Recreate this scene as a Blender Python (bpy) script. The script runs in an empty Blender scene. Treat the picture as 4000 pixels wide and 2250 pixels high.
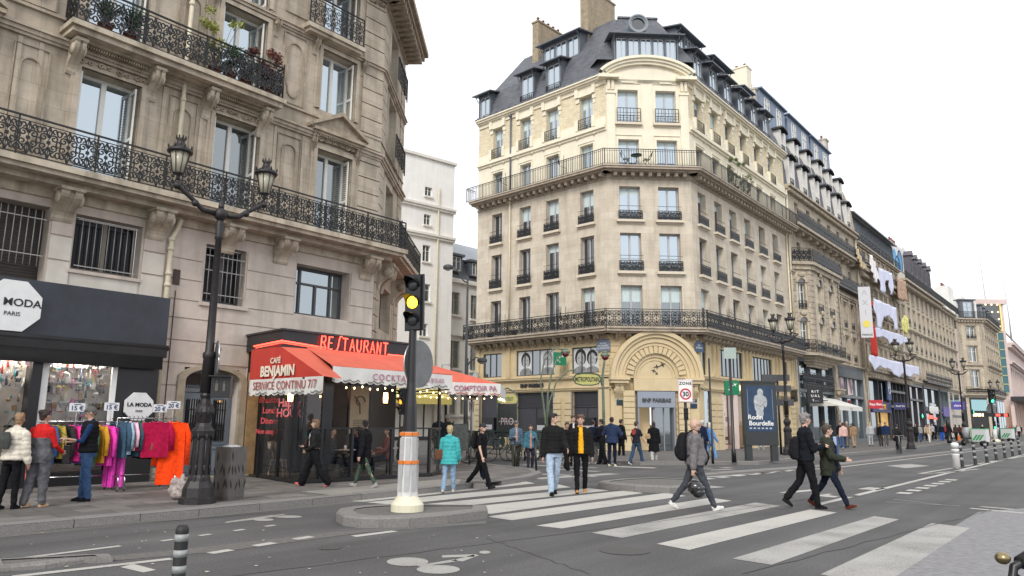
import bpy, math, random
from mathutils import Vector, Matrix
R_ = math.radians; PI = math.pi
rnd = random.Random(7)
S = bpy.context.scene
COL = S.collection
EYE = 1.6; FPX = 2890.0; PITCH = R_(10.3); ROLL = R_(0.5)
cd = bpy.data.cameras.new('camera'); cam = bpy.data.objects.new('camera', cd); COL.objects.link(cam)
cd.sensor_width = 36; cd.lens = 36*FPX/4000; cd.clip_end = 1500; cd.clip_start = 0.05
cam.matrix_world = Matrix.Translation((0, 0, EYE)) @ Matrix.Rotation(PI/2+PITCH, 4, 'X') @ Matrix.Rotation(ROLL, 4, 'Z')
S.camera = cam
W = bpy.data.worlds.new('World'); S.world = W; W.use_nodes = True
nt = W.node_tree; nt.nodes.clear()
sky = nt.nodes.new('ShaderNodeTexSky'); sky.sky_type = 'NISHITA'; sky.sun_disc = False
sky.sun_elevation = R_(38); sky.sun_rotation = R_(200); sky.air_density = 1.0; sky.dust_density = 3.0
hs = nt.nodes.new('ShaderNodeHueSaturation'); hs.inputs['Saturation'].default_value = 0.12
mx = nt.nodes.new('ShaderNodeMix'); mx.data_type = 'RGBA'; mx.inputs[0].default_value = 0.80
bg = nt.nodes.new('ShaderNodeBackground'); bg.inputs[1].default_value = 0.12
wo = nt.nodes.new('ShaderNodeOutputWorld')
nt.links.new(sky.outputs[0], hs.inputs['Color']); nt.links.new(hs.outputs[0], mx.inputs[6])
mx.inputs[7].default_value = (10.2, 10.4, 10.9, 1)
nt.links.new(mx.outputs[2], bg.inputs[0]); nt.links.new(bg.outputs[0], wo.inputs[0])
sl = bpy.data.lights.new('sun', 'SUN'); sl.energy = 1.6; sl.angle = R_(16); sl.color = (1, .96, .9)
so = bpy.data.objects.new('sun', sl); COL.objects.link(so)
so.rotation_euler = (R_(52), 0, R_(-18))
S.view_settings.view_transform = 'Standard'; S.view_settings.look = 'None'
S.view_settings.exposure = 0.28; S.view_settings.gamma = 1
S.render.engine = 'CYCLES'
def ray(u, v):
    x = (u-2000)/FPX; y = (1125-v)/FPX
    c, s = math.cos(ROLL), math.sin(ROLL); x, y = x*c-y*s, x*s+y*c
    cp, sp = math.cos(PITCH), math.sin(PITCH)
    return Vector((x, cp-y*sp, sp+y*cp))
def G(u, v, z=0.0):
    d = ray(u, v); t = (z-EYE)/d.z
    return Vector((d.x*t, d.y*t, z))
def at(u, v, y):
    d = ray(u, v); t = y/d.y
    return Vector((d.x*t, y, EYE+d.z*t))
def FP(M, u, v, off=0.):
    """where a line of sight meets the facade plane of M, moved outward by off: local x, z"""
    I = M.inverted(); o = I @ Vector((0, 0, EYE)); d = I.to_3x3() @ ray(u, v); t = (-off-o.y)/d.y
    return (o.x+d.x*t, o.z+d.z*t)
def frame(x, y, ang, z=0):
    """local x runs along a facade, local -y is outward, z up"""
    a = R_(ang); u = Vector((math.sin(a), math.cos(a), 0)); v = Vector((-u.y, u.x, 0))
    return Matrix(((u.x, v.x, 0, x), (u.y, v.y, 0, y), (0, 0, 1, z), (0, 0, 0, 1)))
def T(x=0, y=0, z=0): return Matrix.Translation((x, y, z))
def Rz(a): return Matrix.Rotation(R_(a), 4, 'Z')
def Ry(a): return Matrix.Rotation(R_(a), 4, 'Y')
def Rx(a): return Matrix.Rotation(R_(a), 4, 'X')
def tag(o, label=None, cat=None, group=None, kind=None):
    if label: o['label'] = label
    if cat: o['category'] = cat
    if group: o['group'] = group
    if kind: o['kind'] = kind
    return o
def empty(name, M=None, label=None, cat=None, group=None, kind=None):
    o = bpy.data.objects.new(name, None); COL.objects.link(o); o.empty_display_size = .2
    if M is not None: o.matrix_world = M if isinstance(M, Matrix) else T(*M)
    return tag(o, label, cat, group, kind)
class MB:
    """collects faces; build() links them as one mesh object"""
    def __init__(s, T0=None): s.v = []; s.f = []; s.m = []; s.uv = []; s.T = T0; s.sm = []
    def add(s, vs, fs, m=0, sm=False):
        b = len(s.v); vs = [Vector(p) for p in vs]
        for f in fs:
            p = [vs[i] for i in f]
            n = (p[1]-p[0]).cross(p[-1]-p[0])
            ax, ay, az = abs(n.x), abs(n.y), abs(n.z)
            if az >= ax and az >= ay: s.uv += [(q.x, q.y) for q in p]
            elif ay >= ax: s.uv += [(q.x, q.z) for q in p]
            else: s.uv += [(q.y, q.z) for q in p]
            s.f.append(tuple(b+i for i in f)); s.m.append(m); s.sm.append(sm)
        s.v += [s.T @ p for p in vs] if s.T is not None else vs
    def box(s, x0, x1, y0, y1, z0, z1, m=0):
        vs = [(x, y, z) for z in (z0, z1) for y in (y0, y1) for x in (x0, x1)]
        s.add(vs, [(0,2,3,1),(4,5,7,6),(0,1,5,4),(2,6,7,3),(0,4,6,2),(1,3,7,5)], m)
    def cbox(s, c, d, M=None, m=0):
        hx, hy, hz = d[0]/2, d[1]/2, d[2]/2
        vs = [Vector((x, y, z)) for z in (-hz, hz) for y in (-hy, hy) for x in (-hx, hx)]
        vs = [(M @ p if M is not None else p)+Vector(c) for p in vs]
        s.add(vs, [(0,2,3,1),(4,5,7,6),(0,1,5,4),(2,6,7,3),(0,4,6,2),(1,3,7,5)], m)
    def quad(s, a, b, c, d, m=0): s.add([a, b, c, d], [(0, 1, 2, 3)], m)
    def poly(s, pts, m=0): s.add(pts, [tuple(range(len(pts)))], m)
    def prism(s, pts, y0, y1, m=0):
        """outline in x,z (counter-clockwise seen from -y) between y0 (front) and y1"""
        n = len(pts)
        s.add([(p[0], y0, p[1]) for p in pts]+[(p[0], y1, p[1]) for p in pts],
              [tuple(range(n)), tuple(range(2*n-1, n-1, -1))]+[(i, n+i, n+(i+1) % n, (i+1) % n) for i in range(n)], m)
    def slab(s, pts, z0, z1, m=0):
        """outline in x,y (counter-clockwise from above)"""
        n = len(pts)
        s.add([(p[0], p[1], z0) for p in pts]+[(p[0], p[1], z1) for p in pts],
              [tuple(range(n-1, -1, -1)), tuple(range(n, 2*n))]+[(i, (i+1) % n, n+(i+1) % n, n+i) for i in range(n)], m)
    def tube(s, pts, r, n=6, m=0, caps=True, sm=True, sy=1.0):
        """r: radius or list; round section swept along pts"""
        pts = [Vector(p) for p in pts]; k = len(pts)
        if not hasattr(r, '__len__'): r = [r]*k
        vs = []; up = None
        for i, p in enumerate(pts):
            d = (pts[min(i+1, k-1)]-pts[max(i-1, 0)])
            if d.length < 1e-9: d = Vector((0, 0, 1))
            d.normalize()
            if up is None: up = Vector((0, 1, 0)) if abs(d.y) < .9 else Vector((1, 0, 0))
            a = d.cross(up)
            if a.length < 1e-6: a = d.cross(Vector((1, 0, 0)))
            a.normalize(); b = a.cross(d).normalized(); up = b
            for j in range(n):
                t = 2*PI*j/n+(PI/4 if n == 4 else 0)
                vs.append(p+a*math.cos(t)*r[i]+b*math.sin(t)*r[i]*sy)
        fs = [(i*n+j, i*n+(j+1) % n, (i+1)*n+(j+1) % n, (i+1)*n+j) for i in range(k-1) for j in range(n)]
        if caps: fs += [tuple(range(n-1, -1, -1)), tuple((k-1)*n+j for j in range(n))]
        s.add(vs, fs, m, sm and n > 4)
    def lathe(s, prof, n=16, c=(0, 0, 0), m=0, sm=True, ph=0, arc=2*PI):
        """prof: (radius, z) from bottom to top"""
        vs = []
        for r, z in prof:
            for j in range(n):
                t = ph+2*PI*j/n; vs.append((c[0]+r*math.cos(t), c[1]+r*math.sin(t), c[2]+z))
        k = len(prof)
        fs = [(i*n+j, i*n+(j+1) % n, (i+1)*n+(j+1) % n, (i+1)*n+j) for i in range(k-1) for j in range(n)]
        fs += [tuple(range(n-1, -1, -1)), tuple((k-1)*n+j for j in range(n))]
        s.add(vs, fs, m, sm)
    def ball(s, c, r, n=10, k=7, m=0, M=None):
        if not hasattr(r, '__len__'): r = (r, r, r)
        vs = []
        for i in range(1, k):
            ph = -PI/2+PI*i/k
            for j in range(n):
                t = 2*PI*j/n; vs.append(Vector((r[0]*math.cos(ph)*math.cos(t), r[1]*math.cos(ph)*math.sin(t), r[2]*math.sin(ph))))
        vs.append(Vector((0, 0, -r[2]))); vs.append(Vector((0, 0, r[2]))); q = len(vs)
        if M is not None: vs = [M @ p for p in vs]
        vs = [p+Vector(c) for p in vs]
        fs = [(i*n+j, i*n+(j+1) % n, (i+1)*n+(j+1) % n, (i+1)*n+j) for i in range(k-2) for j in range(n)]
        fs += [(q-2, (j+1) % n, j) for j in range(n)]+[((k-2)*n+j, (k-2)*n+(j+1) % n, q-1) for j in range(n)]
        s.add(vs, fs, m, True)
    def mesh(s, name, mats):
        me = bpy.data.meshes.new(name); me.from_pydata([tuple(p) for p in s.v], [], s.f)
        for q in (mats if isinstance(mats, (list, tuple)) else [mats]): me.materials.append(q)
        me.polygons.foreach_set('material_index', s.m); me.polygons.foreach_set('use_smooth', s.sm)
        ul = me.uv_layers.new(name='uv'); ul.data.foreach_set('uv', [c for q in s.uv for c in q])
        me.update(); return me
    def build(s, name, mats, parent=None, M=None):
        o = bpy.data.objects.new(name, s.mesh(name, mats)); COL.objects.link(o)
        if parent: o.parent = parent
        if M is not None: o.matrix_local = M
        return o
def link(me, name, parent=None, M=None):
    o = bpy.data.objects.new(name, me); COL.objects.link(o)
    if parent: o.parent = parent
    if M is not None: o.matrix_local = M
    return o
def copy_tree(o, M=None, parent=None):
    c = o.copy(); COL.objects.link(c)
    if parent is not None: c.parent = parent
    if M is not None:
        if parent is None: c.matrix_world = M
        else: c.matrix_local = M
    for ch in list(o.children):
        d = copy_tree(ch, None, c); d.matrix_local = ch.matrix_local
    return c
_mc = {}
def mat(name, col=None, rough=.8, metal=0., ns=6., na=.12, bump=0., bs=40., emit=0., spec=.5, dirt=0., stretch=1., obj=True, coat=0.):
    """principled with two noises in the colour, optional bump and vertical dirt streaks"""
    if name in _mc: return _mc[name]
    m = bpy.data.materials.new(name); m.use_nodes = True; t = m.node_tree; b = t.nodes['Principled BSDF']
    b.inputs['Roughness'].default_value = rough; b.inputs['Metallic'].default_value = metal
    b.inputs['Specular IOR Level'].default_value = spec; b.inputs['Coat Weight'].default_value = coat
    c = (*col, 1)
    tc = t.nodes.new('ShaderNodeTexCoord'); src = tc.outputs['Object']
    if na > 0:
        mp = t.nodes.new('ShaderNodeMapping'); mp.inputs['Scale'].default_value = (1, 1, stretch); t.links.new(src, mp.inputs[0])
        n1 = t.nodes.new('ShaderNodeTexNoise'); n1.inputs['Scale'].default_value = ns; n1.inputs['Detail'].default_value = 8; n1.inputs['Roughness'].default_value = .65
        t.links.new(mp.outputs[0], n1.inputs['Vector'])
        r = t.nodes.new('ShaderNodeMapRange'); r.inputs[1].default_value = .3; r.inputs[2].default_value = .7
        r.inputs[3].default_value = 1-na; r.inputs[4].default_value = 1+na; t.links.new(n1.outputs[0], r.inputs[0])
        mu = t.nodes.new('ShaderNodeMix'); mu.data_type = 'RGBA'; mu.blend_type = 'MULTIPLY'; mu.inputs[0].default_value = 1
        mu.inputs[6].default_value = c; t.links.new(r.outputs[0], mu.inputs[7]); out = mu.outputs[2]
        if dirt > 0:
            mp2 = t.nodes.new('ShaderNodeMapping'); mp2.inputs['Scale'].default_value = (2.2, 2.2, .22); t.links.new(src, mp2.inputs[0])
            n2 = t.nodes.new('ShaderNodeTexNoise'); n2.inputs['Scale'].default_value = 1.6; n2.inputs['Detail'].default_value = 6
            t.links.new(mp2.outputs[0], n2.inputs['Vector'])
            r2 = t.nodes.new('ShaderNodeMapRange'); r2.inputs[1].default_value = .48; r2.inputs[2].default_value = .72; r2.inputs[3].default_value = 0; r2.inputs[4].default_value = dirt
            t.links.new(n2.outputs[0], r2.inputs[0])
            m3 = t.nodes.new('ShaderNodeMix'); m3.data_type = 'RGBA'; t.links.new(r2.outputs[0], m3.inputs[0])
            t.links.new(out, m3.inputs[6]); m3.inputs[7].default_value = (col[0]*.4, col[1]*.38, col[2]*.35, 1); out = m3.outputs[2]
        t.links.new(out, b.inputs['Base Color'])
    else: b.inputs['Base Color'].default_value = c
    if bump > 0:
        n3 = t.nodes.new('ShaderNodeTexNoise'); n3.inputs['Scale'].default_value = bs; n3.inputs['Detail'].default_value = 5; t.links.new(src, n3.inputs['Vector'])
        bp = t.nodes.new('ShaderNodeBump'); bp.inputs['Strength'].default_value = bump; bp.inputs['Distance'].default_value = .02
        t.links.new(n3.outputs[0], bp.inputs['Height']); t.links.new(bp.outputs[0], b.inputs['Normal'])
    if emit > 0:
        b.inputs['Emission Color'].default_value = c; b.inputs['Emission Strength'].default_value = emit
    _mc[name] = m; return m
def brickmat(name, col, col2, mortar, bw, bh, ms=.012, rough=.85, off=.5, dirt=.3, bump=.4, ns=3., bias=0., var=.12):
    """brick or ashlar pattern on the metric uv of the wall"""
    if name in _mc: return _mc[name]
    m = mat(name, col, rough, ns=ns, na=var, dirt=dirt); t = m.node_tree; b = t.nodes['Principled BSDF']
    old = b.inputs['Base Color'].links[0].from_socket
    uv = t.nodes.new('ShaderNodeUVMap'); br = t.nodes.new('ShaderNodeTexBrick')
    br.inputs['Scale'].default_value = 1; br.inputs['Brick Width'].default_value = bw; br.inputs['Row Height'].default_value = bh
    br.inputs['Mortar Size'].default_value = ms; br.inputs['Mortar Smooth'].default_value = .1; br.inputs['Bias'].default_value = bias; br.offset = off
    g = sum(col)/3
    br.inputs['Color1'].default_value = (1, 1, 1, 1); br.inputs['Color2'].default_value = (col2[0]/col[0], col2[1]/col[1], col2[2]/col[2], 1)
    br.inputs['Mortar'].default_value = (mortar[0]/col[0], mortar[1]/col[1], mortar[2]/col[2], 1)
    t.links.new(uv.outputs[0], br.inputs['Vector'])
    mu = t.nodes.new('ShaderNodeMix'); mu.data_type = 'RGBA'; mu.blend_type = 'MULTIPLY'; mu.inputs[0].default_value = 1; mu.clamp_result = False
    t.links.new(old, mu.inputs[6]); t.links.new(br.outputs[0], mu.inputs[7]); t.links.new(mu.outputs[2], b.inputs['Base Color'])
    bp = t.nodes.new('ShaderNodeBump'); bp.inputs['Strength'].default_value = bump; bp.inputs['Distance'].default_value = .01; bp.invert = True
    t.links.new(br.outputs['Fac'], bp.inputs['Height']); t.links.new(bp.outputs[0], b.inputs['Normal'])
    return m
def glassmat(name, col, spec=.9, rough=.04, alpha=1.0, refl=.35, tint=(1,1,1)):
    """dark room behind a reflecting pane; alpha < 1 lets the inside show"""
    if name in _mc: return _mc[name]
    m = bpy.data.materials.new(name); m.use_nodes = True; t = m.node_tree; t.nodes.clear()
    o = t.nodes.new('ShaderNodeOutputMaterial'); gl = t.nodes.new('ShaderNodeBsdfGlossy'); gl.inputs['Roughness'].default_value = rough; gl.inputs['Color'].default_value = (*tint, 1)
    if alpha < 1: inn = t.nodes.new('ShaderNodeBsdfTransparent'); inn.inputs[0].default_value = (*col, 1)
    else: inn = t.nodes.new('ShaderNodeBsdfDiffuse'); inn.inputs[0].default_value = (*col, 1)
    fr = t.nodes.new('ShaderNodeFresnel'); fr.inputs[0].default_value = 1.5
    mr = t.nodes.new('ShaderNodeMapRange'); mr.inputs[1].default_value = 0; mr.inputs[2].default_value = 1; mr.inputs[3].default_value = refl; mr.inputs[4].default_value = 1
    mx = t.nodes.new('ShaderNodeMixShader'); tc = t.nodes.new('ShaderNodeTexCoord')
    n = t.nodes.new('ShaderNodeTexNoise'); n.inputs['Scale'].default_value = 1.3; t.links.new(tc.outputs['Object'], n.inputs[0])
    bp = t.nodes.new('ShaderNodeBump'); bp.inputs['Strength'].default_value = .05; bp.inputs['Distance'].default_value = .05; t.links.new(n.outputs[0], bp.inputs['Height']); t.links.new(bp.outputs[0], gl.inputs['Normal'])
    t.links.new(fr.outputs[0], mr.inputs[0]); t.links.new(mr.outputs[0], mx.inputs[0]); t.links.new(inn.outputs[0], mx.inputs[1]); t.links.new(gl.outputs[0], mx.inputs[2]); t.links.new(mx.outputs[0], o.inputs[0])
    _mc[name] = m; return m
def text(txt, size, mat_, parent=None, M=None, depth=.01, name='lettering', bold=0., align='CENTER', sx=1., font_space=1.):
    c = bpy.data.curves.new('t', 'FONT'); c.body = txt; c.size = size; c.extrude = depth; c.offset = bold; c.align_x = align; c.align_y = 'CENTER'; c.resolution_u = 3; c.space_character = font_space
    o = bpy.data.objects.new('t', c); me = bpy.data.meshes.new_from_object(o); bpy.data.objects.remove(o); me.name = name
    me.transform(Rx(90) @ Matrix.Diagonal((sx, 1, 1, 1)))
    me.materials.clear(); me.materials.append(mat_)
    return link(me, name, parent, M)
def wall(mb, x0, x1, z0, z1, ops=(), y=0., m=0, rev=.25, mr=None):
    """wall in the x,z plane at y facing -y with openings (xa, xb, za, zb[, depth]) and reveals"""
    if mr is None: mr = m
    ops = [o for o in ops if o[1] > x0 and o[0] < x1 and o[3] > z0 and o[2] < z1]
    xs = sorted(set([x0, x1]+[min(max(v, x0), x1) for o in ops for v in o[:2]]))
    zs = sorted(set([z0, z1]+[min(max(v, z0), z1) for o in ops for v in o[2:4]]))
    for i in range(len(xs)-1):
        for j in range(len(zs)-1):
            cx, cz = (xs[i]+xs[i+1])/2, (zs[j]+zs[j+1])/2
            if any(o[0] < cx < o[1] and o[2] < cz < o[3] for o in ops): continue
            mb.quad((xs[i], y, zs[j]), (xs[i+1], y, zs[j]), (xs[i+1], y, zs[j+1]), (xs[i], y, zs[j+1]), m)
    for o in ops:
        a, b, c, d = max(o[0], x0), min(o[1], x1), max(o[2], z0), min(o[3], z1); r = o[4] if len(o) > 4 else rev
        mb.quad((a, y, c), (a, y, d), (a, y+r, d), (a, y+r, c), mr); mb.quad((b, y, d), (b, y, c), (b, y+r, c), (b, y+r, d), mr)
        mb.quad((a, y, d), (b, y, d), (b, y+r, d), (a, y+r, d), mr); mb.quad((b, y, c), (a, y, c), (a, y+r, c), (b, y+r, c), mr)
def window(w, hgt, fm, gm, cols=2, rows=1, ft=.06, split=None, name='window', transom=None, blind=None):
    """French casement template: object 'window' with child 'pane'; origin at bottom centre, front at y=0"""
    a = MB(); hw = w/2
    a.box(-hw, hw, 0, .08, 0, ft*1.4); a.box(-hw, hw, 0, .08, hgt-ft, hgt)
    a.box(-hw, -hw+ft, 0, .08, ft*1.4, hgt-ft); a.box(hw-ft, hw, 0, .08, ft*1.4, hgt-ft)
    for i in range(1, cols):
        x = -hw+w*i/cols; a.box(x-ft*.75, x+ft*.75, -.012, .07, ft*1.4, hgt-ft)
    if transom: a.box(-hw+ft, hw-ft, -.005, .07, transom-ft/2, transom+ft/2)
    for j in range(1, rows):
        z = hgt*j/rows; a.box(-hw+ft, hw-ft, .005, .06, z-.02, z+.02)
    o = a.build(name, fm)
    g = MB(); g.quad((-hw+ft, .045, ft), (hw-ft, .045, ft), (hw-ft, .045, hgt-ft), (-hw+ft, .045, hgt-ft)); g.build('pane', gm, o)
    if blind:
        b = MB(); zz = hgt-ft-(hgt*blind); b.quad((-hw+ft, .043, zz), (hw-ft, .043, zz), (hw-ft, .043, hgt-ft), (-hw+ft, .043, hgt-ft)); b.build('blind', MT['blind'], o)
    return o
def hide_src(o):
    for c in list(o.children): hide_src(c)
    bpy.data.objects.remove(o)
def spiral(cx, cz, r, a0, turns, d=1, n=14, r1=.25):
    return [(cx+(r*(1-(1-r1)*i/n))*math.cos(a0+d*2*PI*turns*i/n), cz+(r*(1-(1-r1)*i/n))*math.sin(a0+d*2*PI*turns*i/n)) for i in range(n+1)]
def strip(mb, p2, y, w, m=0, dep=None):
    """flat iron bar following points in x,z: square section"""
    dep = dep or w
    n = len(p2); L = []
    for i in range(n):
        a = p2[max(i-1, 0)]; b = p2[min(i+1, n-1)]; dx, dz = b[0]-a[0], b[1]-a[1]; l = math.hypot(dx, dz) or 1
        nx, nz = -dz/l*w/2, dx/l*w/2; L += [(p2[i][0]+nx, y-dep/2, p2[i][1]+nz), (p2[i][0]-nx, y-dep/2, p2[i][1]-nz), (p2[i][0]-nx, y+dep/2, p2[i][1]-nz), (p2[i][0]+nx, y+dep/2, p2[i][1]+nz)]
    fs = [(4*i+j, 4*i+(j+1) % 4, 4*i+4+(j+1) % 4, 4*i+4+j) for i in range(n-1) for j in range(4)]+[(3, 2, 1, 0), (4*n-4, 4*n-3, 4*n-2, 4*n-1)]
    mb.add(L, fs, m)
def scroll_rail(mb, x0, x1, z0, h, y, mod=.62, w=.016, rich=True, q=10):
    """wrought iron balcony: rails plus scrolls in each module"""
    w *= 1.35; n = max(1, round((x1-x0)/mod)); d = (x1-x0)/n
    mb.box(x0, x1, y-.025, y+.025, z0+h-.035, z0+h); mb.box(x0, x1, y-.012, y+.012, z0+.04, z0+.062); mb.box(x0, x1, y-.011, y+.011, z0+h-.13, z0+h-.112)
    for i in range(n+1):
        x = x0+i*d
        if i % 4 == 0 or i == n: mb.box(x-.014, x+.014, y-.02, y+.02, z0, z0+h-.035)
    for i in range(n):
        c = x0+(i+.5)*d; zc = z0+h*.47; r = d*.255
        if rich and i:
            for zo in (-.27, 0, .27): strip(mb, [(c-d/2+d*.12*math.cos(t), zc+zo*h+d*.17*math.sin(t)) for t in [2*PI*k/8 for k in range(9)]], y, w)
        for sx in (-1, 1):
            for sz in (-1, 1):
                p = spiral(c+sx*r*1.02, zc+sz*r*1.02, r*.9, (0 if sx < 0 else PI)+(0), 1.35, sz*sx*-1, q+4, .22); strip(mb, p, y, w)
            if rich:
                p = spiral(c+sx*r*1.15, zc+r*2.75, r*.62, -PI/2, .9, -sx, q, .3); strip(mb, p, y, w)
                p = spiral(c+sx*r*1.15, zc-r*2.6, r*.62, PI/2, .9, sx, q, .3); strip(mb, p, y, w)
                strip(mb, [(c, zc+r*1.2), (c+sx*r*.5, zc+r*2.2), (c, z0+h-.13)], y, w)
                strip(mb, [(c, zc-r*1.2), (c+sx*r*.5, zc-r*2.2), (c, z0+.06)], y, w)
        mb.box(c-.035, c+.035, y-.02, y+.02, zc-.035, zc+.035); mb.box(c-.008, c+.008, y-.008, y+.008, z0+.06, z0+h-.12)
def bar_rail(mb, x0, x1, z0, h, y, sp=.13, w=.016, posts=1.6, top=True):
    mb.box(x0, x1, y-.025, y+.025, z0+h-.03, z0+h); mb.box(x0, x1, y-.012, y+.012, z0+.06, z0+.08); mb.box(x0, x1, y-.012, y+.012, z0+h-.14, z0+h-.125)
    n = int((x1-x0)/sp)
    for i in range(n+1):
        x = x0+(x1-x0)*i/max(n, 1); ww = w*1.6 if i % max(1, round(posts/sp)) == 0 else w
        mb.box(x-ww/2, x+ww/2, y-ww/2, y+ww/2, z0+(0 if ww > w else .06), z0+h-.03)
def console(mb, x, z1, w, h, out, m=0):
    """scroll bracket under a slab; top at z1, against y=0"""
    pr = [(0, z1), (-out, z1), (-out, z1-.12*h)]
    for i in range(9):
        t = i/8; pr.append((-out*(.94-.78*t+.12*math.sin(t*PI*2)), z1-h*(.12+.8*t)))
    pr += [(-out*.1, z1-h), (0, z1-h)]
    n = len(pr)
    for xa, xb, k in ((x-w/2, x-w*.12, 1), (x+w*.12, x+w/2, 1), (x-w*.12, x+w*.12, .9)):
        mb.add([(xa, p[0]*k, p[1]) for p in pr]+[(xb, p[0]*k, p[1]) for p in pr],
               [tuple(range(n)), tuple(range(2*n-1, n-1, -1))]+[(i, n+i, n+(i+1) % n, (i+1) % n) for i in range(n)], m)
    mb.box(x-w*.58, x+w*.58, -out*1.03, 0.0, z1-.1*h, z1-.003, m)
    for sx in (-1, 1):
        mb.tube([(x+sx*w*.5, -out*.62, z1-.33*h), (x+sx*w*.60, -out*.62, z1-.33*h)], out*.26, 10, m)
def mould(mb, x0, x1, z, prof, m=0, y=0):
    """stacked fillets: prof = (dz, out) list from z upward"""
    for dz, o in prof: mb.box(x0-o*.0, x1+o*.0, y-o, y+.0, z, z+dz, m); z += dz
MT = {}
MT['iron'] = mat('black_iron', (.018, .019, .021), .45, ns=30, na=.3, metal=.3)
MT['blind'] = mat('window_blind', (.55, .66, .66), .7, na=.06)
MT['white_pvc'] = mat('white_window_paint', (.72, .71, .66), .4, na=.05)
MT['grey_pvc'] = mat('grey_window_paint', (.42, .42, .43), .4, na=.05)
MT['dark_frame'] = mat('dark_window_paint', (.06, .062, .066), .4, na=.1)
MT['black'] = mat('black_paint', (.012, .012, .014), .35, ns=15, na=.2)
MT['white'] = mat('white_paint', (.78, .78, .76), .6, ns=4, na=.06)
MT['glass_sky'] = glassmat('sky_glass', (.10, .13, .15), refl=.52, tint=(.78, .88, .95))
MT['glass_mid'] = glassmat('grey_glass', (.04, .05, .055), refl=.25, tint=(.85, .92, .95))
MT['glass_dark'] = glassmat('dark_glass', (.018, .02, .022), refl=.10)
MT['glass_black'] = glassmat('unlit_glass', (.012, .012, .013), refl=0., tint=(.3, .31, .33))
MT['glass_clear'] = glassmat('clear_glass', (.93, .95, .95), refl=.012, alpha=.5)
# ================================================================ ground, road, kerbs
A_L = 39.3
FL = frame(-7.755, 20.189, A_L)
def lp(s, o, z=0): return FL @ Vector((s, -o, z))
asph = mat('asphalt', (.088, .086, .085), .85, ns=38, na=.42, bump=.5, bs=220)
def asphalt_patches():
    t = asph.node_tree; b = t.nodes['Principled BSDF']; old = b.inputs['Base Color'].links[0].from_socket
    tc = t.nodes.new('ShaderNodeTexCoord'); n = t.nodes.new('ShaderNodeTexNoise'); n.inputs['Scale'].default_value = .35; n.inputs['Detail'].default_value = 6
    t.links.new(tc.outputs['Object'], n.inputs[0]); r = t.nodes.new('ShaderNodeMapRange'); r.inputs[1].default_value = .35; r.inputs[2].default_value = .7; r.inputs[3].default_value = .82; r.inputs[4].default_value = 1.22
    t.links.new(n.outputs[0], r.inputs[0]); m1 = t.nodes.new('ShaderNodeMapping'); m1.inputs['Rotation'].default_value = (0, 0, R_(-50.7)); m2 = t.nodes.new('ShaderNodeMapping'); m2.inputs['Scale'].default_value = (.06, 1.5, 1); t.links.new(tc.outputs['Object'], m1.inputs[0]); t.links.new(m1.outputs[0], m2.inputs[0])
    ns_ = t.nodes.new('ShaderNodeTexNoise'); ns_.inputs['Scale'].default_value = 1.; ns_.inputs['Detail'].default_value = 5; t.links.new(m2.outputs[0], ns_.inputs[0]); rs = t.nodes.new('ShaderNodeMapRange'); rs.inputs[1].default_value = .35; rs.inputs[2].default_value = .65; rs.inputs[3].default_value = .84; rs.inputs[4].default_value = 1.18; t.links.new(ns_.outputs[0], rs.inputs[0])
    ms_ = t.nodes.new('ShaderNodeMath'); ms_.operation = 'MULTIPLY'; t.links.new(r.outputs[0], ms_.inputs[0]); t.links.new(rs.outputs[0], ms_.inputs[1]); r = ms_
    mu = t.nodes.new('ShaderNodeMix'); mu.data_type = 'RGBA'; mu.blend_type = 'MULTIPLY'; mu.inputs[0].default_value = 1
    v = t.nodes.new('ShaderNodeTexVoronoi'); v.inputs['Scale'].default_value = 90; t.links.new(tc.outputs['Object'], v.inputs[0])
    r2 = t.nodes.new('ShaderNodeMapRange'); r2.inputs[1].default_value = 0; r2.inputs[2].default_value = .12; r2.inputs[3].default_value = 1.9; r2.inputs[4].default_value = 1; t.links.new(v.outputs['Distance'], r2.inputs[0])
    mu2 = t.nodes.new('ShaderNodeMix'); mu2.data_type = 'RGBA'; mu2.blend_type = 'MULTIPLY'; mu2.inputs[0].default_value = 1; mu2.clamp_result = False
    t.links.new(old, mu.inputs[6]); t.links.new(r.outputs[0], mu.inputs[7]); t.links.new(mu.outputs[2], mu2.inputs[6]); t.links.new(r2.outputs[0], mu2.inputs[7]); t.links.new(mu2.outputs[2], b.inputs['Base Color'])
asphalt_patches()
g = MB(); g.quad((-300, -60, 0), (500, -60, 0), (500, 700, 0), (-300, 700, 0)); tag(g.build('road', asph), kind='structure')
slabm = brickmat('paving_slabs', (.185, .172, .158), (.10, .093, .086), (.06, .055, .05), .85, .5, .012, .8, dirt=0, ns=2.5, var=.22)
kerbm = mat('granite_kerb', (.20, .19, .18), .8, ns=40, na=.3, bump=.4, bs=150)
gran2 = mat('granite_dark', (.13, .125, .115), .8, ns=30, na=.35, bump=.4, bs=120)
darkpav = mat('asphalt_pavement', (.12, .112, .106), .85, ns=25, na=.2, bump=.3, bs=200)
MT['kerb'] = kerbm
def rot_uv(mb, ang):
    c, s_ = math.cos(R_(ang)), math.sin(R_(ang)); mb.uv = [(u*c-v*s_, u*s_+v*c) for u, v in mb.uv]
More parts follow.
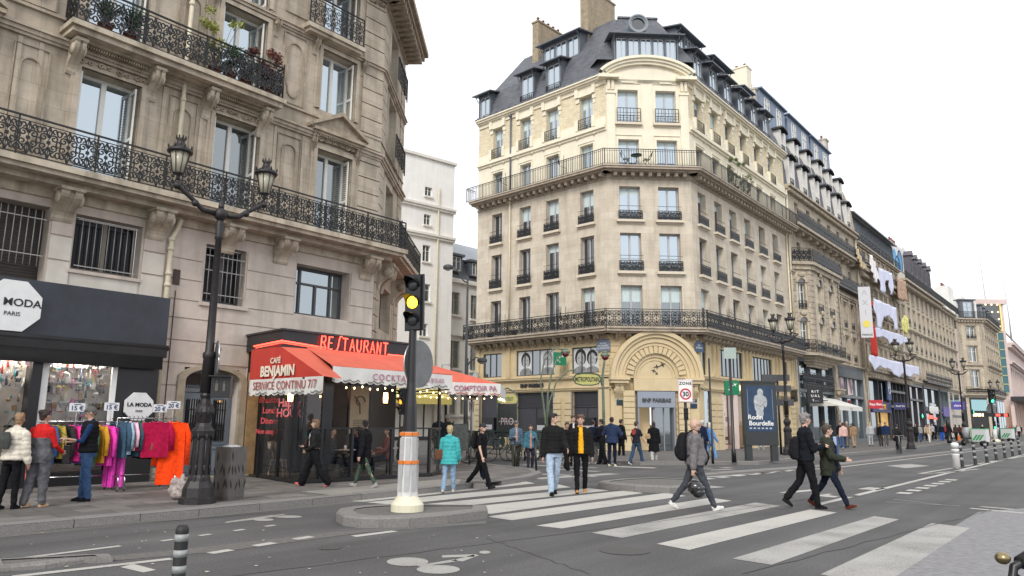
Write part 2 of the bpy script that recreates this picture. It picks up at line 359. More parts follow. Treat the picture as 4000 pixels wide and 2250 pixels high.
def kerb_line(pts, name, side=1, w=.30, h=.13, blk=1.0, mt=None, parent=None):
    """granite blocks along a line of ground points, body to the given side"""
    k = MB(); P = [Vector((p[0], p[1], 0)) for p in pts];
    for a, b in zip(P, P[1:]):
        L = (b-a).length; n = max(1, round(L/blk)); d = (b-a)/n; nr = Vector((-d.y, d.x, 0)).normalized()*side
        for i in range(n):
            p = a+d*i+d.normalized()*.006; q = a+d*(i+1)-d.normalized()*.006; c = .025; j = rnd.uniform(-.006, .006)
            vs = [p, q, q+nr*w, p+nr*w];
            V = [Vector((v.x, v.y, -.02)) for v in vs]+[Vector((p.x, p.y, h-c+j)), Vector((q.x, q.y, h-c+j))]+[Vector((v.x, v.y, h+j)) for v in (p+nr*c, q+nr*c, q+nr*w, p+nr*w)]
            f = [(0,1,5,4),(4,5,7,6),(6,7,8,9),(0,4,6,9,3),(1,2,8,7,5)]
            if side < 0: f = [tuple(reversed(t)) for t in f]
            k.add(V, f)
    o = k.build(name, mt or kerbm, parent)
    if parent is None: tag(o, kind='structure')
    return o
K = [lp(-25, 6.3), lp(-6.9, 6.47), lp(-4.03, 6.57), lp(-1.7, 6.5), lp(2.0, 6.35), lp(3.2, 6.2)]
Kc = [Vector(p) for p in (G(1850, 1911), G(1960, 1897), G(2075, 1878), G(2118, 1862), G(2095, 1848), G(2000, 1835), G(1880, 1822), G(1800, 1812))]
KL = K+Kc
pv = MB(); in_ = [lp(-25, -2), lp(5, -1), Vector((-4.6, 38, 0))]
inner = [Vector((-4.0, 60, 0)), Vector((-30, 60, 0)), lp(-25, -2)]
pts = [Vector((p.x, p.y, .12)) for p in KL]+[Vector((Kc[-1].x-.2, 60, .12))]+[Vector((p.x, p.y, .12)) for p in inner[1:]]
pv.poly(pts); rot_uv(pv, A_L-90+4); tag(pv.build('pavement_near', slabm), kind='structure')
kerb_line(KL[:7], 'kerb_near', 1, blk=1.1); kerb_line(Kc[1:]+[Vector((Kc[-1].x-.2, 60, 0))], 'kerb_side_street', 1)
K2 = [G(1985, 1762), G(2100, 1790), G(2330, 1806), G(2500, 1818), G(2700, 1818), G(2966, 1816), G(3150, 1797), G(3500, 1762), G(3700, 1735), G(3860, 1712)]
K2b = [Vector(p) for p in K2]
d2 = (K2b[-2]-K2b[-4]).normalized(); K2b[-1] = K2b[-2]+d2*26;
far = [K2b[-1]+d2*0, K2b[-1]+Vector((-40, 40, 0)), Vector((-30, 120, 0)), Vector((-3.2, 60, 0))]
pv = MB(); pts = [Vector((p.x, p.y, .12)) for p in [far[-1]]+K2b+far[1:-1]]
pv.poly(pts); tag(pv.build('pavement_corner', darkpav), kind='structure')
kerb_line([far[-1]]+K2b, 'kerb_corner', 1, blk=1.2)
f0 = K2b[-1]+d2*9; pv = MB(); pts = [f0, f0+d2*130, f0+d2*130+Vector((-20, 14, 0)), f0+Vector((-12, 9.5, 0))]
pv.poly([Vector((p.x, p.y, .12)) for p in pts]); tag(pv.build('pavement_far', darkpav), kind='structure'); kerb_line([f0, f0+d2*130], 'kerb_far', 1, blk=2.)
def paintmat(name, c, wear):
    m = mat(name, c, .8, ns=25, na=.12); t = m.node_tree; b = t.nodes['Principled BSDF']
    old = b.inputs['Base Color'].links[0].from_socket; tc = t.nodes.new('ShaderNodeTexCoord')
    n = t.nodes.new('ShaderNodeTexNoise'); n.inputs['Scale'].default_value = 55; n.inputs['Detail'].default_value = 8; n.inputs['Roughness'].default_value = .8; t.links.new(tc.outputs['Object'], n.inputs[0])
    n2 = t.nodes.new('ShaderNodeTexNoise'); n2.inputs['Scale'].default_value = 1.2; t.links.new(tc.outputs['Object'], n2.inputs[0])
    ad = t.nodes.new('ShaderNodeMath'); ad.operation = 'ADD'; t.links.new(n.outputs[0], ad.inputs[0]); m5 = t.nodes.new('ShaderNodeMath'); m5.operation = 'MULTIPLY'; m5.inputs[1].default_value = .35; t.links.new(n2.outputs[0], m5.inputs[0]); t.links.new(m5.outputs[0], ad.inputs[1])
    r = t.nodes.new('ShaderNodeMapRange'); r.inputs[1].default_value = .66-wear*.5; r.inputs[2].default_value = .86-wear*.5; t.links.new(ad.outputs[0], r.inputs[0]); r.inputs[3].default_value = 1; r.inputs[4].default_value = .05
    mu = t.nodes.new('ShaderNodeMix'); mu.data_type = 'RGBA'; t.links.new(r.outputs[0], mu.inputs[0]); mu.inputs[6].default_value = (.1, .098, .095, 1); t.links.new(old, mu.inputs[7]); t.links.new(mu.outputs[2], b.inputs['Base Color'])
    return m
paint = paintmat('road_paint', (.44, .425, .39), -.10); paintw = paintmat('worn_road_paint', (.36, .35, .325), .02)
def gp(*uv): return [G(u, v, .004) for u, v in uv]
mk = MB()
def P(*uv, m=0): mk.poly(list(reversed(gp(*uv))) if True else 0, m)
def sline(a, b, w, m=0, z=.005):
    a = G(*a, z); b = G(*b, z); d = (b-a).normalized(); n = Vector((-d.y, d.x, 0))*w/2
    mk.quad(a-n, b-n, b+n, a+n, m)
def sdash(a, b, w, n, duty=.5, m=0, z=.005):
    a = G(*a, z); b = G(*b, z); d = (b-a)/n
    for i in range(n):
        p = a+d*i; q = p+d*duty; t = d.normalized(); nn = Vector((-t.y, t.x, 0))*w/2; mk.quad(p-nn, q-nn, q+nn, p+nn, m)
zeb = [((2095,2053),(2195,2064),(2858,1956),(2775,1944)), ((2312,2081),(2430,2101),(3050,1976),(2950,1963)), ((2565,2124),(2692,2148),(3270,2002),(3165,1990)),
       ((2860,2182),(3015,2206),(3512,2029),(3415,2016)), ((3205,2243),(3440,2290),(3790,2062),(3640,2043))]
zeb2 = [((1900,2018),(2000,2032),(2680,1937),(2600,1925)), ((1760,1988),(1880,2012),(2515,1926),(2440,1916)), ((1600,1975),(1700,1987),(2380,1916),(2300,1907)), ((1430,1962),(1540,1972),(2230,1903),(2180,1892)),((1320,1955),(1420,1960),(2090,1888),(2050,1880))]
for q in zeb+zeb2:
    w = gp(*q); worn = q in zeb[3:] or q == zeb[1]
    mk.poly(w, 1 if worn else 0)
o = mk.build('zebra_crossing', [paint, paintw]); tag(o, kind='structure')
mk = MB()
sline((0, 2190), (470, 2132), .10, 0); sdash((630, 2113), (1150, 2040), .10, 4, .32);
sdash((820, 2161), (1290, 2083), .15, 3, .46); sdash((1380, 2095), (1560, 2072), .15, 1, .9); sline((50, 2252), (670, 2182), .13)
mk.poly(gp((470, 2215), (560, 2236), (610, 2226), (520, 2202)))
sdash((880, 2042), (1180, 1998), .08, 2, .5, 1)
def disc(u, v, ru, rv, m=1):
    c = [G(u+ru*math.cos(t), v-rv*math.sin(t), .005) for t in [2*PI*i/20 for i in range(20)]]; mk.poly(c, m)
disc(1592, 2194, 82, 17); disc(1712, 2224, 85, 17); mk.poly(gp((1628, 2208), (1640, 2214), (1790, 2192), (1778, 2184)), 1); mk.poly(gp((1727, 2169), (1727, 2178), (1855, 2174), (1850, 2165)), 1); mk.poly(gp((1762, 2190), (1808, 2193), (1872, 2169), (1855, 2165)), 1); disc(1894, 2157, 22, 6)
disc(1125, 2018, 55, 5); disc(1030, 2030, 40, 5); mk.poly(gp((880, 2038), (1060, 2012), (1080, 2018), (900, 2041)), 1)
L0 = G(3194, 1971, .005); L1 = G(4000, 1776, .005); d = (L1-L0).normalized(); n = Vector((-d.y, d.x, 0))
mk.quad(L0-n*.08, L0+d*90-n*.08, L0+d*90+n*.08, L0+n*.08, 0)
for i in range(7):
    a = L0+d*(.8+i*1.0)-n*.55+d*3.2; mk.quad(a, a+d*.5, a+d*.5-n*.3, a-n*.3, 0)
M0 = G(3590, 1850, .005)
M1 = G(3735, 1826, .005); dm = (M1-M0).normalized(); nm = Vector((-dm.y, dm.x, 0))
mk.quad(M0-nm*.06, M0+dm*70-nm*.06, M0+dm*70+nm*.06, M0+nm*.06, 0)
for i in range(3): sline((3600+i*60, 1850-i*4), (3720+i*50, 1846-i*7), .12)
B0 = G(2740, 1865, .005); B1 = G(3270, 1826, .005); B2 = G(3700, 1775, .005); B3 = G(4000, 1737, .005)
for a, b in ((B0, B1), (B1, B2), (B2, B3)):
    t = (b-a).normalized(); nn = Vector((-t.y, t.x, 0))*.08; mk.quad(a-nn, b-nn, b+nn, a+nn, 0)
sdash((2740, 1872), (3170, 1830), .3, 8, .6); sline((3060, 1925), (3200, 1912), .25); sdash((3220, 1940), (3520, 1890), .45, 2, .3)
mk.poly(gp((3465,1819),(3560,1812),(3632,1820),(3535,1829)), 1)
sline((3460, 1960), (3750, 1976), .05, 1); sline((3490, 1950), (3680, 1972), .05, 1); sline((3790, 1985), (4000, 2004), .16, 0); sline((3830, 1978), (3960, 1990), .2, 1)
sline((2770, 1836), (2860, 1832), .3, 1); sdash((2740, 1830), (2890, 1824), .3, 2, .5, 1); sdash((2740, 1905), (2810, 1899), .5, 1, .9, 1)
for i, (a, b) in enumerate([((2060, 1802), (2430, 1812)), ((2040, 1815), (2330, 1828)), ((2150, 1832), (2340, 1842)), ((2080, 1850), (2330, 1862))]): sline(a, b, .42, 1)
sline((2400, 1822), (2560, 1828), .5, 0); sline((1850, 1842), (1990, 1862), .35, 0); sline((2090, 1870), (2400, 1850), .5, 1)
o = mk.build('road_markings', [paint, paintw]); tag(o, kind='structure')
pal = MB(); a = gp((3400, 2250), (3820, 2000), (4000, 1960), (4000, 2250)); a = [Vector((p.x, p.y, .003)) for p in a]; a[-2] = G(4300, 1960, .003); a[-1] = G(5200, 2400, .003); pal.poly(a)
palem = mat('worn_concrete_strip', (.21, .205, .21), .8, ns=9, na=.3, bump=.3, bs=150); tag(pal.build('pale_strip', palem), kind='structure')
gs = MB(); a = [lp(-20, 6.49, .003), lp(2, 6.40, .003), lp(2, 6.72, .003), lp(-20, 6.9, .003)]; gs.poly(list(reversed(a))); tag(gs.build('gutter_strip', gran2), kind='structure')
ps = MB(); ps.poly(gp((0, 2236), (420, 2192), (900, 2150), (1420, 2080), (1900, 2045), (1900, 2035), (1300, 2078), (760, 2140), (0, 2215))); tag(ps.build('patched_strip', mat('old_asphalt', (.125, .12, .112), .85, ns=12, na=.3, bump=.3, bs=160)), kind='structure')
def island(edge, name, hgt=.16, top=None, w=.34, blk=.9, label=None, cat=None):
    root = empty(name, T(*edge[0])); root['kind'] = 'structure'
    E = [Vector((p.x, p.y, 0)) for p in edge]; c = sum(E, Vector())/len(E)
    inner = [p+(c-p).normalized()*w*.8 for p in E]
    t = MB(T(*(-edge[0]))); t.poly([Vector((p.x, p.y, hgt-.012)) for p in inner]); t.build('island_top', top or gran2, root)
    k = MB(T(*(-edge[0]))); n = len(E)
    for i in range(n):
        a, b = E[i], E[(i+1) % n]; ia, ib = inner[i], inner[(i+1) % n]; L = (b-a).length; m = max(1, round(L/blk))
        for j in range(m):
            f0, f1 = j/m+.004, (j+1)/m-.004; p, q = a.lerp(b, f0), a.lerp(b, f1); ip, iq = ia.lerp(ib, f0), ia.lerp(ib, f1); cc = .03
            p2, q2 = p.lerp(ip, cc/w), q.lerp(iq, cc/w)
            V = [(p.x, p.y, -.02), (q.x, q.y, -.02), (q.x, q.y, hgt-cc), (p.x, p.y, hgt-cc), (q2.x, q2.y, hgt), (p2.x, p2.y, hgt), (iq.x, iq.y, hgt), (ip.x, ip.y, hgt), (iq.x, iq.y, -.02), (ip.x, ip.y, -.02)]
            k.add(V, [(0,1,2,3),(3,2,4,5),(5,4,6,7),(0,3,5,7,9),(1,8,6,4,2)])
    k.build('kerb_stones', kerbm, root)
    return root
def arc_px(pts, z=0): return [G(u, v, z) for u, v in pts]
island(arc_px([(1312, 2036), (1340, 2054), (1400, 2062), (1480, 2064), (1600, 2060), (1750, 2046), (1905, 2025), (1900, 2008), (1720, 2006), (1600, 2002), (1480, 2006), (1380, 2014), (1325, 2024)]), 'traffic_island_near')
island(arc_px([(2337, 1908), (2480, 1922), (2620, 1928), (2720, 1924), (2775, 1906), (2700, 1894), (2560, 1888), (2430, 1893), (2350, 1902)]), 'traffic_island_middle')
kk = [G(0, 2236), G(180, 2222), G(330, 2202), G(440, 2196), G(430, 2186), G(300, 2190), G(100, 2200), G(-60, 2212), G(-60, 2240)]
island(kk, 'cycle_lane_divider', hgt=.07, w=.2)
kerb_line([B0+Vector((.1, .35, 0)), B1+Vector((-.1, .35, 0)), B2+Vector((-.2, .4, 0)), B3+Vector((-.2, .4, 0)), B3+d*60+Vector((-.2, .4, 0))], 'cycle_track_kerb', 1, w=.35, h=.08, mt=kerbm)
tp = MB(); a = [G(*q, .126) for q in ((1170, 1920), (1290, 1934), (1790, 1893), (1800, 1872), (1740, 1871))]; tp.poly(a)
tac = brickmat('tactile_paving', (.44, .42, .37), (.40, .38, .33), (.20, .19, .17), .07, .07, .02, off=0, dirt=0); tag(tp.build('tactile_paving', tac), kind='structure')
tm = MB()
for a, b, w_ in (((0, 2085), (1100, 2000), .05), ((900, 2250), (2700, 2020), .035), ((2700, 2020), (3700, 1860), .035), ((2900, 2240), (3900, 1985), .04), ((1900, 2100), (2300, 2240), .03), ((2860, 1968), (3080, 1990), .05)):
    p0, p1 = G(*a, .006), G(*b, .006); dd = p1-p0; nn = Vector((-dd.y, dd.x, 0)).normalized(); L_ = [p0+dd*i/24+nn*(.02*math.sin(i*1.7)+.015*math.sin(i*4.1)) for i in range(25)]
    for p, q in zip(L_, L_[1:]): tm.quad(p-nn*w_*.3, q-nn*w_*.3, q+nn*w_*.3, p+nn*w_*.3)
for u, v, r in ((2440, 2150, .32), (3300, 1935, .34), (1290, 2140, .14)):
    c = G(u, v, .0065); tm.poly([c+Vector((r*math.cos(t), r*math.sin(t), 0)) for t in [2*PI*i/24 for i in range(24)]])
tag(tm.build('road_repairs', mat('tar_seam', (.066, .064, .063), .6, ns=30, na=.3)), kind='structure')
def litter():
    m = MB()
    for i in range(46):
        u, v = rnd.uniform(100, 2000), rnd.uniform(2070, 2240); p = G(u, v, .008); r = rnd.uniform(.01, .035); a = rnd.uniform(0, 6.28)
        m.poly([p+Vector((r*math.cos(a+t)*rnd.uniform(.5, 1), r*math.sin(a+t)*rnd.uniform(.4, 1), .004*(k % 2))) for k, t in enumerate((0, 1.3, 2.4, 3.6, 5.))])
    tag(m.build('litter', mat('paper_scraps', (.5, .46, .38), .9)), 'small leaf and paper scraps scattered on the asphalt', 'litter', kind='stuff')
litter()
# ================================================================ left corner building
st_up = brickmat('beige_stone', (.47, .405, .32), (.42, .36, .28), (.30, .255, .20), 1.35, .44, .006, dirt=.55, ns=1.6, var=.22, bump=.15)
st_orn = mat('carved_stone', (.36, .30, .225), .85, ns=5, na=.3, dirt=.6, bump=.5, bs=40)
st_lo = mat('pinkish_render', (.52, .455, .395), .85, ns=1.5, na=.14, dirt=.35, bump=.12, bs=30)
st_white = mat('whitened_stone', (.60, .56, .49), .85, ns=2, na=.1, dirt=.15)
zinc = mat('zinc_sheet', (.14, .16, .18), .5, ns=3, na=.2, metal=.3)
pipe_c = mat('cream_pipe', (.62, .56, .42), .5, ns=4, na=.12, dirt=.3)
LB = empty('corner_building', FL, 'beige stone apartment block with two wrought iron balconies above the clothes shop and red cafe', 'building')
CH = T(5.0, 0, 0) @ Rz(38.3)
cols = [(-8.0, -6.45), (-4.41, -2.96), (-.94, .48), (2.47, 3.85)]
up = [(a, b, 7.16, 10.02, .42) for a, b in cols]+[(a, b, (10.82 if i < 3 else 11.35), 13.4, .42) for i, (a, b) in enumerate(cols)]+[(a, b, 13.85, 16.0, .42) for a, b in cols]
up += [(a-11, b-11, z0, z1, .42) for a, b in cols[1:] for z0, z1 in ((7.16, 10.02), (10.82, 13.4))]
w = MB(); wall(w, -16, 5.0, 7.05, 16.2, up); w.build('upper_wall', st_up, LB)
lo = [(-5.95, -4.66, 4.6, 6.42, .45), (-4.12, -2.55, 5.05, 6.4, .35), (-.84, .36, 4.70, 6.3, .35), (2.03, 4.03, 4.73, 6.26, .45), (-1.15, .40, .05, 2.95, .35)]
w = MB(); wall(w, -16, 5.0, 0, 7.05, lo)
def course(x0, x1, z0, z1, m=0): w.box(x0, x1, -.035, 0, z0, z1, m)
zs = [.15, .72, 1.30, 1.88, 2.46, 3.04, 3.62, 4.2, 4.68, 5.22, 5.76, 6.30]
for z0, z1 in zip(zs, zs[1:]):
    for a, b in ((-1.80, -.90), (.40, 2.0), (4.07, 5.0)):
        if z0 < 4.6: a2, b2 = (-1.78, 4.99) if z0 >= 3.0 else (None, None)
        else: a2, b2 = a, b
        if a2 is None:
            if (a, b) == (-1.80, -.90): course(-1.8, -1.35, z0+.02, z1-.012)
            elif (a, b) == (.40, 2.0): course(.62, 4.99, z0+.02, z1-.012)
        elif z0 < 4.6:
            if (a, b) == (.40, 2.0): course(-1.78, 4.99, z0+.02, z1-.012)
        else: course(a2, b2-.012, z0+.02, z1-.012)
for z0, z1 in ((4.66, 5.2), (5.22, 5.78), (5.80, 6.3)):
    for a, b in ((-4.62, -4.16), (-2.50, -1.95)): course(a, b, z0+.012, z1-.012, 1 if z0 < 5.7 else 0)
w.quad((-2.56, -.002, 4.66), (-4.12, -.002, 4.66), (-4.12, -.002, 5.0), (-2.56, -.002, 5.0), 1)
w.build('lower_wall', [st_lo, st_white], LB)
w = MB(CH); wall(w, 0, 4.6, 0, 16.2, [(1.5, 2.9, 7.16, 10.02, .4), (1.5, 2.9, 11.3, 13.4, .4), (1.5, 2.9, 13.9, 16.0, .4), (1.2, 3.2, 4.73, 6.26, .4)])
for z in [.2+.54*i for i in range(29)]:
    w.box(.04, .8, -.05, 0, z+.02, z+.52); w.box(3.8, 4.58, -.05, 0, z+.02, z+.52)
w.T = CH @ T(4.6, 0, 0) @ Rz(45); w.quad((0, 0, 0), (14, 0, 0), (14, 0, 16.2), (0, 0, 16.2)); w.build('chamfer_wall', st_up, LB)
w = MB()
for z in [7.5+.52*i for i in range(17)]: w.box(4.15, 5.03, -.055, 0, z+.018, min(z+.50, 16.15))
for x0, x1, c in ((-16, 5.03, None), (-.02, 4.62, CH)):
    w.T = c
    for z, pr in ((7.05, [(.10, .10)]), (10.30, [(.07, .09), (.10, .14), (.06, .2)]), (11.02, [(.07, .08)]), (13.50, [(.06, .06), (.09, .12), (.05, .17)]), (16.2, [(.12, .1), (.14, .18)])): mould(w, x0, x1, z, pr)
w.T = None
for (a, b) in cols:
    for z0, z1 in ((7.16, 10.02), (10.82, 13.4), (13.85, 16.0)):
        if (a, z0) == (2.47, 10.82): z0 = 11.35
        for k, (e, o) in enumerate(((.20, .05), (.12, .09))):
            w.box(a-e, a-.001-.05*k*0, -o, 0, z0, z1+e*1.0); w.box(b+.001, b+e, -o, 0, z0, z1+e*1.0); w.box(a-.001, b+.001, -o, 0, z1+.001, z1+e*.98)
for x in (-9.2, -5.72, -5.28, -2.35, -1.3, 1.0, 1.98, 4.1): w.box(x-.05, x+.05, -.03, 0, 7.2, 10.28)
w.build('stone_trim', st_up, LB)
w = MB()
def relief(x0, x1, z, h):
    n = max(2, int((x1-x0)/.42)); d = (x1-x0)/n
    for i in range(n):
        c = x0+(i+.5)*d; sg = 1 if i % 2 else -1
        strip(w, spiral(c-d*.2, z+h*.5, h*.36, 0, 1.2, sg, 12, .2), -.10, .035, dep=.09); strip(w, spiral(c+d*.25, z+h*.5, h*.28, PI, 1.1, -sg, 10, .2), -.10, .03, dep=.09)
        w.ball((c, -.09, z+h*.5), (.05, .05, .05), 8, 5)
for a, b in cols:
    for z in (10.07, ) : pass
for (a, b) in cols[:3]: relief(a-.15, b+.15, 10.06, .2)
for (a, b) in cols: relief(a-.15, b+.15, 13.60, .22)
a, b = cols[3]; relief(a-.1, b+.1, 10.22, .22); relief(-9, -5, 15.9, .22); relief(4.2, 5.0, 15.88, .24)
for a, b in (cols[3], cols[0]):
    c = (a+b)/2; hw = .78+.22
    w.box(a-.32, b+.32, -.34, 0, 10.52, 10.62); w.box(a-.26, b+.26, -.26, 0, 10.44, 10.52)
    for i in range(22): x = a-.2+(b-a+.4)*i/21; w.box(x-.022, x+.022, -.24, -.1, 10.38, 10.44)
    w.prism([(a-.36, 10.62), (b+.36, 10.62), (b+.36, 10.70), (c, 11.28), (a-.36, 10.70)], -.22, 0)
    for sg in (-1, 1):
        x0 = c-sg*.0; w.add([(c, -.38, 11.22), (c, -.38, 11.36), (c+sg*(hw+.1), -.38, 10.74), (c+sg*(hw+.1), -.38, 10.62), (c, 0, 11.22), (c, 0, 11.36), (c+sg*(hw+.1), 0, 10.74), (c+sg*(hw+.1), 0, 10.62)],
              [(0, 1, 2, 3) if sg > 0 else (3, 2, 1, 0), (1, 5, 6, 2), (0, 3, 7, 4), (2, 6, 7, 3)])
    relief(c-.4, c+.4, 10.76, .2)
    for x in (a-.16, b+.16): console(w, x, 10.42, .15, .75, .22)
def panel(x0, x1, z0, z1):
    strip(w, [(x0, z0), (x1, z0), (x1, z1), (x0, z1), (x0, z0)], -.02, .035, dep=.05); xm = (x0+x1)/2; r = (x1-x0)*.30
    arch = [(xm+r*math.cos(t), z1-.5+r*math.sin(t)) for t in [PI*i/12 for i in range(13)]]
    bot = [(xm-r*math.cos(t)*.8, z0+.42-r*.9*math.sin(t)) for t in [PI*i/12 for i in range(13)]]
    strip(w, arch+[(xm-r, z0+.6), (xm-r*.8, z0+.5)]+bot+[(xm+r*.8, z0+.5), (xm+r, z0+.6), (xm+r, z1-.5)], -.02, .035, dep=.06)
for c, hw in ((-5.45, .36), (-1.95+.13, .38), (1.48, .40)):
    panel(c-hw, c+hw, 7.35, 10.1); panel(c-hw, c+hw, 11.15, 13.4)
    strip(w, [(c-hw, 14.1), (c+hw, 14.1), (c+hw, 15.9), (c-hw, 15.9), (c-hw, 14.1)], -.02, .035, dep=.05)
for a, b in cols:
    for x in (a-.28, b+.28): console(w, x, 13.62, .16, .55, .26)
w.build('carving', st_orn, LB)
w = MB()
for c, x0, x1 in ((None, -16, 5.3), (CH, -.3, 4.9)):
    w.T = c; w.box(x0, x1, -.75, 0, 16.50, 16.66); w.box(x0, x1, -.9, 0, 16.66, 16.85); w.box(x0, x1, -.3, 0, 16.46, 16.5)
    n = int((x1-x0)/.38)
    for i in range(n): x = x0+.2+i*.38; w.box(x, x+.17, -.68, -.02, 16.24, 16.5)
w.build('cornice', st_orn, LB)
w = MB(); w.quad((-16, -.4, 16.86), (5.1, -.4, 16.86), (5.0, .6, 19.6), (-16, .6, 19.6)); w.T = CH; w.quad((0, -.4, 16.86), (4.8, -.4, 16.86), (4.6, .6, 19.6), (0, .6, 19.6)); w.build('roof', zinc, LB)
w = MB(); w.box(-16, 5.62, -.95, 0, 7.06, 7.2); w.box(-16, 5.5, -.86, 0, 6.96, 7.06); w.box(-16, 5.35, -.5, 0, 6.84, 6.96); w.box(-16, 5.02, -.08, 0, 6.62, 6.84)
w.T = CH; w.box(-.32, 4.6, -.92, 0, 7.063, 7.196); w.box(-.25, 4.6, -.83, 0, 6.963, 7.063); w.box(0, 4.6, -.5, 0, 6.843, 6.96); w.T = None
for x in (-6.6, -4.45, -2.28, -.3, 1.42, 4.59): console(w, x, 6.84, .46, .72, .62)
w.T = CH
for x in (.5, 1.1, 3.4, 4.1): console(w, x, 6.84, .34, .9, .6)
w.build('balcony_slab', mat('balcony_stone', (.46, .40, .31), .85, ns=2.5, na=.25, dirt=.7), LB)
w = MB(); scroll_rail(w, -9.0, 5.55, 7.2, .93, -.88, mod=.40, w=.021); w.T = CH; scroll_rail(w, -.3, 4.6, 7.2, .93, -.86, mod=.40, w=.021, q=6)
w.tube([(0, -.88, 7.2), (0, -.88, 8.25)], [.03, .02], 6); w.build('balcony_railing', MT['iron'], LB)
w = MB(); w.box(-4.96, .80, -.80, 0, 10.69, 10.82); w.box(-4.90, .74, -.70, 0, 10.56, 10.69); w.box(-4.6, .45, -.4, 0, 10.52, 10.56)
for x in (-4.62, -2.72, -1.22, .46): console(w, x, 10.52, .24, .78, .55)
for i in range(24):
    for a0 in (-4.4, -.95): x = a0+i*.06; w.box(x, x+.03, -.30, -.1, 10.44, 10.5)
w.build('balcony_slab', _mc['balcony_stone'], LB); w = MB(); w.box(1.62, 3.86, -.48, 0, 13.70, 13.84); w.box(1.7, 3.78, -.4, 0, 13.6, 13.7);
w.build('balcony_slab', _mc['balcony_stone'], LB)
w = MB(); scroll_rail(w, -4.86, .70, 10.82, .98, -.72, mod=.40, w=.021)
w.T = T(.70, -.72, 0) @ Rz(90); scroll_rail(w, 0, .68, 10.82, .98, 0, mod=.4, w=.015); w.T = T(-4.86, -.72, 0) @ Rz(90); scroll_rail(w, 0, .68, 10.82, .98, 0, mod=.4, w=.015); w.T = None
w.tube([(.7, -.72, 10.8), (.7, -.72, 11.9)], .028, 6); w.build('balcony_railing', MT['iron'], LB)
w = MB(); scroll_rail(w, 1.68, 3.80, 13.84, 1.0, -.42, mod=.35, w=.014); w.build('balcony_railing', MT['iron'], LB)
for z in (10.9, 13.9): w = MB(CH); scroll_rail(w, 1.2, 3.2, z, .9, -.35, mod=.35, w=.014, q=6); w.build('balcony_railing', MT['iron'], LB)
def shutter_mesh():
    s = MB(); h = 2.75
    for x0 in (0, ):
        s.box(0, .05, -.02, .02, 0, h); s.box(.33, .38, -.02, .02, 0, h); s.box(.05, .33, -.02, .02, 0, .12); s.box(.05, .33, -.02, .02, h-.1, h); s.box(.05, .33, -.02, .02, h*.5, h*.5+.08)
        n = int((h-.2)/.075)
        for i in range(n):
            z = .14+i*.075
            if abs(z-h*.5-.04) > .06: s.add([(.05, -.018, z), (.33, -.018, z), (.33, .018, z+.045), (.05, .018, z+.045)], [(0, 1, 2, 3), (3, 2, 1, 0)])
    return s.mesh('shutter', MT['white_pvc'])
sh = shutter_mesh()
tw = window(1.42, 2.82, MT['white_pvc'], MT['glass_sky'], 2, ft=.075); td = window(1.42, 2.82, MT['white_pvc'], MT['glass_mid'], 2, ft=.075)
vent = MB(); vent.box(.1, .5, -.016, -.002, 2.765, 2.785)
for k, (a, b) in enumerate(cols):
    for q, (z, zt) in enumerate(((7.2, 10.02), (10.86, 13.4), (13.9, 16.0))):
        src = tw if (k, q) in ((1, 0), (3, 1), (2, 1), (0, 1)) else (td if q == 0 else tw)
        wi = copy_tree(src, T((a+b)/2-.02, .36, z) @ Matrix.Diagonal(((b-a)/1.42, 1, (zt-z)/2.82, 1)), LB)
        link(sh, 'shutter', wi, T(.66, .02, 0) @ Rz(-96)); link(sh, 'shutter', wi, T(-.68, .02, 0) @ Rz(-84))
for z, zt in ((7.2, 10.02), (11.35, 13.4), (13.9, 16.0)):
    copy_tree(tw, CH @ T(2.2, .33, z) @ Matrix.Diagonal((.96, 1, (zt-z)/2.82, 1)), LB)
hide_src(tw); hide_src(td)
brn = mat('brown_shutter', (.035, .026, .022), .6, ns=3, na=.4, stretch=8)
w = MB(); w.box(-5.94, -4.67, .36, .42, 4.62, 6.40)
for i in range(24): w.box(-5.9, -4.68, .345, .36, 4.65+i*.072, 4.70+i*.072)
o = w.build('shuttered_window', brn, LB)
w = window(1.5, 1.32, mat('grey_brown_frame', (.20, .17, .14), .6), MT['glass_black'], 2); w.parent = LB; w.matrix_local = T(-3.335, .28, 5.06)
w = window(1.18, 1.56, MT['dark_frame'], MT['glass_black'], 2); w.parent = LB; w.matrix_local = T(-.24, .28, 4.72)
w = MB()
def grille(a, b, z0, z1, n, rails):
    for i in range(n): x = a+(b-a)*(i+.5)/n; w.tube([(x, .02, z0), (x, .02, z1)], .011, 6)
    for z in rails: w.box(a-.03, b+.03, .0, .03, z-.012, z+.012)
for ar in ((-5.85, -4.75, 5.0, 6.3, 8, (5.25, 6.1)), (-4.02, -2.68, 5.12, 6.3, 9, (5.16, 6.28)), (-.78, .3, 4.78, 6.2, 8, (4.95, 5.6, 6.0))):
    w = MB(); grille(*ar); w.build('window_bars', mat('grey_bars', (.33, .32, .30), .5, metal=.2), LB)
w = MB(); w.box(-.95, .48, -.1, .1, 4.60, 4.70); w.build('window_sill', st_lo, LB); w = MB(); w.box(-4.2, -2.5, -.06, .1, 4.97, 5.05); w.build('window_sill', st_lo, LB)
w = window(1.98, 1.52, MT['dark_frame'], glassmat('mezz_glass', (.05, .06, .065), refl=.38, tint=(.8, .9, .95)), 1, ft=.07); w.parent = LB; w.matrix_local = T(3.03, .40, 4.74)
x = MB(); x.box(-.95, .95, -.01, .05, .98, 1.04); x.box(-.62, -.55, -.01, .05, .1, 1.45); x.box(.52, .59, -.01, .05, .1, 1.45); x.box(-.04, .03, -.01, .05, .1, .98); x.build('glazing_bars', MT['dark_frame'], w)
w = window(1.9, 1.52, MT['dark_frame'], MT['glass_mid'], 2); w.parent = LB; w.matrix_local = CH @ T(2.2, .35, 4.74)
blued = mat('blue_grey_door', (.17, .21, .25), .5, ns=4, na=.12)
w = MB()
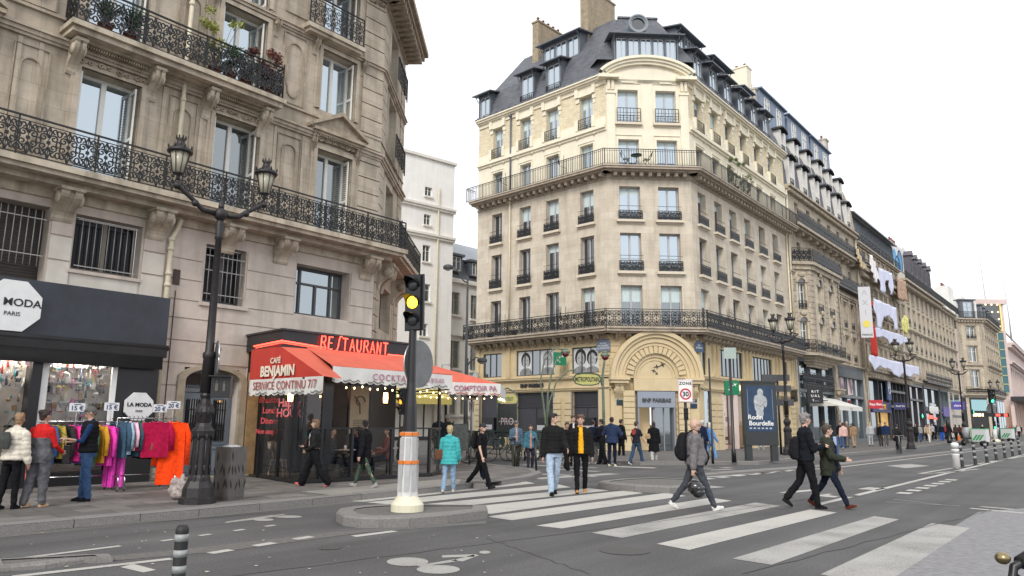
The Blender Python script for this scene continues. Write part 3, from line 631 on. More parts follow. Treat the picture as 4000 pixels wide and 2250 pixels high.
cx = -.375; arch = [(cx+.98*math.cos(t), 2.62+.42*math.sin(t)) for t in [PI*i/14 for i in range(15)]]; archi = [(cx+.78*math.cos(t), 2.60+.33*math.sin(t)) for t in [PI*i/14 for i in range(15)]]
for i in range(14):
    p, q, r, s_ = arch[i], arch[i+1], archi[i+1], archi[i]
    w.add([(p[0], -.12, p[1]), (q[0], -.12, q[1]), (r[0], -.12, r[1]), (s_[0], -.12, s_[1]), (p[0], 0, p[1]), (q[0], 0, q[1]), (r[0], .34, r[1]), (s_[0], .34, s_[1])], [(3, 2, 1, 0), (0, 1, 5, 4), (2, 3, 7, 6)])
for sg in (-1, 1):
    xa, xb = cx+sg*.78, cx+sg*.98; w.box(min(xa, xb), max(xa, xb), -.12, 0, .12, 2.62); w.box(min(xa, xb), max(xa, xb), -.18, 0, .12, .5)
w.box(cx-1.1, cx+1.1, -.3, 0, .02, .16)
w.build('door_surround', mat('door_stone', (.36, .31, .23), .85, ns=4, na=.25, dirt=.5), LB)
dr = MB(); dr.box(cx-.78, cx+.78, .27, .34, .12, 2.95)
for sg in (-1, 1):
    c = cx+sg*.375; dr.box(c-.34, c+.34, .23, .27, .14, 2.3); dr.box(c-.26, c+.26, .20, .23, .95, 2.22); dr.box(c-.28, c+.28, .20, .23, .18, .8); dr.box(c-.2, c+.2, .18, .2, .26, .7); dr.box(c-.29, c+.29, .19, .22, .83, .9)
dr.box(cx-.78, cx+.78, .20, .27, 2.32, 2.42);
for i in range(26): dr.box(cx-.75+i*.058, cx-.72+i*.058, .19, .25, 2.43, 2.5)
d = dr.build('door', blued, LB)
x = MB()
for sg in (-1, 1):
    c = cx+sg*.375; x.box(c-.19, c+.19, .185, .20, 1.05, 2.12)
x.build('door_glass', MT['glass_dark'], d)
x = MB()
for sg in (-1, 1):
    c = cx+sg*.375
    for i in range(6): x.box(c-.17+i*.066, c-.155+i*.066, .16, .175, 1.02, 2.15)
    x.box(c-.2, c+.2, .16, .178, 1.3, 1.33); x.box(c-.2, c+.2, .16, .178, 1.85, 1.88)
x.box(cx-.7, cx+.7, .18, .19, 2.52, 2.8); x.build('door_grille', MT['iron'], d)
x = MB(); x.box(.72, .86, -.05, -.03, 1.25, 1.6); x.box(.62, .69, -.05, -.03, 1.35, 1.52); x.build('intercom', mat('steel_plate', (.35, .34, .32), .4, metal=.6), LB)
w = MB(); w.tube([(-1.86, -.12, .2), (-1.86, -.12, 6.2), (-1.74, -.14, 6.5), (-1.70, -.2, 6.75)], .065, 10)
for z in (1.2, 3.2, 4.95, 5.25, 5.9, 6.15): w.tube([(-1.86, -.12, z), (-1.86, -.12, z+.09)], .082, 10)
w.tube([(-1.90, -.12, 7.2), (-1.90, -.12, 10.1), (-1.90, -.12, 16)], .06, 10)
for z in (8.2, 10.0, 12.8): w.tube([(-1.90, -.12, z), (-1.90, -.12, z+.09)], .078, 10)
w.build('drain_pipe', pipe_c, LB)
w = MB(); w.box(-1.70, -1.52, -.06, -.03, 5.05, 5.45); w.tube([(-1.62, -.045, .3), (-1.60, -.05, 4.9)], .012, 5); w.build('junction_box', mat('rusty_box', (.06, .035, .03), .7, ns=12, na=.5), LB)
# ================================================================ clothes shop front
SH = empty('clothes_shop', FL, 'black clothes shop front with lit window crammed with jewellery and hats', 'shop')
fas = mat('anthracite_fascia', (.028, .034, .045), .5, ns=1.2, na=.35, dirt=.15)
w = MB(); w.box(-9, -1.85, -.34, -.02, 3.38, 4.62); w.build('fascia', fas, SH)
w = MB(); w.box(-9, -1.90, -.52, -.02, 3.10, 3.36); w.tube([(-9, -.46, 3.34), (-1.86, -.46, 3.34)], .07, 10); w.add([(-9, -.56, 2.80), (-2.0, -.56, 2.80), (-2.0, -.54, 3.12), (-9, -.54, 3.12)], [(0, 1, 2, 3), (3, 2, 1, 0)]); w.build('rolled_awning', mat('black_canvas', (.012, .012, .013), .7, ns=3, na=.3, dirt=.3), SH)
w = MB(); w.box(-2.96, -1.98, -.36, 0, .1, 3.1); w.box(-4.76, -4.56, -.38, 0, .1, 3.1); w.box(-9, -2.96, -.36, 0, .1, .42); w.build('shop_frame', MT['black'], SH)
w = MB(); w.box(-3.08, -2.965, -.37, -.30, .6, 2.8); w.box(-4.55, -4.40, -.30, -.24, .5, 2.9); w.build('window_edge', MT['white'], SH)
w = MB(); w.quad((-9, .55, .4), (-2.9, .55, .4), (-2.9, .55, 3.1), (-9, .55, 3.1)); w.quad((-2.95, -.3, .4), (-2.95, -.3, 3.1), (-2.95, .55, 3.1), (-2.95, .55, .4)); w.quad((-9, .55, 3.0), (-2.9, .55, 3.0), (-2.9, -.3, 3.0), (-9, -.3, 3.0)); w.build('display_backing', mat('grey_backing', (.35, .34, .33), .8, ns=3, na=.3), SH)
cs = [(.55, .5, .45), (.6, .05, .05), (.02, .02, .02), (.35, .2, .1), (.1, .35, .4), (.5, .4, .1), (.5, .1, .3), (.7, .68, .65), (.1, .12, .2), (.3, .28, .27)]
cm = [mat('goods_%s' % n, c, .45, na=.2, ns=20) for n, c in zip(('cream', 'red', 'black', 'tan', 'teal', 'gold', 'pink', 'silver', 'navy', 'grey'), cs)]
w = MB()
for i in range(900):
    x = rnd.uniform(-6.3, -3.15); z = 2.95-abs(rnd.gauss(0, 1))*.75
    if z < .8: z = rnd.uniform(.8, 2.9)
    y = rnd.uniform(-.2, .35); m = rnd.choice([0, 0, 1, 2, 2, 2, 3, 4, 5, 6, 7, 7, 8, 9, 9]); k = rnd.random()
    if -4.78 < x < -4.4: continue
    if k < .35: w.tube([(x, y, z), (x+rnd.uniform(-.03, .03), y, z-rnd.uniform(.1, .3))], [.012, .03], 5, m)
    elif k < .6: w.ball((x, y, z), (rnd.uniform(.03, .09), .04, rnd.uniform(.02, .05)), 7, 5, m)
    elif k < .85: w.cbox((x, y, z), (rnd.uniform(.04, .12), .03, rnd.uniform(.05, .16)), Ry(rnd.uniform(-12, 12)), m)
    else: strip(w, [(x+.05*math.cos(t), z+.07*math.sin(t)) for t in [2*PI*j/9 for j in range(10)]], y, .012, m)
tag(w.build('displayed_goods', cm, SH), kind='stuff')
w = MB()
for z in (1.5, 1.95, 2.4, 2.75): w.box(-4.4, -3.1, -.1, .35, z, z+.012)
w.build('shelf', MT['glass_mid'], SH)
w = MB(); w.quad((-4.38, -.31, .42), (-3.08, -.31, .42), (-3.08, -.31, 2.9), (-4.38, -.31, 2.9)); w.quad((-9, -.31, .42), (-4.76, -.31, .42), (-4.76, -.31, 2.9), (-9, -.31, 2.9)); w.build('shop_window', MT['glass_clear'], SH)
w = MB();
for x in (-6.0, -5.4, -4.9, -4.2, -3.8, -3.4): w.ball((x, -.1, 2.9), (.13, .1, .05), 8, 5)
w.build('spotlight', mat('shop_lamp', (1, .95, .85), .5, na=0, emit=45), SH)
def octo(name, M, r, parent=None, lab=None, t1='LA MODA', t2='PARIS', s=1.):
    root = empty(name, M, lab, 'sign'); b = MB(); pts = [(r*math.cos(PI/8+PI/4*i)/math.cos(PI/8)*1., r*math.sin(PI/8+PI/4*i)/math.cos(PI/8)) for i in range(8)]
    b.prism(pts, -.05, .02); b.build('sign_panel', mat('white_sign_panel', (.72, .73, .72), .4, ns=5, na=.06), root)
    text(t1, r*.46*s, MT['black'], root, T(0, -.055, r*.12), .004, bold=.004, sx=1.05); text(t2, r*.25*s, MT['black'], root, T(0, -.055, -r*.33), .004)
    return root
octo('shop_sign', FL @ T(-5.30, -.37, 4.0), .55, lab='large white octagonal sign reading LA MODA on the dark fascia', s=.92)
octo('shop_sign', FL @ T(-2.42, -.40, 1.90), .33, lab='small white octagonal sign reading LA MODA beside the hanging sweaters', s=.82)
def price(x, o, z, tx, lab):
    root = empty('price_card', FL @ T(x, -o, z), lab, 'sign', 'blue and white price cards above the clothes racks'); b = MB(); b.box(-.15, .15, -.006, .006, -.085, .085); b.build('card', mat('white_card', (.75, .76, .78), .5, na=.04), root)
    text(tx, .13, mat('navy_ink', (.02, .03, .10), .6, na=0), root, T(0, -.009, -.02), .001, bold=.003); b = MB(); b.box(-.07, .07, -.009, -.006, .05, .065); b.build('small_print', mat('navy_ink'), root)
    b = MB(); b.tube([(0, .01, -.085), (0, .01, -.4)], .008, 5); b.build('card_stem', MT['grey_pvc'], root)
price(-4.40, 2.05, 1.83, '15 €', 'white card reading 15 € above the bright trousers rack, nearer the red jumper'); price(-3.72, 2.05, 1.86, '15 €', 'white card reading 15 € behind the head of the man with the phone')
price(-2.80, 2.3, 1.84, '20 €', 'white card reading 20 € just right of the small octagonal sign'); price(-2.50, 2.3, 1.92, '20 €', 'white card reading 20 € above the orange cardigan by the door')
chrome = mat('chrome_tube', (.55, .55, .56), .22, metal=1., na=.04)
gmc = {}
def fabric(c, key=None):
    k = 'cloth_%02x%02x%02x' % tuple(int(255*min(1, v)) for v in c)
    return mat(k, c, .9, ns=18, na=.22, bump=.7, bs=16, spec=.12)
def garment_mesh(c, length, kind, seed):
    r = random.Random(seed); b = MB(); hw = .24; n = 18; prof = []
    sl = length*.82 if kind != 'trousers' else 0
    def sheet(x0, x1, z0, z1, th, amp, fl=0.):
        nx, nz = 8, 8; f = []; bk = []
        for j in range(nz+1):
            z = z0+(z1-z0)*j/nz; e = 1+fl*(1-j/nz)
            for i in range(nx+1):
                u = i/nx; x = (x0+x1)/2+(x1-x0)*(u-.5)*e; wv = amp*math.sin(u*11+seed+.6*j/nz)*(1-.7*j/nz); f.append((x, -th+wv, z)); bk.append((x, th+wv, z))
        q = [(j*(nx+1)+i, j*(nx+1)+i+1, (j+1)*(nx+1)+i+1, (j+1)*(nx+1)+i) for j in range(nz) for i in range(nx)]
        b.add(f, q, 0, True); b.add(bk, [tuple(reversed(k)) for k in q], 0, True)
        m = (nx+1)
        for j in range(nz):
            for i, sg in ((0, 1), (nx, -1)):
                A, B = f[j*m+i], f[(j+1)*m+i]; C, D = bk[(j+1)*m+i], bk[j*m+i]; b.add([A, B, C, D] if sg > 0 else [D, C, B, A], [(0, 1, 2, 3)])
    if kind == 'trousers':
        sheet(-.15, -.01, -length, -.05, .02, .012); sheet(.01, .15, -length, -.05, .02, .012)
    else:
        sheet(-.2, .2, -length, -.02, .028, .014, .12)
        for sg in (-1, 1): b.tube([(sg*.19, 0, -.04), (sg*.26, .0, -.25), (sg*.27, -.01, -length*.55-.18)], [.05, .055, .045], 7, sy=.5)
        b.tube([(-.08, 0, -.015), (0, -.02, -.035), (.08, 0, -.015)], .02, 6)
    b.tube([(-.19, 0, -.045), (0, 0, .015), (.19, 0, -.045)], .008, 5, 1)
    strip(b, [(0, .015), (0, .05), (.02, .07), (.02, .09), (-.01, .1)], 0, .007, 1)
    return b.mesh('garment', [fabric(c), MT['black']])
def rack(M, wid, h, lab):
    root = empty('clothes_rack', M, lab, 'clothes rack', 'chrome rolling racks outside the clothes shop')
    b = MB(); b.tube([(-wid/2, 0, h), (wid/2, 0, h)], .016, 8); b.tube([(-wid/2-.1, 0, h-.02), (-wid/2-.1, 0, h+.02)], .01, 5); b.build('hanging_rail', chrome, root)
    for x in (-wid/2, wid/2):
        b = MB(); b.tube([(x, 0, h), (x, 0, .28)], .014, 8); b.build('upright', chrome, root)
        b = MB(); b.tube([(x, -.42, .1), (x, -.42, .26), (x, -.36, .30), (x, .36, .30), (x, .42, .26), (x, .42, .1)], .016, 8)
        b.build('foot_bar', chrome, root)
        for y in (-.42, .42):
            b = MB(); b.T = T(x, y, .05) @ Ry(90); b.lathe([(.05, -.012), (.05, .012)], 12); b.build('caster', mat('grey_caster', (.12, .12, .12), .5, metal=.3), root)
    b = MB(); b.tube([(-wid/2, .1, .30), (wid/2, .1, .30)], .012, 8); b.build('base_bar', chrome, root)
    return root
def hang(rackM, wid, h, items, jit=3):
    n = len(items)
    for i, (c, L, kind, lab) in enumerate(items):
        x = -wid/2+.06+(wid-.12)*i/(n-1); me = garment_mesh(c, L, kind, i)
        o = link(me, 'hanging_'+('trousers' if kind == 'trousers' else 'cardigan' if kind == 'cardigan' else 'jumper'), None, rackM @ T(x-(.22 if c[0] == .40 else .04 if c[0] == .95 else .0), -.34 if c[0] in (.40, .95) else 0, h-.065) @ Rz(-14 if c[0] in (.40, .95) else -66+rnd.uniform(-jit, jit)*3) @ Matrix.Diagonal((1.22, 1.2, 1.12, 1)))
        tag(o, lab, 'garment', 'clothes on the rolling racks')
R1 = frame(*lp(-3.90, 2.05).to_2d(), A_L, .12); R2 = frame(*lp(-2.75, 2.35).to_2d(), A_L, .12)
R1 = FL @ T(-4.15, -1.9, .12) @ Rz(-8); R2 = FL @ T(-3.02, -2.15, .12) @ Rz(-6)
ar_ = rack(R2, 1.15, 1.50, 'chrome rack of jumpers and an orange cardigan in front of the blue door'); b = MB(); [b.tube([(x, 0, 1.49), (x, -.34, 1.51)], .008, 6) for x in (.12, .54)]; b.build('front_arm', chrome, ar_); rack(R1, 1.5, 1.42, 'chrome rack of long bright trousers and jumpers behind the red jumper woman')
hang(R1, 1.5, 1.42, [((.04, .09, .22), .7, 'j', 'blue jumper at the left end of the first rack'), ((.35, .27, .05), .6, 'j', 'mustard jumper on the first rack'), ((.03, .03, .03), .7, 'j', 'black jumper among bright ones on the first rack'), ((.7, .04, .25), .65, 'j', 'pink jumper hanging next to the black one'), ((.2, .08, .35), .7, 'j', 'purple jumper between pink and green ones'), ((.05, .10, .05), .75, 'j', 'dark green jumper beside the purple one'), ((.55, .28, .03), .7, 'j', 'orange brown jumper hanging before the magenta trousers'), ((.75, .06, .42), .75, 'j', 'magenta jumper behind the carrier bag'), ((.62, .05, .38), 1.15, 'trousers', 'long magenta trousers behind the man with the phone'), ((.75, .10, .50), 1.15, 'trousers', 'long bright pink trousers at the right end of the first rack')])
hang(R2, 1.15, 1.50, [((.05, .10, .15), .68, 'j', 'petrol blue top at the left end of the second rack'), ((.30, .42, .52), .62, 'j', 'pale blue top on the second rack'), ((.78, .5, .58), .55, 'j', 'pale pink top on the second rack'), ((.04, .09, .12), .66, 'j', 'dark teal jumper on the second rack'), ((.09, .14, .06), .62, 'j', 'olive jumper on the second rack'), ((.35, .28, .17), .66, 'j', 'beige jumper on the second rack'), ((.01, .01, .012), .7, 'j', 'black jumper in the middle of the second rack'), ((.02, .02, .02), .72, 'j', 'second black jumper hanging by a burgundy one'), ((.16, .01, .10), .66, 'j', 'plum jumper on the second rack'), ((.65, .48, .40), .64, 'j', 'skin pink jumper behind the crimson one'), ((.40, .01, .055), .68, 'j', 'crimson buttoned jumper facing the street'), ((.3, .31, .3), .9, 'j', 'grey cardigan behind the orange one'), ((.95, .07, .01), 1.2, 'cardigan', 'long bright orange cardigan reaching almost to the ground')])
# ================================================================ potted plants on the upper balcony
terra = mat('terracotta', (.22, .07, .035), .8, ns=9, na=.2)
def leafy(mb, c, r, n, ls, seed, m=0, flat=1., droop=0.):
    q = random.Random(seed)
    for i in range(n):
        d = Vector((q.gauss(0, 1), q.gauss(0, 1), q.gauss(0, 1))).normalized()*(q.random()**.45); p = Vector(c)+Vector((d.x*r[0], d.y*r[1], d.z*r[2]))
        a = Vector((q.gauss(0, 1), q.gauss(0, 1), q.gauss(0, .6))).normalized()*ls*q.uniform(.6, 1.3); b = a.cross(Vector((q.gauss(0, 1), q.gauss(0, 1), q.gauss(0, 1)))).normalized()*ls*.32
        mb.add([p-a*.5, p+b, p+a*.5, p-b], [(0, 1, 2, 3)], m)
def pot_plant(M, lab, col, kind, pot=(.17, .26), h=.6, seed=1, n=420, group='potted plants on the upper balcony'):
    root = empty('potted_plant', M, lab, 'plant', group); b = MB(); r, ph = pot; b.lathe([(r*.7, 0), (r, ph*.85), (r*1.08, ph*.86), (r*1.08, ph), (r*.9, ph), (r*.88, ph-.03)], 14); b.build('pot', terra, root)
    b = MB(); q = random.Random(seed); lm = mat('leaf_%02x%02x%02x' % tuple(int(255*v) for v in col), col, .6, ns=5, na=.35)
    if kind == 'spiky':
        for i in range(130):
            t = q.uniform(0, 6.28); o = q.uniform(.25, .5); z = q.uniform(.35, h); w_ = Vector((-math.sin(t), math.cos(t), 0))*.012; p = Vector((0, 0, ph)); e = Vector((o*math.cos(t), o*math.sin(t), z+ph)); md = p.lerp(e, .5)+Vector((0, 0, .12))
            b.add([p-w_, p+w_, md+w_, md-w_, e], [(0, 1, 2, 3), (3, 2, 4)])
    else:
        st = MB()
        for i in range(9):
            t = q.uniform(0, 6.28); e = Vector((.45*h*math.cos(t)*q.uniform(.4, 1), .3*h*math.sin(t), ph+h*q.uniform(.6, 1))); m_ = e*.5+Vector((0, 0, .1)); st.tube([(0, 0, ph), m_, e], [.012, .008, .004], 5)
            leafy(b, e, (.16, .14, .14), n//14, .085, seed+i); leafy(b, m_, (.14, .12, .12), n//30, .08, seed+i+50)
        st.build('stem', mat('twig', (.08, .055, .035), .9), root)
    b.build('foliage', lm, root); return root
g1 = (.045, .085, .03)
pot_plant(FL @ T(-4.15, -.52, 10.82), 'spiky green plant in a clay pot at the left end of the upper balcony', (.07, .11, .06), 'spiky', seed=3)
pot_plant(FL @ T(-3.55, -.52, 10.82), 'grassy dark plant in a clay pot, second from the left end of the upper balcony', (.04, .09, .035), 'spiky', seed=4, h=.75)
pot_plant(FL @ T(-1.30, -.50, 10.82), 'tall yellow green shrub in a clay pot on the upper balcony', (.30, .33, .07), 'bush', h=1.55, seed=5, n=700)
pot_plant(FL @ T(-.85, -.50, 10.82), 'low dark green plant beside the yellow shrub', (.05, .09, .04), 'bush', h=.7, seed=6)
pot_plant(FL @ T(-.35, -.50, 10.82), 'dark green plant between the low plant and the red maple', (.045, .085, .05), 'bush', h=.75, seed=7)
pot_plant(FL @ T(.30, -.48, 10.82), 'reddish brown maple in a clay pot at the right end of the upper balcony', (.16, .055, .045), 'bush', h=1.3, seed=8, n=1500)
# ================================================================ red cafe terrace
CF = empty('cafe_terrace', FL, 'glazed black cafe terrace under red awnings with neon RESTAURANT sign', 'cafe terrace')
redc = mat('red_canvas', (.50, .045, .03), .8, ns=2, na=.1, dirt=.12); redc2 = mat('red_canvas_pale', (.60, .125, .075), .8, ns=2, na=.1, dirt=.1)  # paler red for the sloping tops, deeper red for side and underside
valm = mat('valance_cloth', (.66, .65, .62), .85, ns=3, na=.07, dirt=.1); neon = mat('red_neon', (1, .05, .03), .4, na=0, emit=6)
w = MB(); A = (.55, -.02); B_ = (.28, -2.15); C_ = (4.75, -2.15); D_ = (5.0, -.02)
w.slab([A, B_, C_, D_], 3.46, 3.90); w.build('fascia', MT['black'], CF)
w = MB(); w.slab([(A[0]-.05, A[1]), (B_[0]-.06, B_[1]-.06), (C_[0]+.05, C_[1]-.06), (D_[0], D_[1])], 3.90, 3.95); w.build('fascia_cap', mat('old_zinc_cap', (.04, .04, .042), .6, ns=6, na=.4), CF)
w = MB()
w.tube([(.24, -.9, 3.55), (.235, -2.19, 3.62), (1.35, -2.20, 3.56)], .018, 6); w.tube([(1.35, -2.20, 3.56), (1.6, -2.2, 3.56)], .012, 5); w.tube([(3.82, -2.20, 3.53), (4.8, -2.20, 3.53)], .018, 6); w.tube([(.24, -1.0, 3.50), (.235, -2.19, 3.57), (1.6, -2.20, 3.51)], .01, 5)
LT = {'R': [[(0, 0), (.1, 1), (.6, 1), (.68, .78), (.55, .55), (.12, .5)], [(.4, .5), (.75, 0)]], 'E': [[(.62, 1), (.1, 1), (0, 0), (.55, 0)], [(.05, .5), (.5, .5)]],
      'S': [[(.9, 1.12), (.62, 1.1), (.5, .85), (.38, .3), (.25, 0), (-.1, -.12)]], 'T': [[(-.05, 1), (.7, 1)], [(.35, 1), (.3, 0)]], 'A': [[(0, 0), (.35, 1), (.7, 0)], [(.12, .35), (.6, .35)]],
      'U': [[(.02, 1), (0, .3), (.2, 0), (.45, 0), (.62, .3), (.65, 1)]], 'N': [[(0, 0), (.05, 1), (.55, 0), (.62, 1)]]}
x = 1.42
for chh in 'RESTAURANT':
    for st in LT[chh]: w.tube([(x+p[0]*.24, -2.22, 3.52+p[1]*.34) for p in st], .013, 5); w.tube([(x+.022+p[0]*.22, -2.215, 3.535+p[1]*.31) for p in st], .007, 4)
    x += .245
w.build('neon_lettering', neon, CF)
def scallop(mb, a, b, h, m=0, n=16, y=None):
    """hanging valance from point a to b with scalloped foot"""
    a, b = Vector(a), Vector(b); N = n*6; V = []
    t = (b-a).normalized(); nn = Vector((t.y, -t.x, 0))*.004
    for i in range(N+1):
        p = a.lerp(b, i/N); d = h-.04+.045*abs(math.sin(PI*i/6)); wv = Vector((t.y, -t.x, 0))*.012*math.sin(i*.35); V += [p+wv*0, p+wv+Vector((0, 0, -d*.5)), p+wv*1.6+Vector((0, 0, -d))]
    mb.add(V, [(3*i+j+1, 3*i+j+4, 3*i+j+3, 3*i+j) for i in range(N) for j in range(2)], m, True)
def dots(mb, a, b, h, n=16, off=.006):
    a, b = Vector(a), Vector(b); t = (b-a).normalized(); nn = Vector((t.y, -t.x, 0))*off; N = n*7
    for i in range(N):
        for k, q in ((0, 0), (1, .5)):
            f = (i+q)/N; p = a.lerp(b, f)+nn; z = -(h-.075+.045*abs(math.sin(PI*(i+q)*6/7/6)))+(.022 if k else 0)
            s_ = .011; mb.add([p+t*-s_+Vector((0, 0, z-s_)), p+t*s_+Vector((0, 0, z-s_)), p+t*s_+Vector((0, 0, z+s_)), p-t*s_+Vector((0, 0, z+s_))], [(0, 1, 2, 3)])
aw = MB(); a0 = (.12, -1.0, 3.44); a1 = (.10, -2.4, 3.44); a2 = (.05, -4.25, 2.64); a3 = (.62, -4.25, 2.60); a4 = (1.0, -2.35, 3.46); ab = (.12, -1.2, 2.64)
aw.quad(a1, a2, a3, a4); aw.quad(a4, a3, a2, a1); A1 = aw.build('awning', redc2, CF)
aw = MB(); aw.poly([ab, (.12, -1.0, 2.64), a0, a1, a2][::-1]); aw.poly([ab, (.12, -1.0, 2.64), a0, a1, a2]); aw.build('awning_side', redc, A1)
aw = MB(); scallop(aw, (.10, -1.05, 2.64), (.05, -4.27, 2.64), .42, n=12); aw.build('valance', valm, A1)
aw = MB(); dots(aw, (.10, -1.05, 2.64), (.05, -4.27, 2.64), .42, 12, .01); aw.build('dotted_hem', MT['black'], A1)
MS = T(.085, -2.67, 0) @ Rz(-90.9)
tr = mat('valance_red_ink', (.38, .10, .09), .8, na=.05); crm = mat('cream_ink', (.75, .68, .55), .8, na=.05)
def side(o, z): return T(.045, -o, z) @ Rz(-90.9)
text('SERVICE CONTINU 7/7', .295, tr, A1, side(2.65, 2.46), .002, sx=.93, bold=.001); text('BENJAMIN', .36, crm, A1, side(2.35, 2.82), .002, bold=.014, sx=.93); text('CAFÉ', .2, crm, A1, side(2.25, 3.09), .002, bold=.004)
aw = MB(); aw.quad((.95, -2.25, 3.50), (.66, -3.75, 2.96), (4.9, -3.75, 2.96), (4.75, -2.25, 3.50)); aw.quad((4.75, -2.25, 3.49), (4.9, -3.75, 2.95), (.66, -3.75, 2.95), (.95, -2.25, 3.49)); aw.tube([(.66, -3.76, 2.94), (4.9, -3.76, 2.94)], .02, 6); A2 = aw.build('awning', redc2, CF)
aw = MB(); scallop(aw, (.66, -3.80, 2.93), (4.9, -3.80, 2.93), .40, n=16); aw.build('valance', valm, A2); aw = MB(); dots(aw, (.66, -3.80, 2.93), (4.9, -3.80, 2.93), .40, 16, .01); aw.build('dotted_hem', MT['black'], A2)
pk = mat('mauve_ink', (.40, .16, .24), .8, na=.05)
text('COCKTAIL', .24, pk, A2, T(2.62, -3.825, 2.72), .002, bold=.003, font_space=1.25); text('BEAUJOLAIS', .17, pk, A2, T(4.1, -3.825, 2.74), .002)
ca = empty('corner_awning', T(-4.45, 26.2, 0), 'red awning over the side street terrace with a white COMPTOIR valance', 'awning')
aw = MB(); P0 = (0, .2, 4.0); P1 = (1.7, 1.0, 3.72); Q0 = (-.2, -.6, 2.98); Q1 = (2.35, -.6, 2.95); Q2 = (4.05, -.2, 2.92); R0 = (4.2, 5.5, 2.92); R1_ = (.2, 5.5, 3.95)
P0 = (1.45, .0, 3.62)
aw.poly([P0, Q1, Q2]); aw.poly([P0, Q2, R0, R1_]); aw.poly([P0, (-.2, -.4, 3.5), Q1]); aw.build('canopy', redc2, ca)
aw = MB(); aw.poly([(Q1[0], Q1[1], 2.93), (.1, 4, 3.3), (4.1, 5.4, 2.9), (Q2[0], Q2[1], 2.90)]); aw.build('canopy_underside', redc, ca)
aw = MB(); scallop(aw, (2.33, -.62, 2.95), (4.08, -.22, 2.92), .42, n=9); scallop(aw, (4.08, -.22, 2.92), (4.22, 5.5, 2.92), .42, n=18); aw.build('valance', valm, ca)
aw = MB(); dots(aw, (2.33, -.62, 2.95), (4.08, -.22, 2.92), .42, 9, .012); aw.build('dotted_hem', mat('red_dots', (.45, .06, .05), .8, na=0), ca)
text('COMPTOIR PA', .25, pk, ca, T(3.22, -.45, 2.74) @ Rz(12.9), .002, bold=.004, sx=.92)
aw = MB()
for a, b in (((.2, 3.5, 2.7), (2.4, -.5, 2.9)), ((.2, 1, 2.6), (4.0, -.2, 2.86)), ((1.0, 0, 2.55), (3.9, 4.5, 2.85))): aw.tube([a, b], .02, 6)
aw.build('folding_arm', MT['black'], ca)
gl = glassmat('terrace_glass', (.92, .94, .94), refl=.02, alpha=.5)
w = MB()
def post(x, o, z0=.12, z1=3.0, r=.035): w.box(x-r, x+r, -o-r, -o+r, z0, z1)
post(.55, 1.0, z1=3.5); post(.33, 2.2); post(.20, 3.0, z1=2.2); post(.12, 3.50, z1=2.2); post(.62, 3.55, z1=2.85); post(1.5, 3.62, z1=1.42); post(2.75, 3.70, z1=1.42); post(4.05, 3.80, z1=1.42); post(5.0, 3.2, z1=2.9); post(3.1, 1.6, z1=3.4, r=.05); post(1.35, 1.6, z1=3.4, r=.05)
for a, b in (((.6, -.95), (.06, -3.52)), ((.06, -3.52), (4.1, -3.82)), ((4.1, -3.82), (5.2, -3.1))):
    a, b = Vector((*a, 0)), Vector((*b, 0))
    for z, t in ((.18, .06), (1.42 if a.x > .05 and a.x < .1 or a.x > 4 else 2.62, .025)): w.tube([a+Vector((0, 0, z)), b+Vector((0, 0, z))], t, 4)
    w.tube([a+Vector((0, 0, .45)), b+Vector((0, 0, .45))], .012, 4)
w.build('terrace_frame', MT['black'], CF)
w = MB()
for a, b, z1 in (((.6, -.95), (.06, -3.52), 2.6), ((.06, -3.52), (.62, -3.55), 2.9), ((.62, -3.55), (4.1, -3.82), 1.4), ((4.1, -3.82), (5.2, -3.1), 1.4)): w.quad((*a, .15), (*b, .15), (*b, z1), (*a, z1))
w.build('terrace_glass', gl, CF)
w = MB(); w.box(.62, .95, -3.50, -3.44, .2, 2.6); w.build('dark_panel', MT['black'], CF)
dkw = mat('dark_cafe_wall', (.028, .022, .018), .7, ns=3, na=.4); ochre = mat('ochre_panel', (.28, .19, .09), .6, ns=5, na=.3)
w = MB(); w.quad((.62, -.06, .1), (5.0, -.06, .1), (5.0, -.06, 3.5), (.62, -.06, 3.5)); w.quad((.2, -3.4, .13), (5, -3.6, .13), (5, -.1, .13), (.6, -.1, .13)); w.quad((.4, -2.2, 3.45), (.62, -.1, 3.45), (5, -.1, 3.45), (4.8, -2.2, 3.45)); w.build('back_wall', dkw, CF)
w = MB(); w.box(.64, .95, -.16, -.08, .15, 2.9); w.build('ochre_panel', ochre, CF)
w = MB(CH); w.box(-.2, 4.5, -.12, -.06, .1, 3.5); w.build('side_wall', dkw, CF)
w = MB(); w.box(2.95, 3.65, -1.66, -1.62, 1.25, 2.6); o = w.build('menu_board', mat('poster_paper', (.42, .34, .22), .7, ns=6, na=.1), CF)
w = MB(); strip(w, spiral(3.3, 2.15, .2, 0, .7, 1, 10, .5), -1.67, .02); strip(w, [(3.1, 2.3), (3.3, 2.1), (3.32, 1.8)], -1.67, .02)
for i in range(6): w.box(3.08, 3.52, -1.675, -1.665, 1.62-i*.05, 1.63-i*.05)
w.box(2.90, 2.95, -1.67, -1.6, 1.2, 2.65); w.box(3.65, 3.70, -1.67, -1.6, 1.2, 2.65); w.box(2.90, 3.70, -1.67, -1.6, 2.6, 2.65); w.build('menu_print', MT['black'], o)
warm = mat('warm_lamp', (1, .50, .16), .5, na=0, emit=14); bulb = mat('warm_bulb', (1, .72, .35), .5, na=0, emit=8)
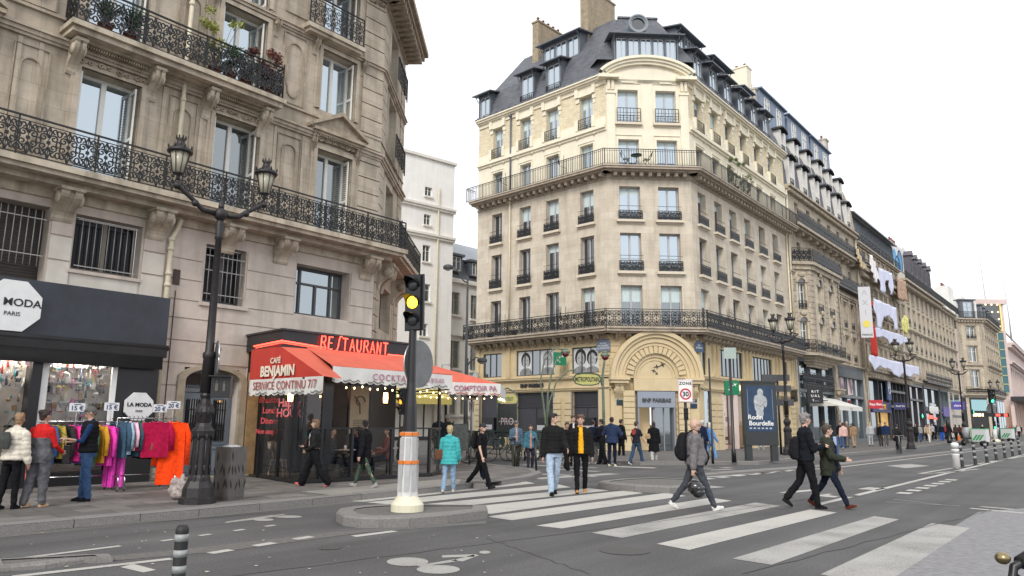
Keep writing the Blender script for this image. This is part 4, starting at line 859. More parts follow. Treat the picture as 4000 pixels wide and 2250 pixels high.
for x, y, z in ((1.45, -2.3, 2.45), (1.0, -1.6, 2.25), (2.3, -1.2, 2.4), (4.5, -1.4, 2.3)):
    b = MB(); b.tube([(x, y, z+.18), (x, y, 3.4)], .006, 4); b.lathe([(.075, -.02), (.08, 0), (.08, .02)], 10, (x, y, z-.17)); b.lathe([(.08, 0), (.03, .06)], 10, (x, y, z+.17)); o = b.build('pendant_lamp', MT['black'], CF)
    b = MB(); b.lathe([(.06, -.16), (.07, 0), (.06, .16)], 10, (x, y, z)); b.build('lamp_glow', warm, o)
def redtext(t, s_, x, o, z, m): text(t, s_, m, CF, T(x, -o, z) @ Rz(-78.2), .002, bold=.004)
ink = mat('red_window_ink', (.6, .08, .09), .5, na=.05); whi = mat('white_window_ink', (.75, .75, .75), .5, na=.05)
for i, t in enumerate(('Breakfast', 'Lunch', 'Dinner', 'Non stop 7/7')): redtext(t, .22-.05*(i == 3), .44-.03, 1.60, 2.12-i*.27, ink)
for i, t in enumerate(('Happy', 'HOUR')): redtext(t, .29, .20, 2.75, 2.02-i*.25, ink); redtext(t, .285, .206, 2.73, 2.025-i*.25, whi)
def bulbs(pts, M, lab):
    root = empty('string_lights', M, lab, 'string lights', 'strings of warm bulbs along the awnings'); b = MB(); c = MB()
    for a, z in zip(pts, pts[1:]):
        a, z = Vector(a), Vector(z); n = max(2, int((z-a).length/.24)); prev = a
        for i in range(1, n+1):
            p = a.lerp(z, i/n)-Vector((0, 0, .05*math.sin(PI*((i % 3)/3)))); b.tube([prev, p], .006, 4, caps=False); prev = p
            c.ball(p-Vector((0, 0, .06)), (.02, .02, .027), 7, 5); b.tube([p-Vector((0, 0, .03)), p], .013, 5)
    b.build('cable', MT['black'], root); c.build('bulb', bulb, root)
bulbs([(.8, -3.86, 2.52), (4.6, -3.86, 2.50)], FL, 'row of glowing bulbs under the COCKTAIL valance')
bulbs([(.2, .6, 2.62), (2.3, -.64, 2.50), (4.02, -.3, 2.50), (4.2, 2.4, 2.50)], T(-4.45, 26.2, 0), 'row of glowing bulbs under the COMPTOIR valance')
cane = mat('rattan', (.42, .30, .17), .6, ns=30, na=.25); weave = brickmat('woven_cane', (.62, .55, .42), (.50, .42, .30), (.05, .04, .03), .05, .03, .006, off=.5, dirt=0)
def chair_proto():
    root = empty('bistro_chair', T(), 'rattan', 'chair', 'rattan bistro chairs inside the terrace')
    b = MB(); b.T = None; b.slab([(.21*math.cos(t), .20*math.sin(t)) for t in [2*PI*i/14 for i in range(14)]], .44, .475); b.build('seat', weave, root)
    b = MB(); n = 9; V = []
    for j in range(4):
        for i in range(n):
            t = R_(20+140*i/(n-1)); z = .50+.38*j/3; q = .20+.02*j; V.append((q*math.cos(t), .02+q*math.sin(t)+.03*j/3, z+(.05 if j == 3 else 0)*math.sin(t)))
    F = [(j*n+i, j*n+i+1, (j+1)*n+i+1, (j+1)*n+i) for j in range(3) for i in range(n-1)]; b.add(V, F, 0, True); b.add(V, [tuple(reversed(f)) for f in F], 0, True); b.build('backrest', weave, root)
    b = MB(); b.tube([(.215*math.cos(R_(a)), .215*math.sin(R_(a))+.02, .46+.46*min(1, (a-10)/45, (170-a)/45)) for a in range(10, 171, 10)], .014, 6); b.build('back_frame', cane, root)
    for sx, sy in ((-1, -1), (1, -1), (-1, 1), (1, 1)):
        b = MB(); b.tube([(sx*.15, sy*.14, .45), (sx*.2, sy*.2, 0)], .015, 6); b.build('leg', cane, root)
    b = MB(); b.tube([(.18*math.cos(t), .17*math.sin(t), .2) for t in [2*PI*i/12 for i in range(13)]], .009, 5); b.build('stretcher', cane, root)
    return root
cp = chair_proto()
ch = [(.72, 1.65, 40, 'rattan chair alone behind the glass lettered Breakfast'), (.58, 2.55, 160, 'rattan chair behind the Happy Hour lettering, left one'), (.75, 3.0, 200, 'rattan chair behind the Happy Hour lettering, right one'), (1.25, 2.9, 90, 'rattan chair behind the woman in the leather jacket'), (2.35, 3.05, 250, 'rattan chair left of the woman in the black dress'), (3.0, 3.0, 70, 'rattan chair right of the woman in the black dress'), (1.9, 2.6, 20, 'rattan chair in the middle of the terrace by the round table')]
for i, (x, o, a, lab) in enumerate(ch):
    M = FL @ T(x, -o, .13) @ Rz(a)
    c = cp if i == 0 else copy_tree(cp, M)
    c.matrix_world = M; c['label'] = lab
for x, o, lab in ((1.75, 3.0, 'round bistro table between the two walking women'), (3.5, 2.7, 'round bistro table behind the traffic light pole')):
    root = empty('bistro_table', FL @ T(x, -o, .13), lab, 'table', 'round bistro tables on the terrace'); b = MB(); b.lathe([(.31, .72), (.31, .745)], 20); b.build('table_top', mat('pale_table', (.5, .44, .35), .4), root)
    b = MB(); b.lathe([(.03, .02), (.025, .72)], 8); b.lathe([(.2, 0), (.18, .02), (.03, .05)], 14); b.build('pedestal', MT['iron'], root)
    b = MB(); b.lathe([(.035, 0), (.035, .1)], 10, (.08, .05, .745)); tag(b.build('cup', MT['white'], None, FL @ T(x, -o, .13)), 'small white cup on the '+lab, 'cup', 'cups on the terrace tables')
# ================================================================ bank corner building
PLx, PLy = 5.606, 42.101; PRx, PRy = 10.629, 42.365
DB = empty('bank_building', T(PLx, PLy, 0), 'pale corner block with slate mansard, cream ground floor and round arched bank entrance', 'building')
OFF = T(-PLx, -PLy, 0)
FD = OFF @ frame(PLx, PLy, 133.2)
FC = OFF @ frame(PLx, PLy, 87)
FR = OFF @ frame(PRx, PRy, 39)
CW = 5.03; XL = -10.99; XR = 16.7
ash = brickmat('pale_ashlar', (.60, .535, .435), (.53, .46, .36), (.44, .38, .30), 1.1, .42, .006, dirt=.3, ns=1.2, var=.14, bump=.12)
cream = mat('cream_painted_stone', (.76, .70, .55), .8, ns=2, na=.07, dirt=.08); yel = mat('yellow_painted_stone', (.61, .495, .305), .75, ns=2, na=.07, dirt=.12)
ybr = brickmat('cream_brick', (.66, .56, .37), (.50, .40, .24), (.74, .68, .52), .24, .075, .014, dirt=.05, bump=.5); slate = brickmat('slate_tiles', (.125, .132, .148), (.092, .098, .112), (.05, .054, .062), .3, .13, .008, .6, dirt=.15, bump=.5, ns=2.5, var=.2)
corn = mat('grey_brown_cornice', (.42, .355, .28), .85, ns=3, na=.2, dirt=.4); lead = mat('lead_grey', (.12, .135, .155), .5, ns=4, na=.2, metal=.2)
bays = [(FD, XL, 0, [(-9.14, .95), (-6.58, .98), (-4.27, 1.05), (-1.54, 1.02)]), (FC, 0, CW, [(1.33, 1.25), (3.66, 1.25)]), (FR, 0, XR, [(1.45, 1.12), (3.87, 1.16), (6.2, 1.16), (8.72, 1.12), (11.35, 1.16), (14.05, 1.16)])]
floors = [(7.14, 9.5), (10.33, 12.62), (13.42, 15.47)]
w1 = MB(); w2 = MB(); w3 = [MB(FD), MB(FR)]; tr_ = MB(); cs_ = MB(); cl_ = MB()
for F, x0, x1, bs in bays:
    chf = F is FC
    w1.T = w2.T = tr_.T = cs_.T = cl_.T = F
    wall(w1, x0, x1, 6.7, 16.3, [(c-w/2, c+w/2, a, b, .42) for c, w in bs for a, b in floors])
    o5 = [(c-w/2, c+w/2, 16.62, 18.42, .4) for c, w in bs]; o6 = [(c-w/2, c+w/2, 19.47, 21.6, .4) for c, w in bs]
    wall(w2, x0, x1, 16.3, 19.3, o5)
    if chf: wall(w2, x0, x1, 19.3, 22.3, o6)
    else: wall(w3[F is FR], x0, x1, 19.3, 22.0, o6, y=.03)
    for c, w in bs:
        if chf:
            strip(tr_, [(c-w/2-.2, 16.5), (c-w/2-.2, 18.68), (c+w/2+.2, 18.68), (c+w/2+.2, 16.5)], -.02, .05, dep=.06); strip(tr_, [(c-w/2-.2, 19.5), (c-w/2-.2, 22.0), (c+w/2+.2, 22.0), (c+w/2+.2, 19.5)], -.02, .05, dep=.06)
            tr_.box(c-.36, c+.36, -.1, 0, 22.02, 22.1)
        else:
            strip(tr_, [(c-w/2-.14, 16.5), (c-w/2-.14, 18.56), (c+w/2+.14, 18.56), (c+w/2+.14, 16.5)], -.02, .05, dep=.05)
            for sx in (-1, 1):
                x = c+sx*(w/2+.13); tr_.prism([(x-.13, 21.62), (x+.13, 21.62), (x+.10, 22.2), (x-.16, 22.2)] if sx < 0 else [(x-.13, 21.62), (x+.13, 21.62), (x+.16, 22.2), (x-.10, 22.2)], -.16, .03); tr_.box(x-.13, x+.13, -.05, .03, 21.3, 21.6)
                tr_.box(x-.11, x+.11, -.16, .03, 19.42, 20.15);
                tr_.tube([(x-.0, -.12, 19.0), (x-.0, .0, 19.0)], .1, 8)
            tr_.box(c+w/2+.02, c+w/2+.2, -.0, .03, 21.0, 21.3);
            tr_.box(c-w/2-.14, c+w/2+.14, -.08, .03, 21.62, 21.95)
    if not chf:
        tr_.box(x0, x1, -.22, .03, 19.12, 19.32); tr_.box(x0, x1, -.1, .02, 18.98, 19.12); tr_.box(x0, x1, -.06, .03, 21.96, 22.2)
        xs = [x0]+[c+s_*(w/2+.24) for c, w in bs for s_ in (-1, 1)]+[x1]
        for a, b in zip(xs[0::2], xs[1::2]): tr_.box(a, b, -.08, .03, 19.32, 19.85)
    e0, e1 = (.0, .0)
    e0 = -.35 if F is not FD else -.05; e1 = .35 if F is not FR else .05
    for z, pr in ((15.88, [(.06, .05), (.06, .09)]), (16.22, [(.09, .62), (.12, .86), (.07, .92)])): mould(cs_, x0+e0*pr[-1][1], x1+e1*pr[-1][1], z, pr)
    n = int((x1-x0)/.52)
    for i in range(n): x = x0+.3+i*.52; cs_.prism([(x, 16.0), (x+.2, 16.0), (x+.2, 16.22), (x, 16.22)], -.5, 0)
    for z, pr in ((6.62, [(.10, .66), (.15, .88), (.09, .96)]),): mould(cl_, x0+e0*.9, x1+e1*.9, z, pr)
    n = int((x1-x0)/.62)
    for i in range(n): console(cl_, x0+.4+i*.62, 6.62, .22, .42, .55)
    for z, pr in ((22.2, [(.10, .18), (.12, .32), (.09, .42)]),):
        if not chf: mould(tr_, x0+e0*.5, x1+e1*.5, z, pr)
tr_.T = FC
for x in (.02, CW-.52):
    tr_.box(x, x+.5, -.10, 0, 16.6, 21.3); tr_.box(x-.05, x+.55, -.16, 0, 21.3, 21.45)
    for k in (.06, .30): tr_.box(x+k, x+k+.16, -.14, 0, 21.55, 22.15); tr_.box(x+k+.05, x+k+.07, -.16, -.14, 21.65, 22.1); tr_.box(x+k+.1, x+k+.12, -.16, -.14, 21.65, 22.1)
for x in (-.5, CW-.75): tr_.box(x, x+1.25, -.42, .2, 22.22, 22.42)
def arcp(c, z0, rx, rz, a0, a1, n=24): return [(c+rx*math.cos(R_(a0+(a1-a0)*i/n)), z0+rz*math.sin(R_(a0+(a1-a0)*i/n))) for i in range(n+1)]
oa = arcp(CW/2, 21.6, 3.15, 2.25, 150, 30);
def band(mb, outer, inner, y0, y1, m=0):
    for i in range(len(outer)-1):
        p, q, r, s_ = outer[i], outer[i+1], inner[i+1], inner[i]
        mb.add([(a[0], y, a[1]) for y in (y0, y1) for a in (p, q, r, s_)], [(0, 1, 2, 3), (4, 7, 6, 5), (0, 4, 5, 1), (2, 6, 7, 3)], m)
c0 = CW/2
for d, y in ((.0, -.48), (.16, -.36), (.32, -.24)): band(tr_, arcp(c0, 21.75, 3.35-d, 1.95-d, 152, 28), arcp(c0, 21.75, 3.35-d-.17, 1.95-d-.17, 152, 28), y, .5)
w2.T = FC; pts = arcp(c0, 21.75, 2.9, 1.5, 160, 20); w2.poly([(p[0], -.02, p[1]) for p in pts][::-1]+[]); w2.quad((0, 0, 22.0), (CW, 0, 22.0), (CW, 0, 22.4), (0, 0, 22.4))
w1.build('stone_wall', ash, DB); w2.build('cream_wall', cream, DB); [q.build('brick_wall', ybr, DB) for q in w3]; cl_.build('balcony_cornice', corn, DB); tr_.build('cream_trim', cream, DB); cs_.build('balcony_cornice', corn, DB)
def win_set(w, h, key, gm, blind=None): return window(w, h, MT['grey_pvc'], gm, 2, ft=.065, blind=blind)
tpl = {}
bal = {}
def window_rail(w, h=.82, fancy=True):
    b = MB()
    if fancy: scroll_rail(b, -w/2, w/2, 0, h*.72, 0, mod=.27, w=.024, rich=True, q=6); b.box(-w/2, w/2, -.015, .015, h*.72+.27, h*.72+.29)
    else:
        b.box(-w/2, w/2, -.02, .02, h-.03, h); b.box(-w/2, w/2, -.02, .02, .03, .06); b.box(-w/2, -w/2+.03, -.02, .02, 0, h); b.box(w/2-.03, w/2, -.02, .02, 0, h)
        n = max(3, round(w/.17))
        for i in range(1, n): x = -w/2+w*i/n; b.box(x-.01, x+.01, -.012, .012, .05, h)
        for z in (.25, .42, .6): b.box(-w/2, w/2, -.01, .01, z, z+.018)
    return b.mesh('window_railing', MT['iron'])
sl = MB(); sl.box(-.8, .8, -.52, .0, -.17, -.02); sl.box(-.66, .66, -.36, -.3, -.27, -.17); sl_me = sl.mesh('window_sill', mat('pale_sill', (.62, .55, .44), .8, na=.08)); fr_me = window_rail(1.2); pr_me = window_rail(1.25, .92, False)
for fi, (F, x0, x1, bs) in enumerate(bays):
    for j, (c, w) in enumerate(bs):
        for k, (z, zt) in enumerate(floors+[(16.62, 18.42), (19.47, 21.6)]):
            rb = rnd.choice((None, None, .18, .4))
            if fi == 1: gm, bl = (MT['glass_mid'] if k == 0 else MT['glass_sky']), (.36 if k == 0 else (.12 if k > 2 else rb))
            elif fi == 0: gm, bl = (MT['glass_dark'] if k < 3 else MT['glass_sky']), (.3 if (j == 3 and k == 0) or k > 3 else rb if k > 0 else None)
            else: gm, bl = rnd.choice((MT['glass_mid'], MT['glass_dark'])), rb
            key = (fi == 1, gm.name, bl)
            M = F @ T(c, .30, z) @ Matrix.Diagonal((w/1.2, 1, (zt-z)/2.2, 1))
            if key not in tpl: tpl[key] = window(1.2, 2.2, MT['grey_pvc'], gm, 2, ft=.07, blind=bl)
            wi = copy_tree(tpl[key], M, DB)
            if k in (1, 2) or (k == 4 and fi == 1): link(sl_me, 'window_sill', wi)
            if k in (1, 2): link(fr_me, 'window_railing', wi, T(0, -.42, 0) @ Matrix.Diagonal((1.12, 1, 1.0, 1)))
            if k == 4: link(pr_me, 'window_railing', wi, T(0, -.40 if fi != 1 else -.5, -.02) @ Matrix.Diagonal((1.0 if fi != 1 else 1.12, 1, 1 if fi == 1 else .75, 1)))
for t in tpl.values(): hide_src(t)
for F, x0, x1 in ((FD, XL-.3, .42), (FC, -.42, CW+.42), (FR, -.42, XR)):
    b = MB(F); scroll_rail(b, x0, x1, 6.96, 1.02, -.88, mod=.52, w=.026, rich=True, q=7)
    if F is FD: b.T = F @ T(XL-.3, -.88, 0) @ Rz(90); scroll_rail(b, 0, .88, 6.96, 1.02, 0, mod=.4, w=.019, q=6)
    b.build('balcony_railing', MT['iron'], DB)
    b = MB(F); bar_rail(b, x0, x1, 16.5, 1.0, -.84, sp=.14, w=.022)
    if F is FD: b.T = F @ T(XL-.3, -.84, 0) @ Rz(90); bar_rail(b, 0, .84, 16.5, 1.0, 0, sp=.15)
    b.build('balcony_railing', MT['iron'], DB)
def fan(F, x, z, big=1.):
    b = MB(F); c = (-.85, z+.75)
    for i in range(9): t = R_(4+i*11.5); b.tube([(x, -.85+.1*math.cos(t), z+.75+.1*math.sin(t)), (x, -.85-.62*big*math.cos(t), z+.75+.72*big*math.sin(t))], .01, 4)
    b.tube([(x, -.85-.45*big*math.cos(R_(a)), z+.75+.5*big*math.sin(R_(a))) for a in range(0, 100, 10)], .012, 4); b.tube([(x, -.4, z), (x, -.4, z+1.5*big)], .014, 4); b.tube([(x, -.85, z+.7), (x, -.2, z+.7)], .012, 4)
    for i in range(5): b.tube([(x, -.15-.12*i, z), (x, -.15-.12*i, z+1.3*big-.1*i)], .009, 4)
    b.build('spiked_fan', MT['iron'], DB)
for F, x, z in ((FD, -7.9, 6.96), (FD, -2.9, 6.96), (FR, 2.6, 6.96), (FR, 7.4, 6.96), (FR, 12.6, 6.96), (FD, -8.0, 16.5), (FD, -3.0, 16.5)): fan(F, x, z)
for F, x, z0, z1, n in ((FD, -7.85, 7.1, 16.0, 'drain_pipe'), (FD, -7.85, 16.6, 22.1, 'drain_pipe'), (FR, 16.3, .3, 16.0, 'drain_pipe')):
    b = MB(F); b.tube([(x, -.1, z0), (x, -.1, z1)], .06, 8); b.tube([(x, -.12, z1-.1), (x, -.12, z1+.1)], .1, 8); b.build(n, pipe_c if z0 < 16 else lead, DB)
gw = MB(FD); gops = [(-10.26, -8.55, 4.47, 6.02, .25), (-7.27, -4.08, 4.47, 6.06, .2), (-2.78, -.75, 4.47, 6.0, .2), (-10.5, -8.6, .1, 3.42, .4), (-7.26, -4.2, .1, 3.42, .3), (-2.75, -.85, .1, 3.42, .3)]
wall(gw, XL, 0, 0, 6.62, gops)
gw.T = FR; gr_ops = [(.55, 1.25, 4.4, 6.3, .2), (3.1, 6.75, 4.45, 6.1, .2), (8.4, 12.0, 4.45, 6.05, .2), (14.3, 15.1, 4.5, 6.1, .2), (.6, 1.6, .1, 3.6, .3), (3.2, 6.8, .1, 3.5, .5), (8.4, 12.2, .1, 3.5, .5), (13.7, 15.2, .1, 3.0, .5)]
wall(gw, 0, XR, 0, 6.62, gr_ops)
gw.T = FC; wall(gw, 0, CW, 0, 6.62, [(1.45, 3.62, .1, 3.36, .8)])
def rust(F, a, b, z0=.95, z1=3.35, h=.36, o=.07):
    gw.T = F; n = int((z1-z0)/h)
    for i in range(n): gw.box(a, b, -o, 0, z0+i*h+.02, z0+(i+1)*h-.03)
    gw.box(a-.02, b+.02, -o-.05, 0, .1, z0-.03)
for a, b in ((-10.95, -10.52), (-8.5, -8.0), (-7.8, -7.3), (-4.15, -3.6), (-3.3, -2.8), (-.8, -.02)): rust(FD, a, b)
for a, b in ((.03, .55), (1.65, 2.3), (2.5, 3.15), (6.85, 7.5), (7.7, 8.35), (12.25, 13.0), (15.3, 16.6)): rust(FR, a, b)
for a, b in ((.02, .45), (.85, 1.38), (3.68, 4.2), (CW-.45, CW-.02)): rust(FC, a, b, z1=3.6)
for a, b in ((.02, .6), (CW-.6, CW-.02)): rust(FC, a, b, 4.5, 6.5, .36, .05)
rust(FD, -.75, -.03, 4.5, 6.5, .36, .05); rust(FR, .03, .5, 4.5, 6.5, .36, .05)
for F, x0, x1 in ((FD, XL-.05, .1), (FC, -.1, .95), (FC, 4.15, CW+.1), (FR, -.1, XR+.02)):
    gw.T = F
    for z, pr in ((4.12, [(.07, .10), (.10, .20), (.05, .24)]), (3.5, [(.10, .10), (.06, .16)]), (6.35, [(.08, .06)])): mould(gw, x0, x1, z, pr)
gw.T = FD
for c in (-7.9, -3.45, -10.7, -.4): gw.box(c-.16, c+.16, -.09, 0, 4.4, 6.4); strip(gw, [(c-.1, 4.5), (c+.1, 4.5), (c+.1, 6.2), (c-.1, 6.2), (c-.1, 4.5)], -.1, .02, dep=.03)
gw.T = FR
for c in (2.2, 2.85, 7.3, 7.9, 12.8, 13.4, 16.0): gw.box(c-.16, c+.16, -.09, 0, 4.4, 6.4); strip(gw, [(c-.1, 4.5), (c+.1, 4.5), (c+.1, 6.2), (c-.1, 6.2), (c-.1, 4.5)], -.1, .02, dep=.03)
gw.T = FC; gc = 2.53; zc = 4.12
for r0, r1, y in ((2.62, 2.40, -.75), (2.40, 2.22, -.62), (2.22, 1.95, -.50), (1.95, 1.78, -.42), (1.78, 1.30, -.34), (1.30, 1.15, -.30)):
    band(gw, arcp(gc, zc, r0, r0*1.03, 180, 0, 32), arcp(gc, zc, r1, r1*1.03, 180, 0, 32), y, .0)
for i in range(17):
    t = R_(8+164*i/16)
    for k in (1,):
        M = T(gc+1.5*math.cos(t), -.40, zc+.1+1.5*math.sin(t)) @ Matrix.Rotation(-(t-PI/2), 4, 'Y')
        gw.cbox(M.to_translation(), (.20, .14, .40), M.to_3x3().to_4x4())
gw.prism(arcp(gc, zc, 1.16, 1.2, 0, 180, 24), -.22, 0); band(gw, arcp(gc, zc, 1.05, 1.08, 180, 0, 24), arcp(gc, zc, .98, 1.0, 180, 0, 24), -.26, -.2)
gw.box(gc-1.25, gc+1.25, -.30, 0, 3.42, zc-.01);
for sg in (-1, 1):
    x = gc+sg*2.1; gw.box(x-.55, x+.55, -.78, 0, zc-.12, zc+.02); gw.box(x-.5, x+.5, -.68, 0, zc-.3, zc-.12); console(gw, x, zc-.3, .46, 1.25, .5)
    gw.box(gc+sg*1.56-.3, gc+sg*1.56+.3, -.36, 0, .1, 3.42)
    for i in range(8): gw.box(gc+sg*1.56-.32, gc+sg*1.56+.32, -.42, -.36, .95+i*.31, 1.22+i*.31)
gw.build('ground_floor_wall', yel, DB)
d = MB(FC); d.box(1.46, 3.60, -.34, .1, 2.50, 3.38); dd = d.build('door_lintel', mat('grey_blue_panel', (.27, .30, .36), .5, na=.05), DB)
text('BNP PARIBAS', .30, MT['dark_frame'], dd, FC @ T(2.53, -.36, 2.88), .02, bold=.012, sx=.93)
d = MB(FC); d.box(1.46, 1.56, -.3, .2, .12, 2.5); d.box(3.5, 3.6, -.3, .2, .12, 2.5); d.box(2.34, 2.46, -.2, .2, .12, 2.5); d.box(3.0, 3.06, .1, .16, .12, 2.5)
dd = d.build('door', mat('grey_door_frame', (.25, .26, .29), .4, na=.05), DB)
d = MB(FC); d.quad((2.46, .15, .15), (3.5, .15, .15), (3.5, .15, 2.5), (2.46, .15, 2.5)); d.build('door_glass', MT['glass_mid'], dd)
d = MB(FC); d.quad((1.5, .79, .1), (2.4, .79, .1), (2.4, .79, 2.6), (1.5, .79, 2.6)); d.build('lit_lobby', mat('lobby_wall', (.55, .42, .24), .6, na=.05, emit=.25), DB)
bird = MB(FC)
def star(x, z, s_, a):
    p = []
    for i in range(8): r = s_ if i % 2 == 0 else s_*.28; t = R_(a)+PI/4*i; p.append((x+r*math.cos(t)*(1.3 if i % 4 == 0 else 1), z+r*math.sin(t)))
    return p
for x, z, s_, a in ((2.95, 4.90, .17, 30), (2.62, 4.78, .15, 10), (2.44, 4.55, .11, -20), (2.60, 4.40, .09, -50)): bird.prism(star(x, z, s_, a), -.27, -.22)
bird.build('bird_emblem', MT['black'], DB)
sgrey = mat('shutter_grey', (.052, .052, .062), .6, ns=2, na=.1)
def shopwin(F, a, b, z0, z1, cols, y=.15, gm=None, fm=None, name='shop_window', ft=.06, band_=None):
    m = MB(F); fm = fm or mat('bronze_frame', (.055, .045, .035), .5); n = cols
    m.box(a, b, y-.05, y, z0, z0+ft); m.box(a, b, y-.05, y, z1-ft, z1)
    for i in range(n+1): x = a+(b-a-ft)*i/n; m.box(x, x+ft, y-.055, y+.002, z0+ft, z1-ft)
    o = m.build(name, fm, DB); g_ = MB(F); g_.quad((a+.01, y-.02, z0+.01), (b-.01, y-.02, z0+.01), (b-.01, y-.02, z1-.01), (a+.01, y-.02, z1-.01)); g_.build('pane', gm or MT['glass_mid'], o); return o
shopwin(FD, -10.26, -8.55, 4.47, 6.02, 3); wa = shopwin(FD, -7.27, -4.08, 4.47, 6.06, 5); wb = shopwin(FD, -2.78, -.75, 4.47, 6.0, 3)
shopwin(FR, .55, 1.25, 4.4, 6.3, 1); shopwin(FR, 3.1, 6.75, 4.45, 6.1, 6); shopwin(FR, 8.4, 12.0, 4.45, 6.05, 6); shopwin(FR, 14.3, 15.1, 4.5, 6.1, 1)
pw = mat('poster_white', (.60, .63, .64), .6, na=.05); pg = mat('poster_grey', (.22, .23, .24), .6, ns=4, na=.4); pm = mat('poster_midgrey', (.38, .40, .41), .6, ns=3, na=.25); pb = mat('poster_black', (.015, .015, .018), .6, na=0)
def portrait(par, x0, x1, z0, z1, cx, cz, s_, hair=1):
    y = .128
    m = MB(FD); m.quad((x0, y, z0), (x1, y, z0), (x1, y, z1), (x0, y, z1)); m.build('poster', pw, par)
    def ell(cx, cz, rx, rz, mt, dy, nm):
        m = MB(FD); P_ = [(min(x1-.01, max(x0+.01, cx+rx*math.cos(t))), y-dy, min(z1-.01, max(z0+.01, cz+rz*math.sin(t)))) for t in [2*PI*i/20 for i in range(20)]]; m.poly(P_); return m.build(nm, mt, par)
    ell(cx, cz+.12*s_, .42*s_, .50*s_, pb if hair else pg, .002, 'poster_hair'); ell(cx, cz-.75*s_, .55*s_, .35*s_, pg, .003, 'poster_shoulder'); ell(cx, cz, .29*s_, .42*s_, pm, .004, 'poster_face')
    m = MB(FD)
    for sx in (-1, 1): m.quad((cx+sx*.12*s_-.05*s_, y-.006, cz+.06*s_), (cx+sx*.12*s_+.05*s_, y-.006, cz+.06*s_), (cx+sx*.12*s_+.04*s_, y-.006, cz+.1*s_), (cx+sx*.12*s_-.04*s_, y-.006, cz+.1*s_))
    m.quad((cx-.07*s_, y-.006, cz-.2*s_), (cx+.07*s_, y-.006, cz-.2*s_), (cx+.05*s_, y-.006, cz-.16*s_), (cx-.05*s_, y-.006, cz-.16*s_)); m.build('poster_features', pb, par)
portrait(wa, -7.2, -6.05, 4.53, 6.0, -6.55, 5.35, .95); portrait(wa, -5.35, -4.14, 4.53, 6.0, -4.75, 5.35, .95, 0); portrait(wb, -2.72, -1.8, 4.53, 5.94, -2.2, 5.3, 1.0); portrait(wb, -1.79, -.81, 4.53, 5.94, -1.35, 5.25, .95)
text('LOVE', .17, MT['white'], wa, FD @ T(-6.3, .115, 5.0), .002, bold=.004); text('LOVE', .17, MT['white'], wa, FD @ T(-4.5, .115, 5.0), .002, bold=.004); text('LOVE', .17, MT['white'], wb, FD @ T(-1.0, .115, 5.35), .002, bold=.004)
m = MB(FD)
for a, b in ((-7.26, -4.2), (-2.75, -.85)):
    m.box(a, b, .2, .26, .12, 3.42);
    for i in range(20): m.box(a+.05, b-.05, .17, .2, 2.62+i*.037, 2.645+i*.037)
    m.box(a, b, .14, .2, 2.52, 2.58); m.box((a+b)/2-.02, (a+b)/2+.02, .15, .2, .12, 2.52)
m.box(-10.5, -8.6, .2, .26, .12, 3.42); m.build('closed_shutter', sgrey, DB)
for a, b in ((-7.26, -4.2), (-2.75, -.85), (-10.5, -8.6)):
    m = MB(FD); m.box(a-.09, a, -.04, .1, .12, 3.42); m.box(b, b+.09, -.04, .1, .12, 3.42); m.build('shutter_frame', mat('grey_door_frame'), DB)
m = MB(FD);
for x in (-9.6, -5.1, -1.6): m.box(x-.45, x+.45, -.06, .2, .9, 1.9)
k = m.build('cash_machine', MT['black'], DB); m = MB(FD)
for x in (-9.6, -5.1, -1.6): m.box(x-.32, x+.32, -.09, -.06, 1.15, 1.45)
m.build('cash_machine_screen', mat('machine_grey', (.5, .5, .52), .4, na=.05), k)
text('BNP PARIBAS', .33, MT['black'], DB, FD @ T(-5.9, -.06, 3.84), .03, bold=.012, sx=.98)
jw = mat('lit_shop_interior', (.75, .60, .50), .6, ns=3, na=.2, emit=.35)
m = MB(FR); m.quad((3.2, .5, .1), (6.8, .5, .1), (6.8, .5, 3.4), (3.2, .5, 3.4)); m.quad((8.4, .5, .1), (12.2, .5, .1), (12.2, .5, 3.4), (8.4, .5, 3.4)); m.build('shop_interior', jw, DB)
m = MB(FR)
for i in range(40): x = rnd.choice((rnd.uniform(3.4, 5.0), rnd.uniform(8.6, 12))); z = rnd.uniform(.6, 2.4); m.cbox((x, .44, z), (rnd.uniform(.1, .3), .08, rnd.uniform(.08, .3)))
m.build('shop_shelf_goods', mat('dark_goods', (.2, .06, .05), .5, ns=8, na=.5), DB)
m = MB(FR); m.box(5.0, 5.5, -.05, .5, .12, 3.4); m.box(3.2, 3.4, -.03, .3, .12, 3.4); m.build('shop_pilaster', mat('pink_white_panel', (.72, .58, .52), .5, na=.04), DB)
shopwin(FR, 3.4, 5.0, .4, 3.4, 2, .1, MT['glass_clear']); shopwin(FR, 5.5, 6.8, .15, 3.4, 1, .1, MT['glass_clear']); shopwin(FR, 8.4, 12.2, .4, 3.4, 3, .1, MT['glass_clear']); shopwin(FR, .6, 1.6, .4, 3.6, 1, .1, MT['glass_sky'])
gold = mat('lit_gold_letters', (1, .85, .5), .4, na=0, emit=1.5); text('PANDÔRA', .42, gold, DB, FR @ T(5.3, -.1, 3.84), .02, bold=.006)
m = MB(FR); m.box(13.75, 15.15, .45, .5, .12, 2.9); dd = m.build('side_door', mat('pale_door', (.48, .42, .33), .6), DB); m = MB(FR); m.box(14.0, 14.25, .42, .45, .9, 2.3); m.build('door_panel', MT['dark_frame'], dd)
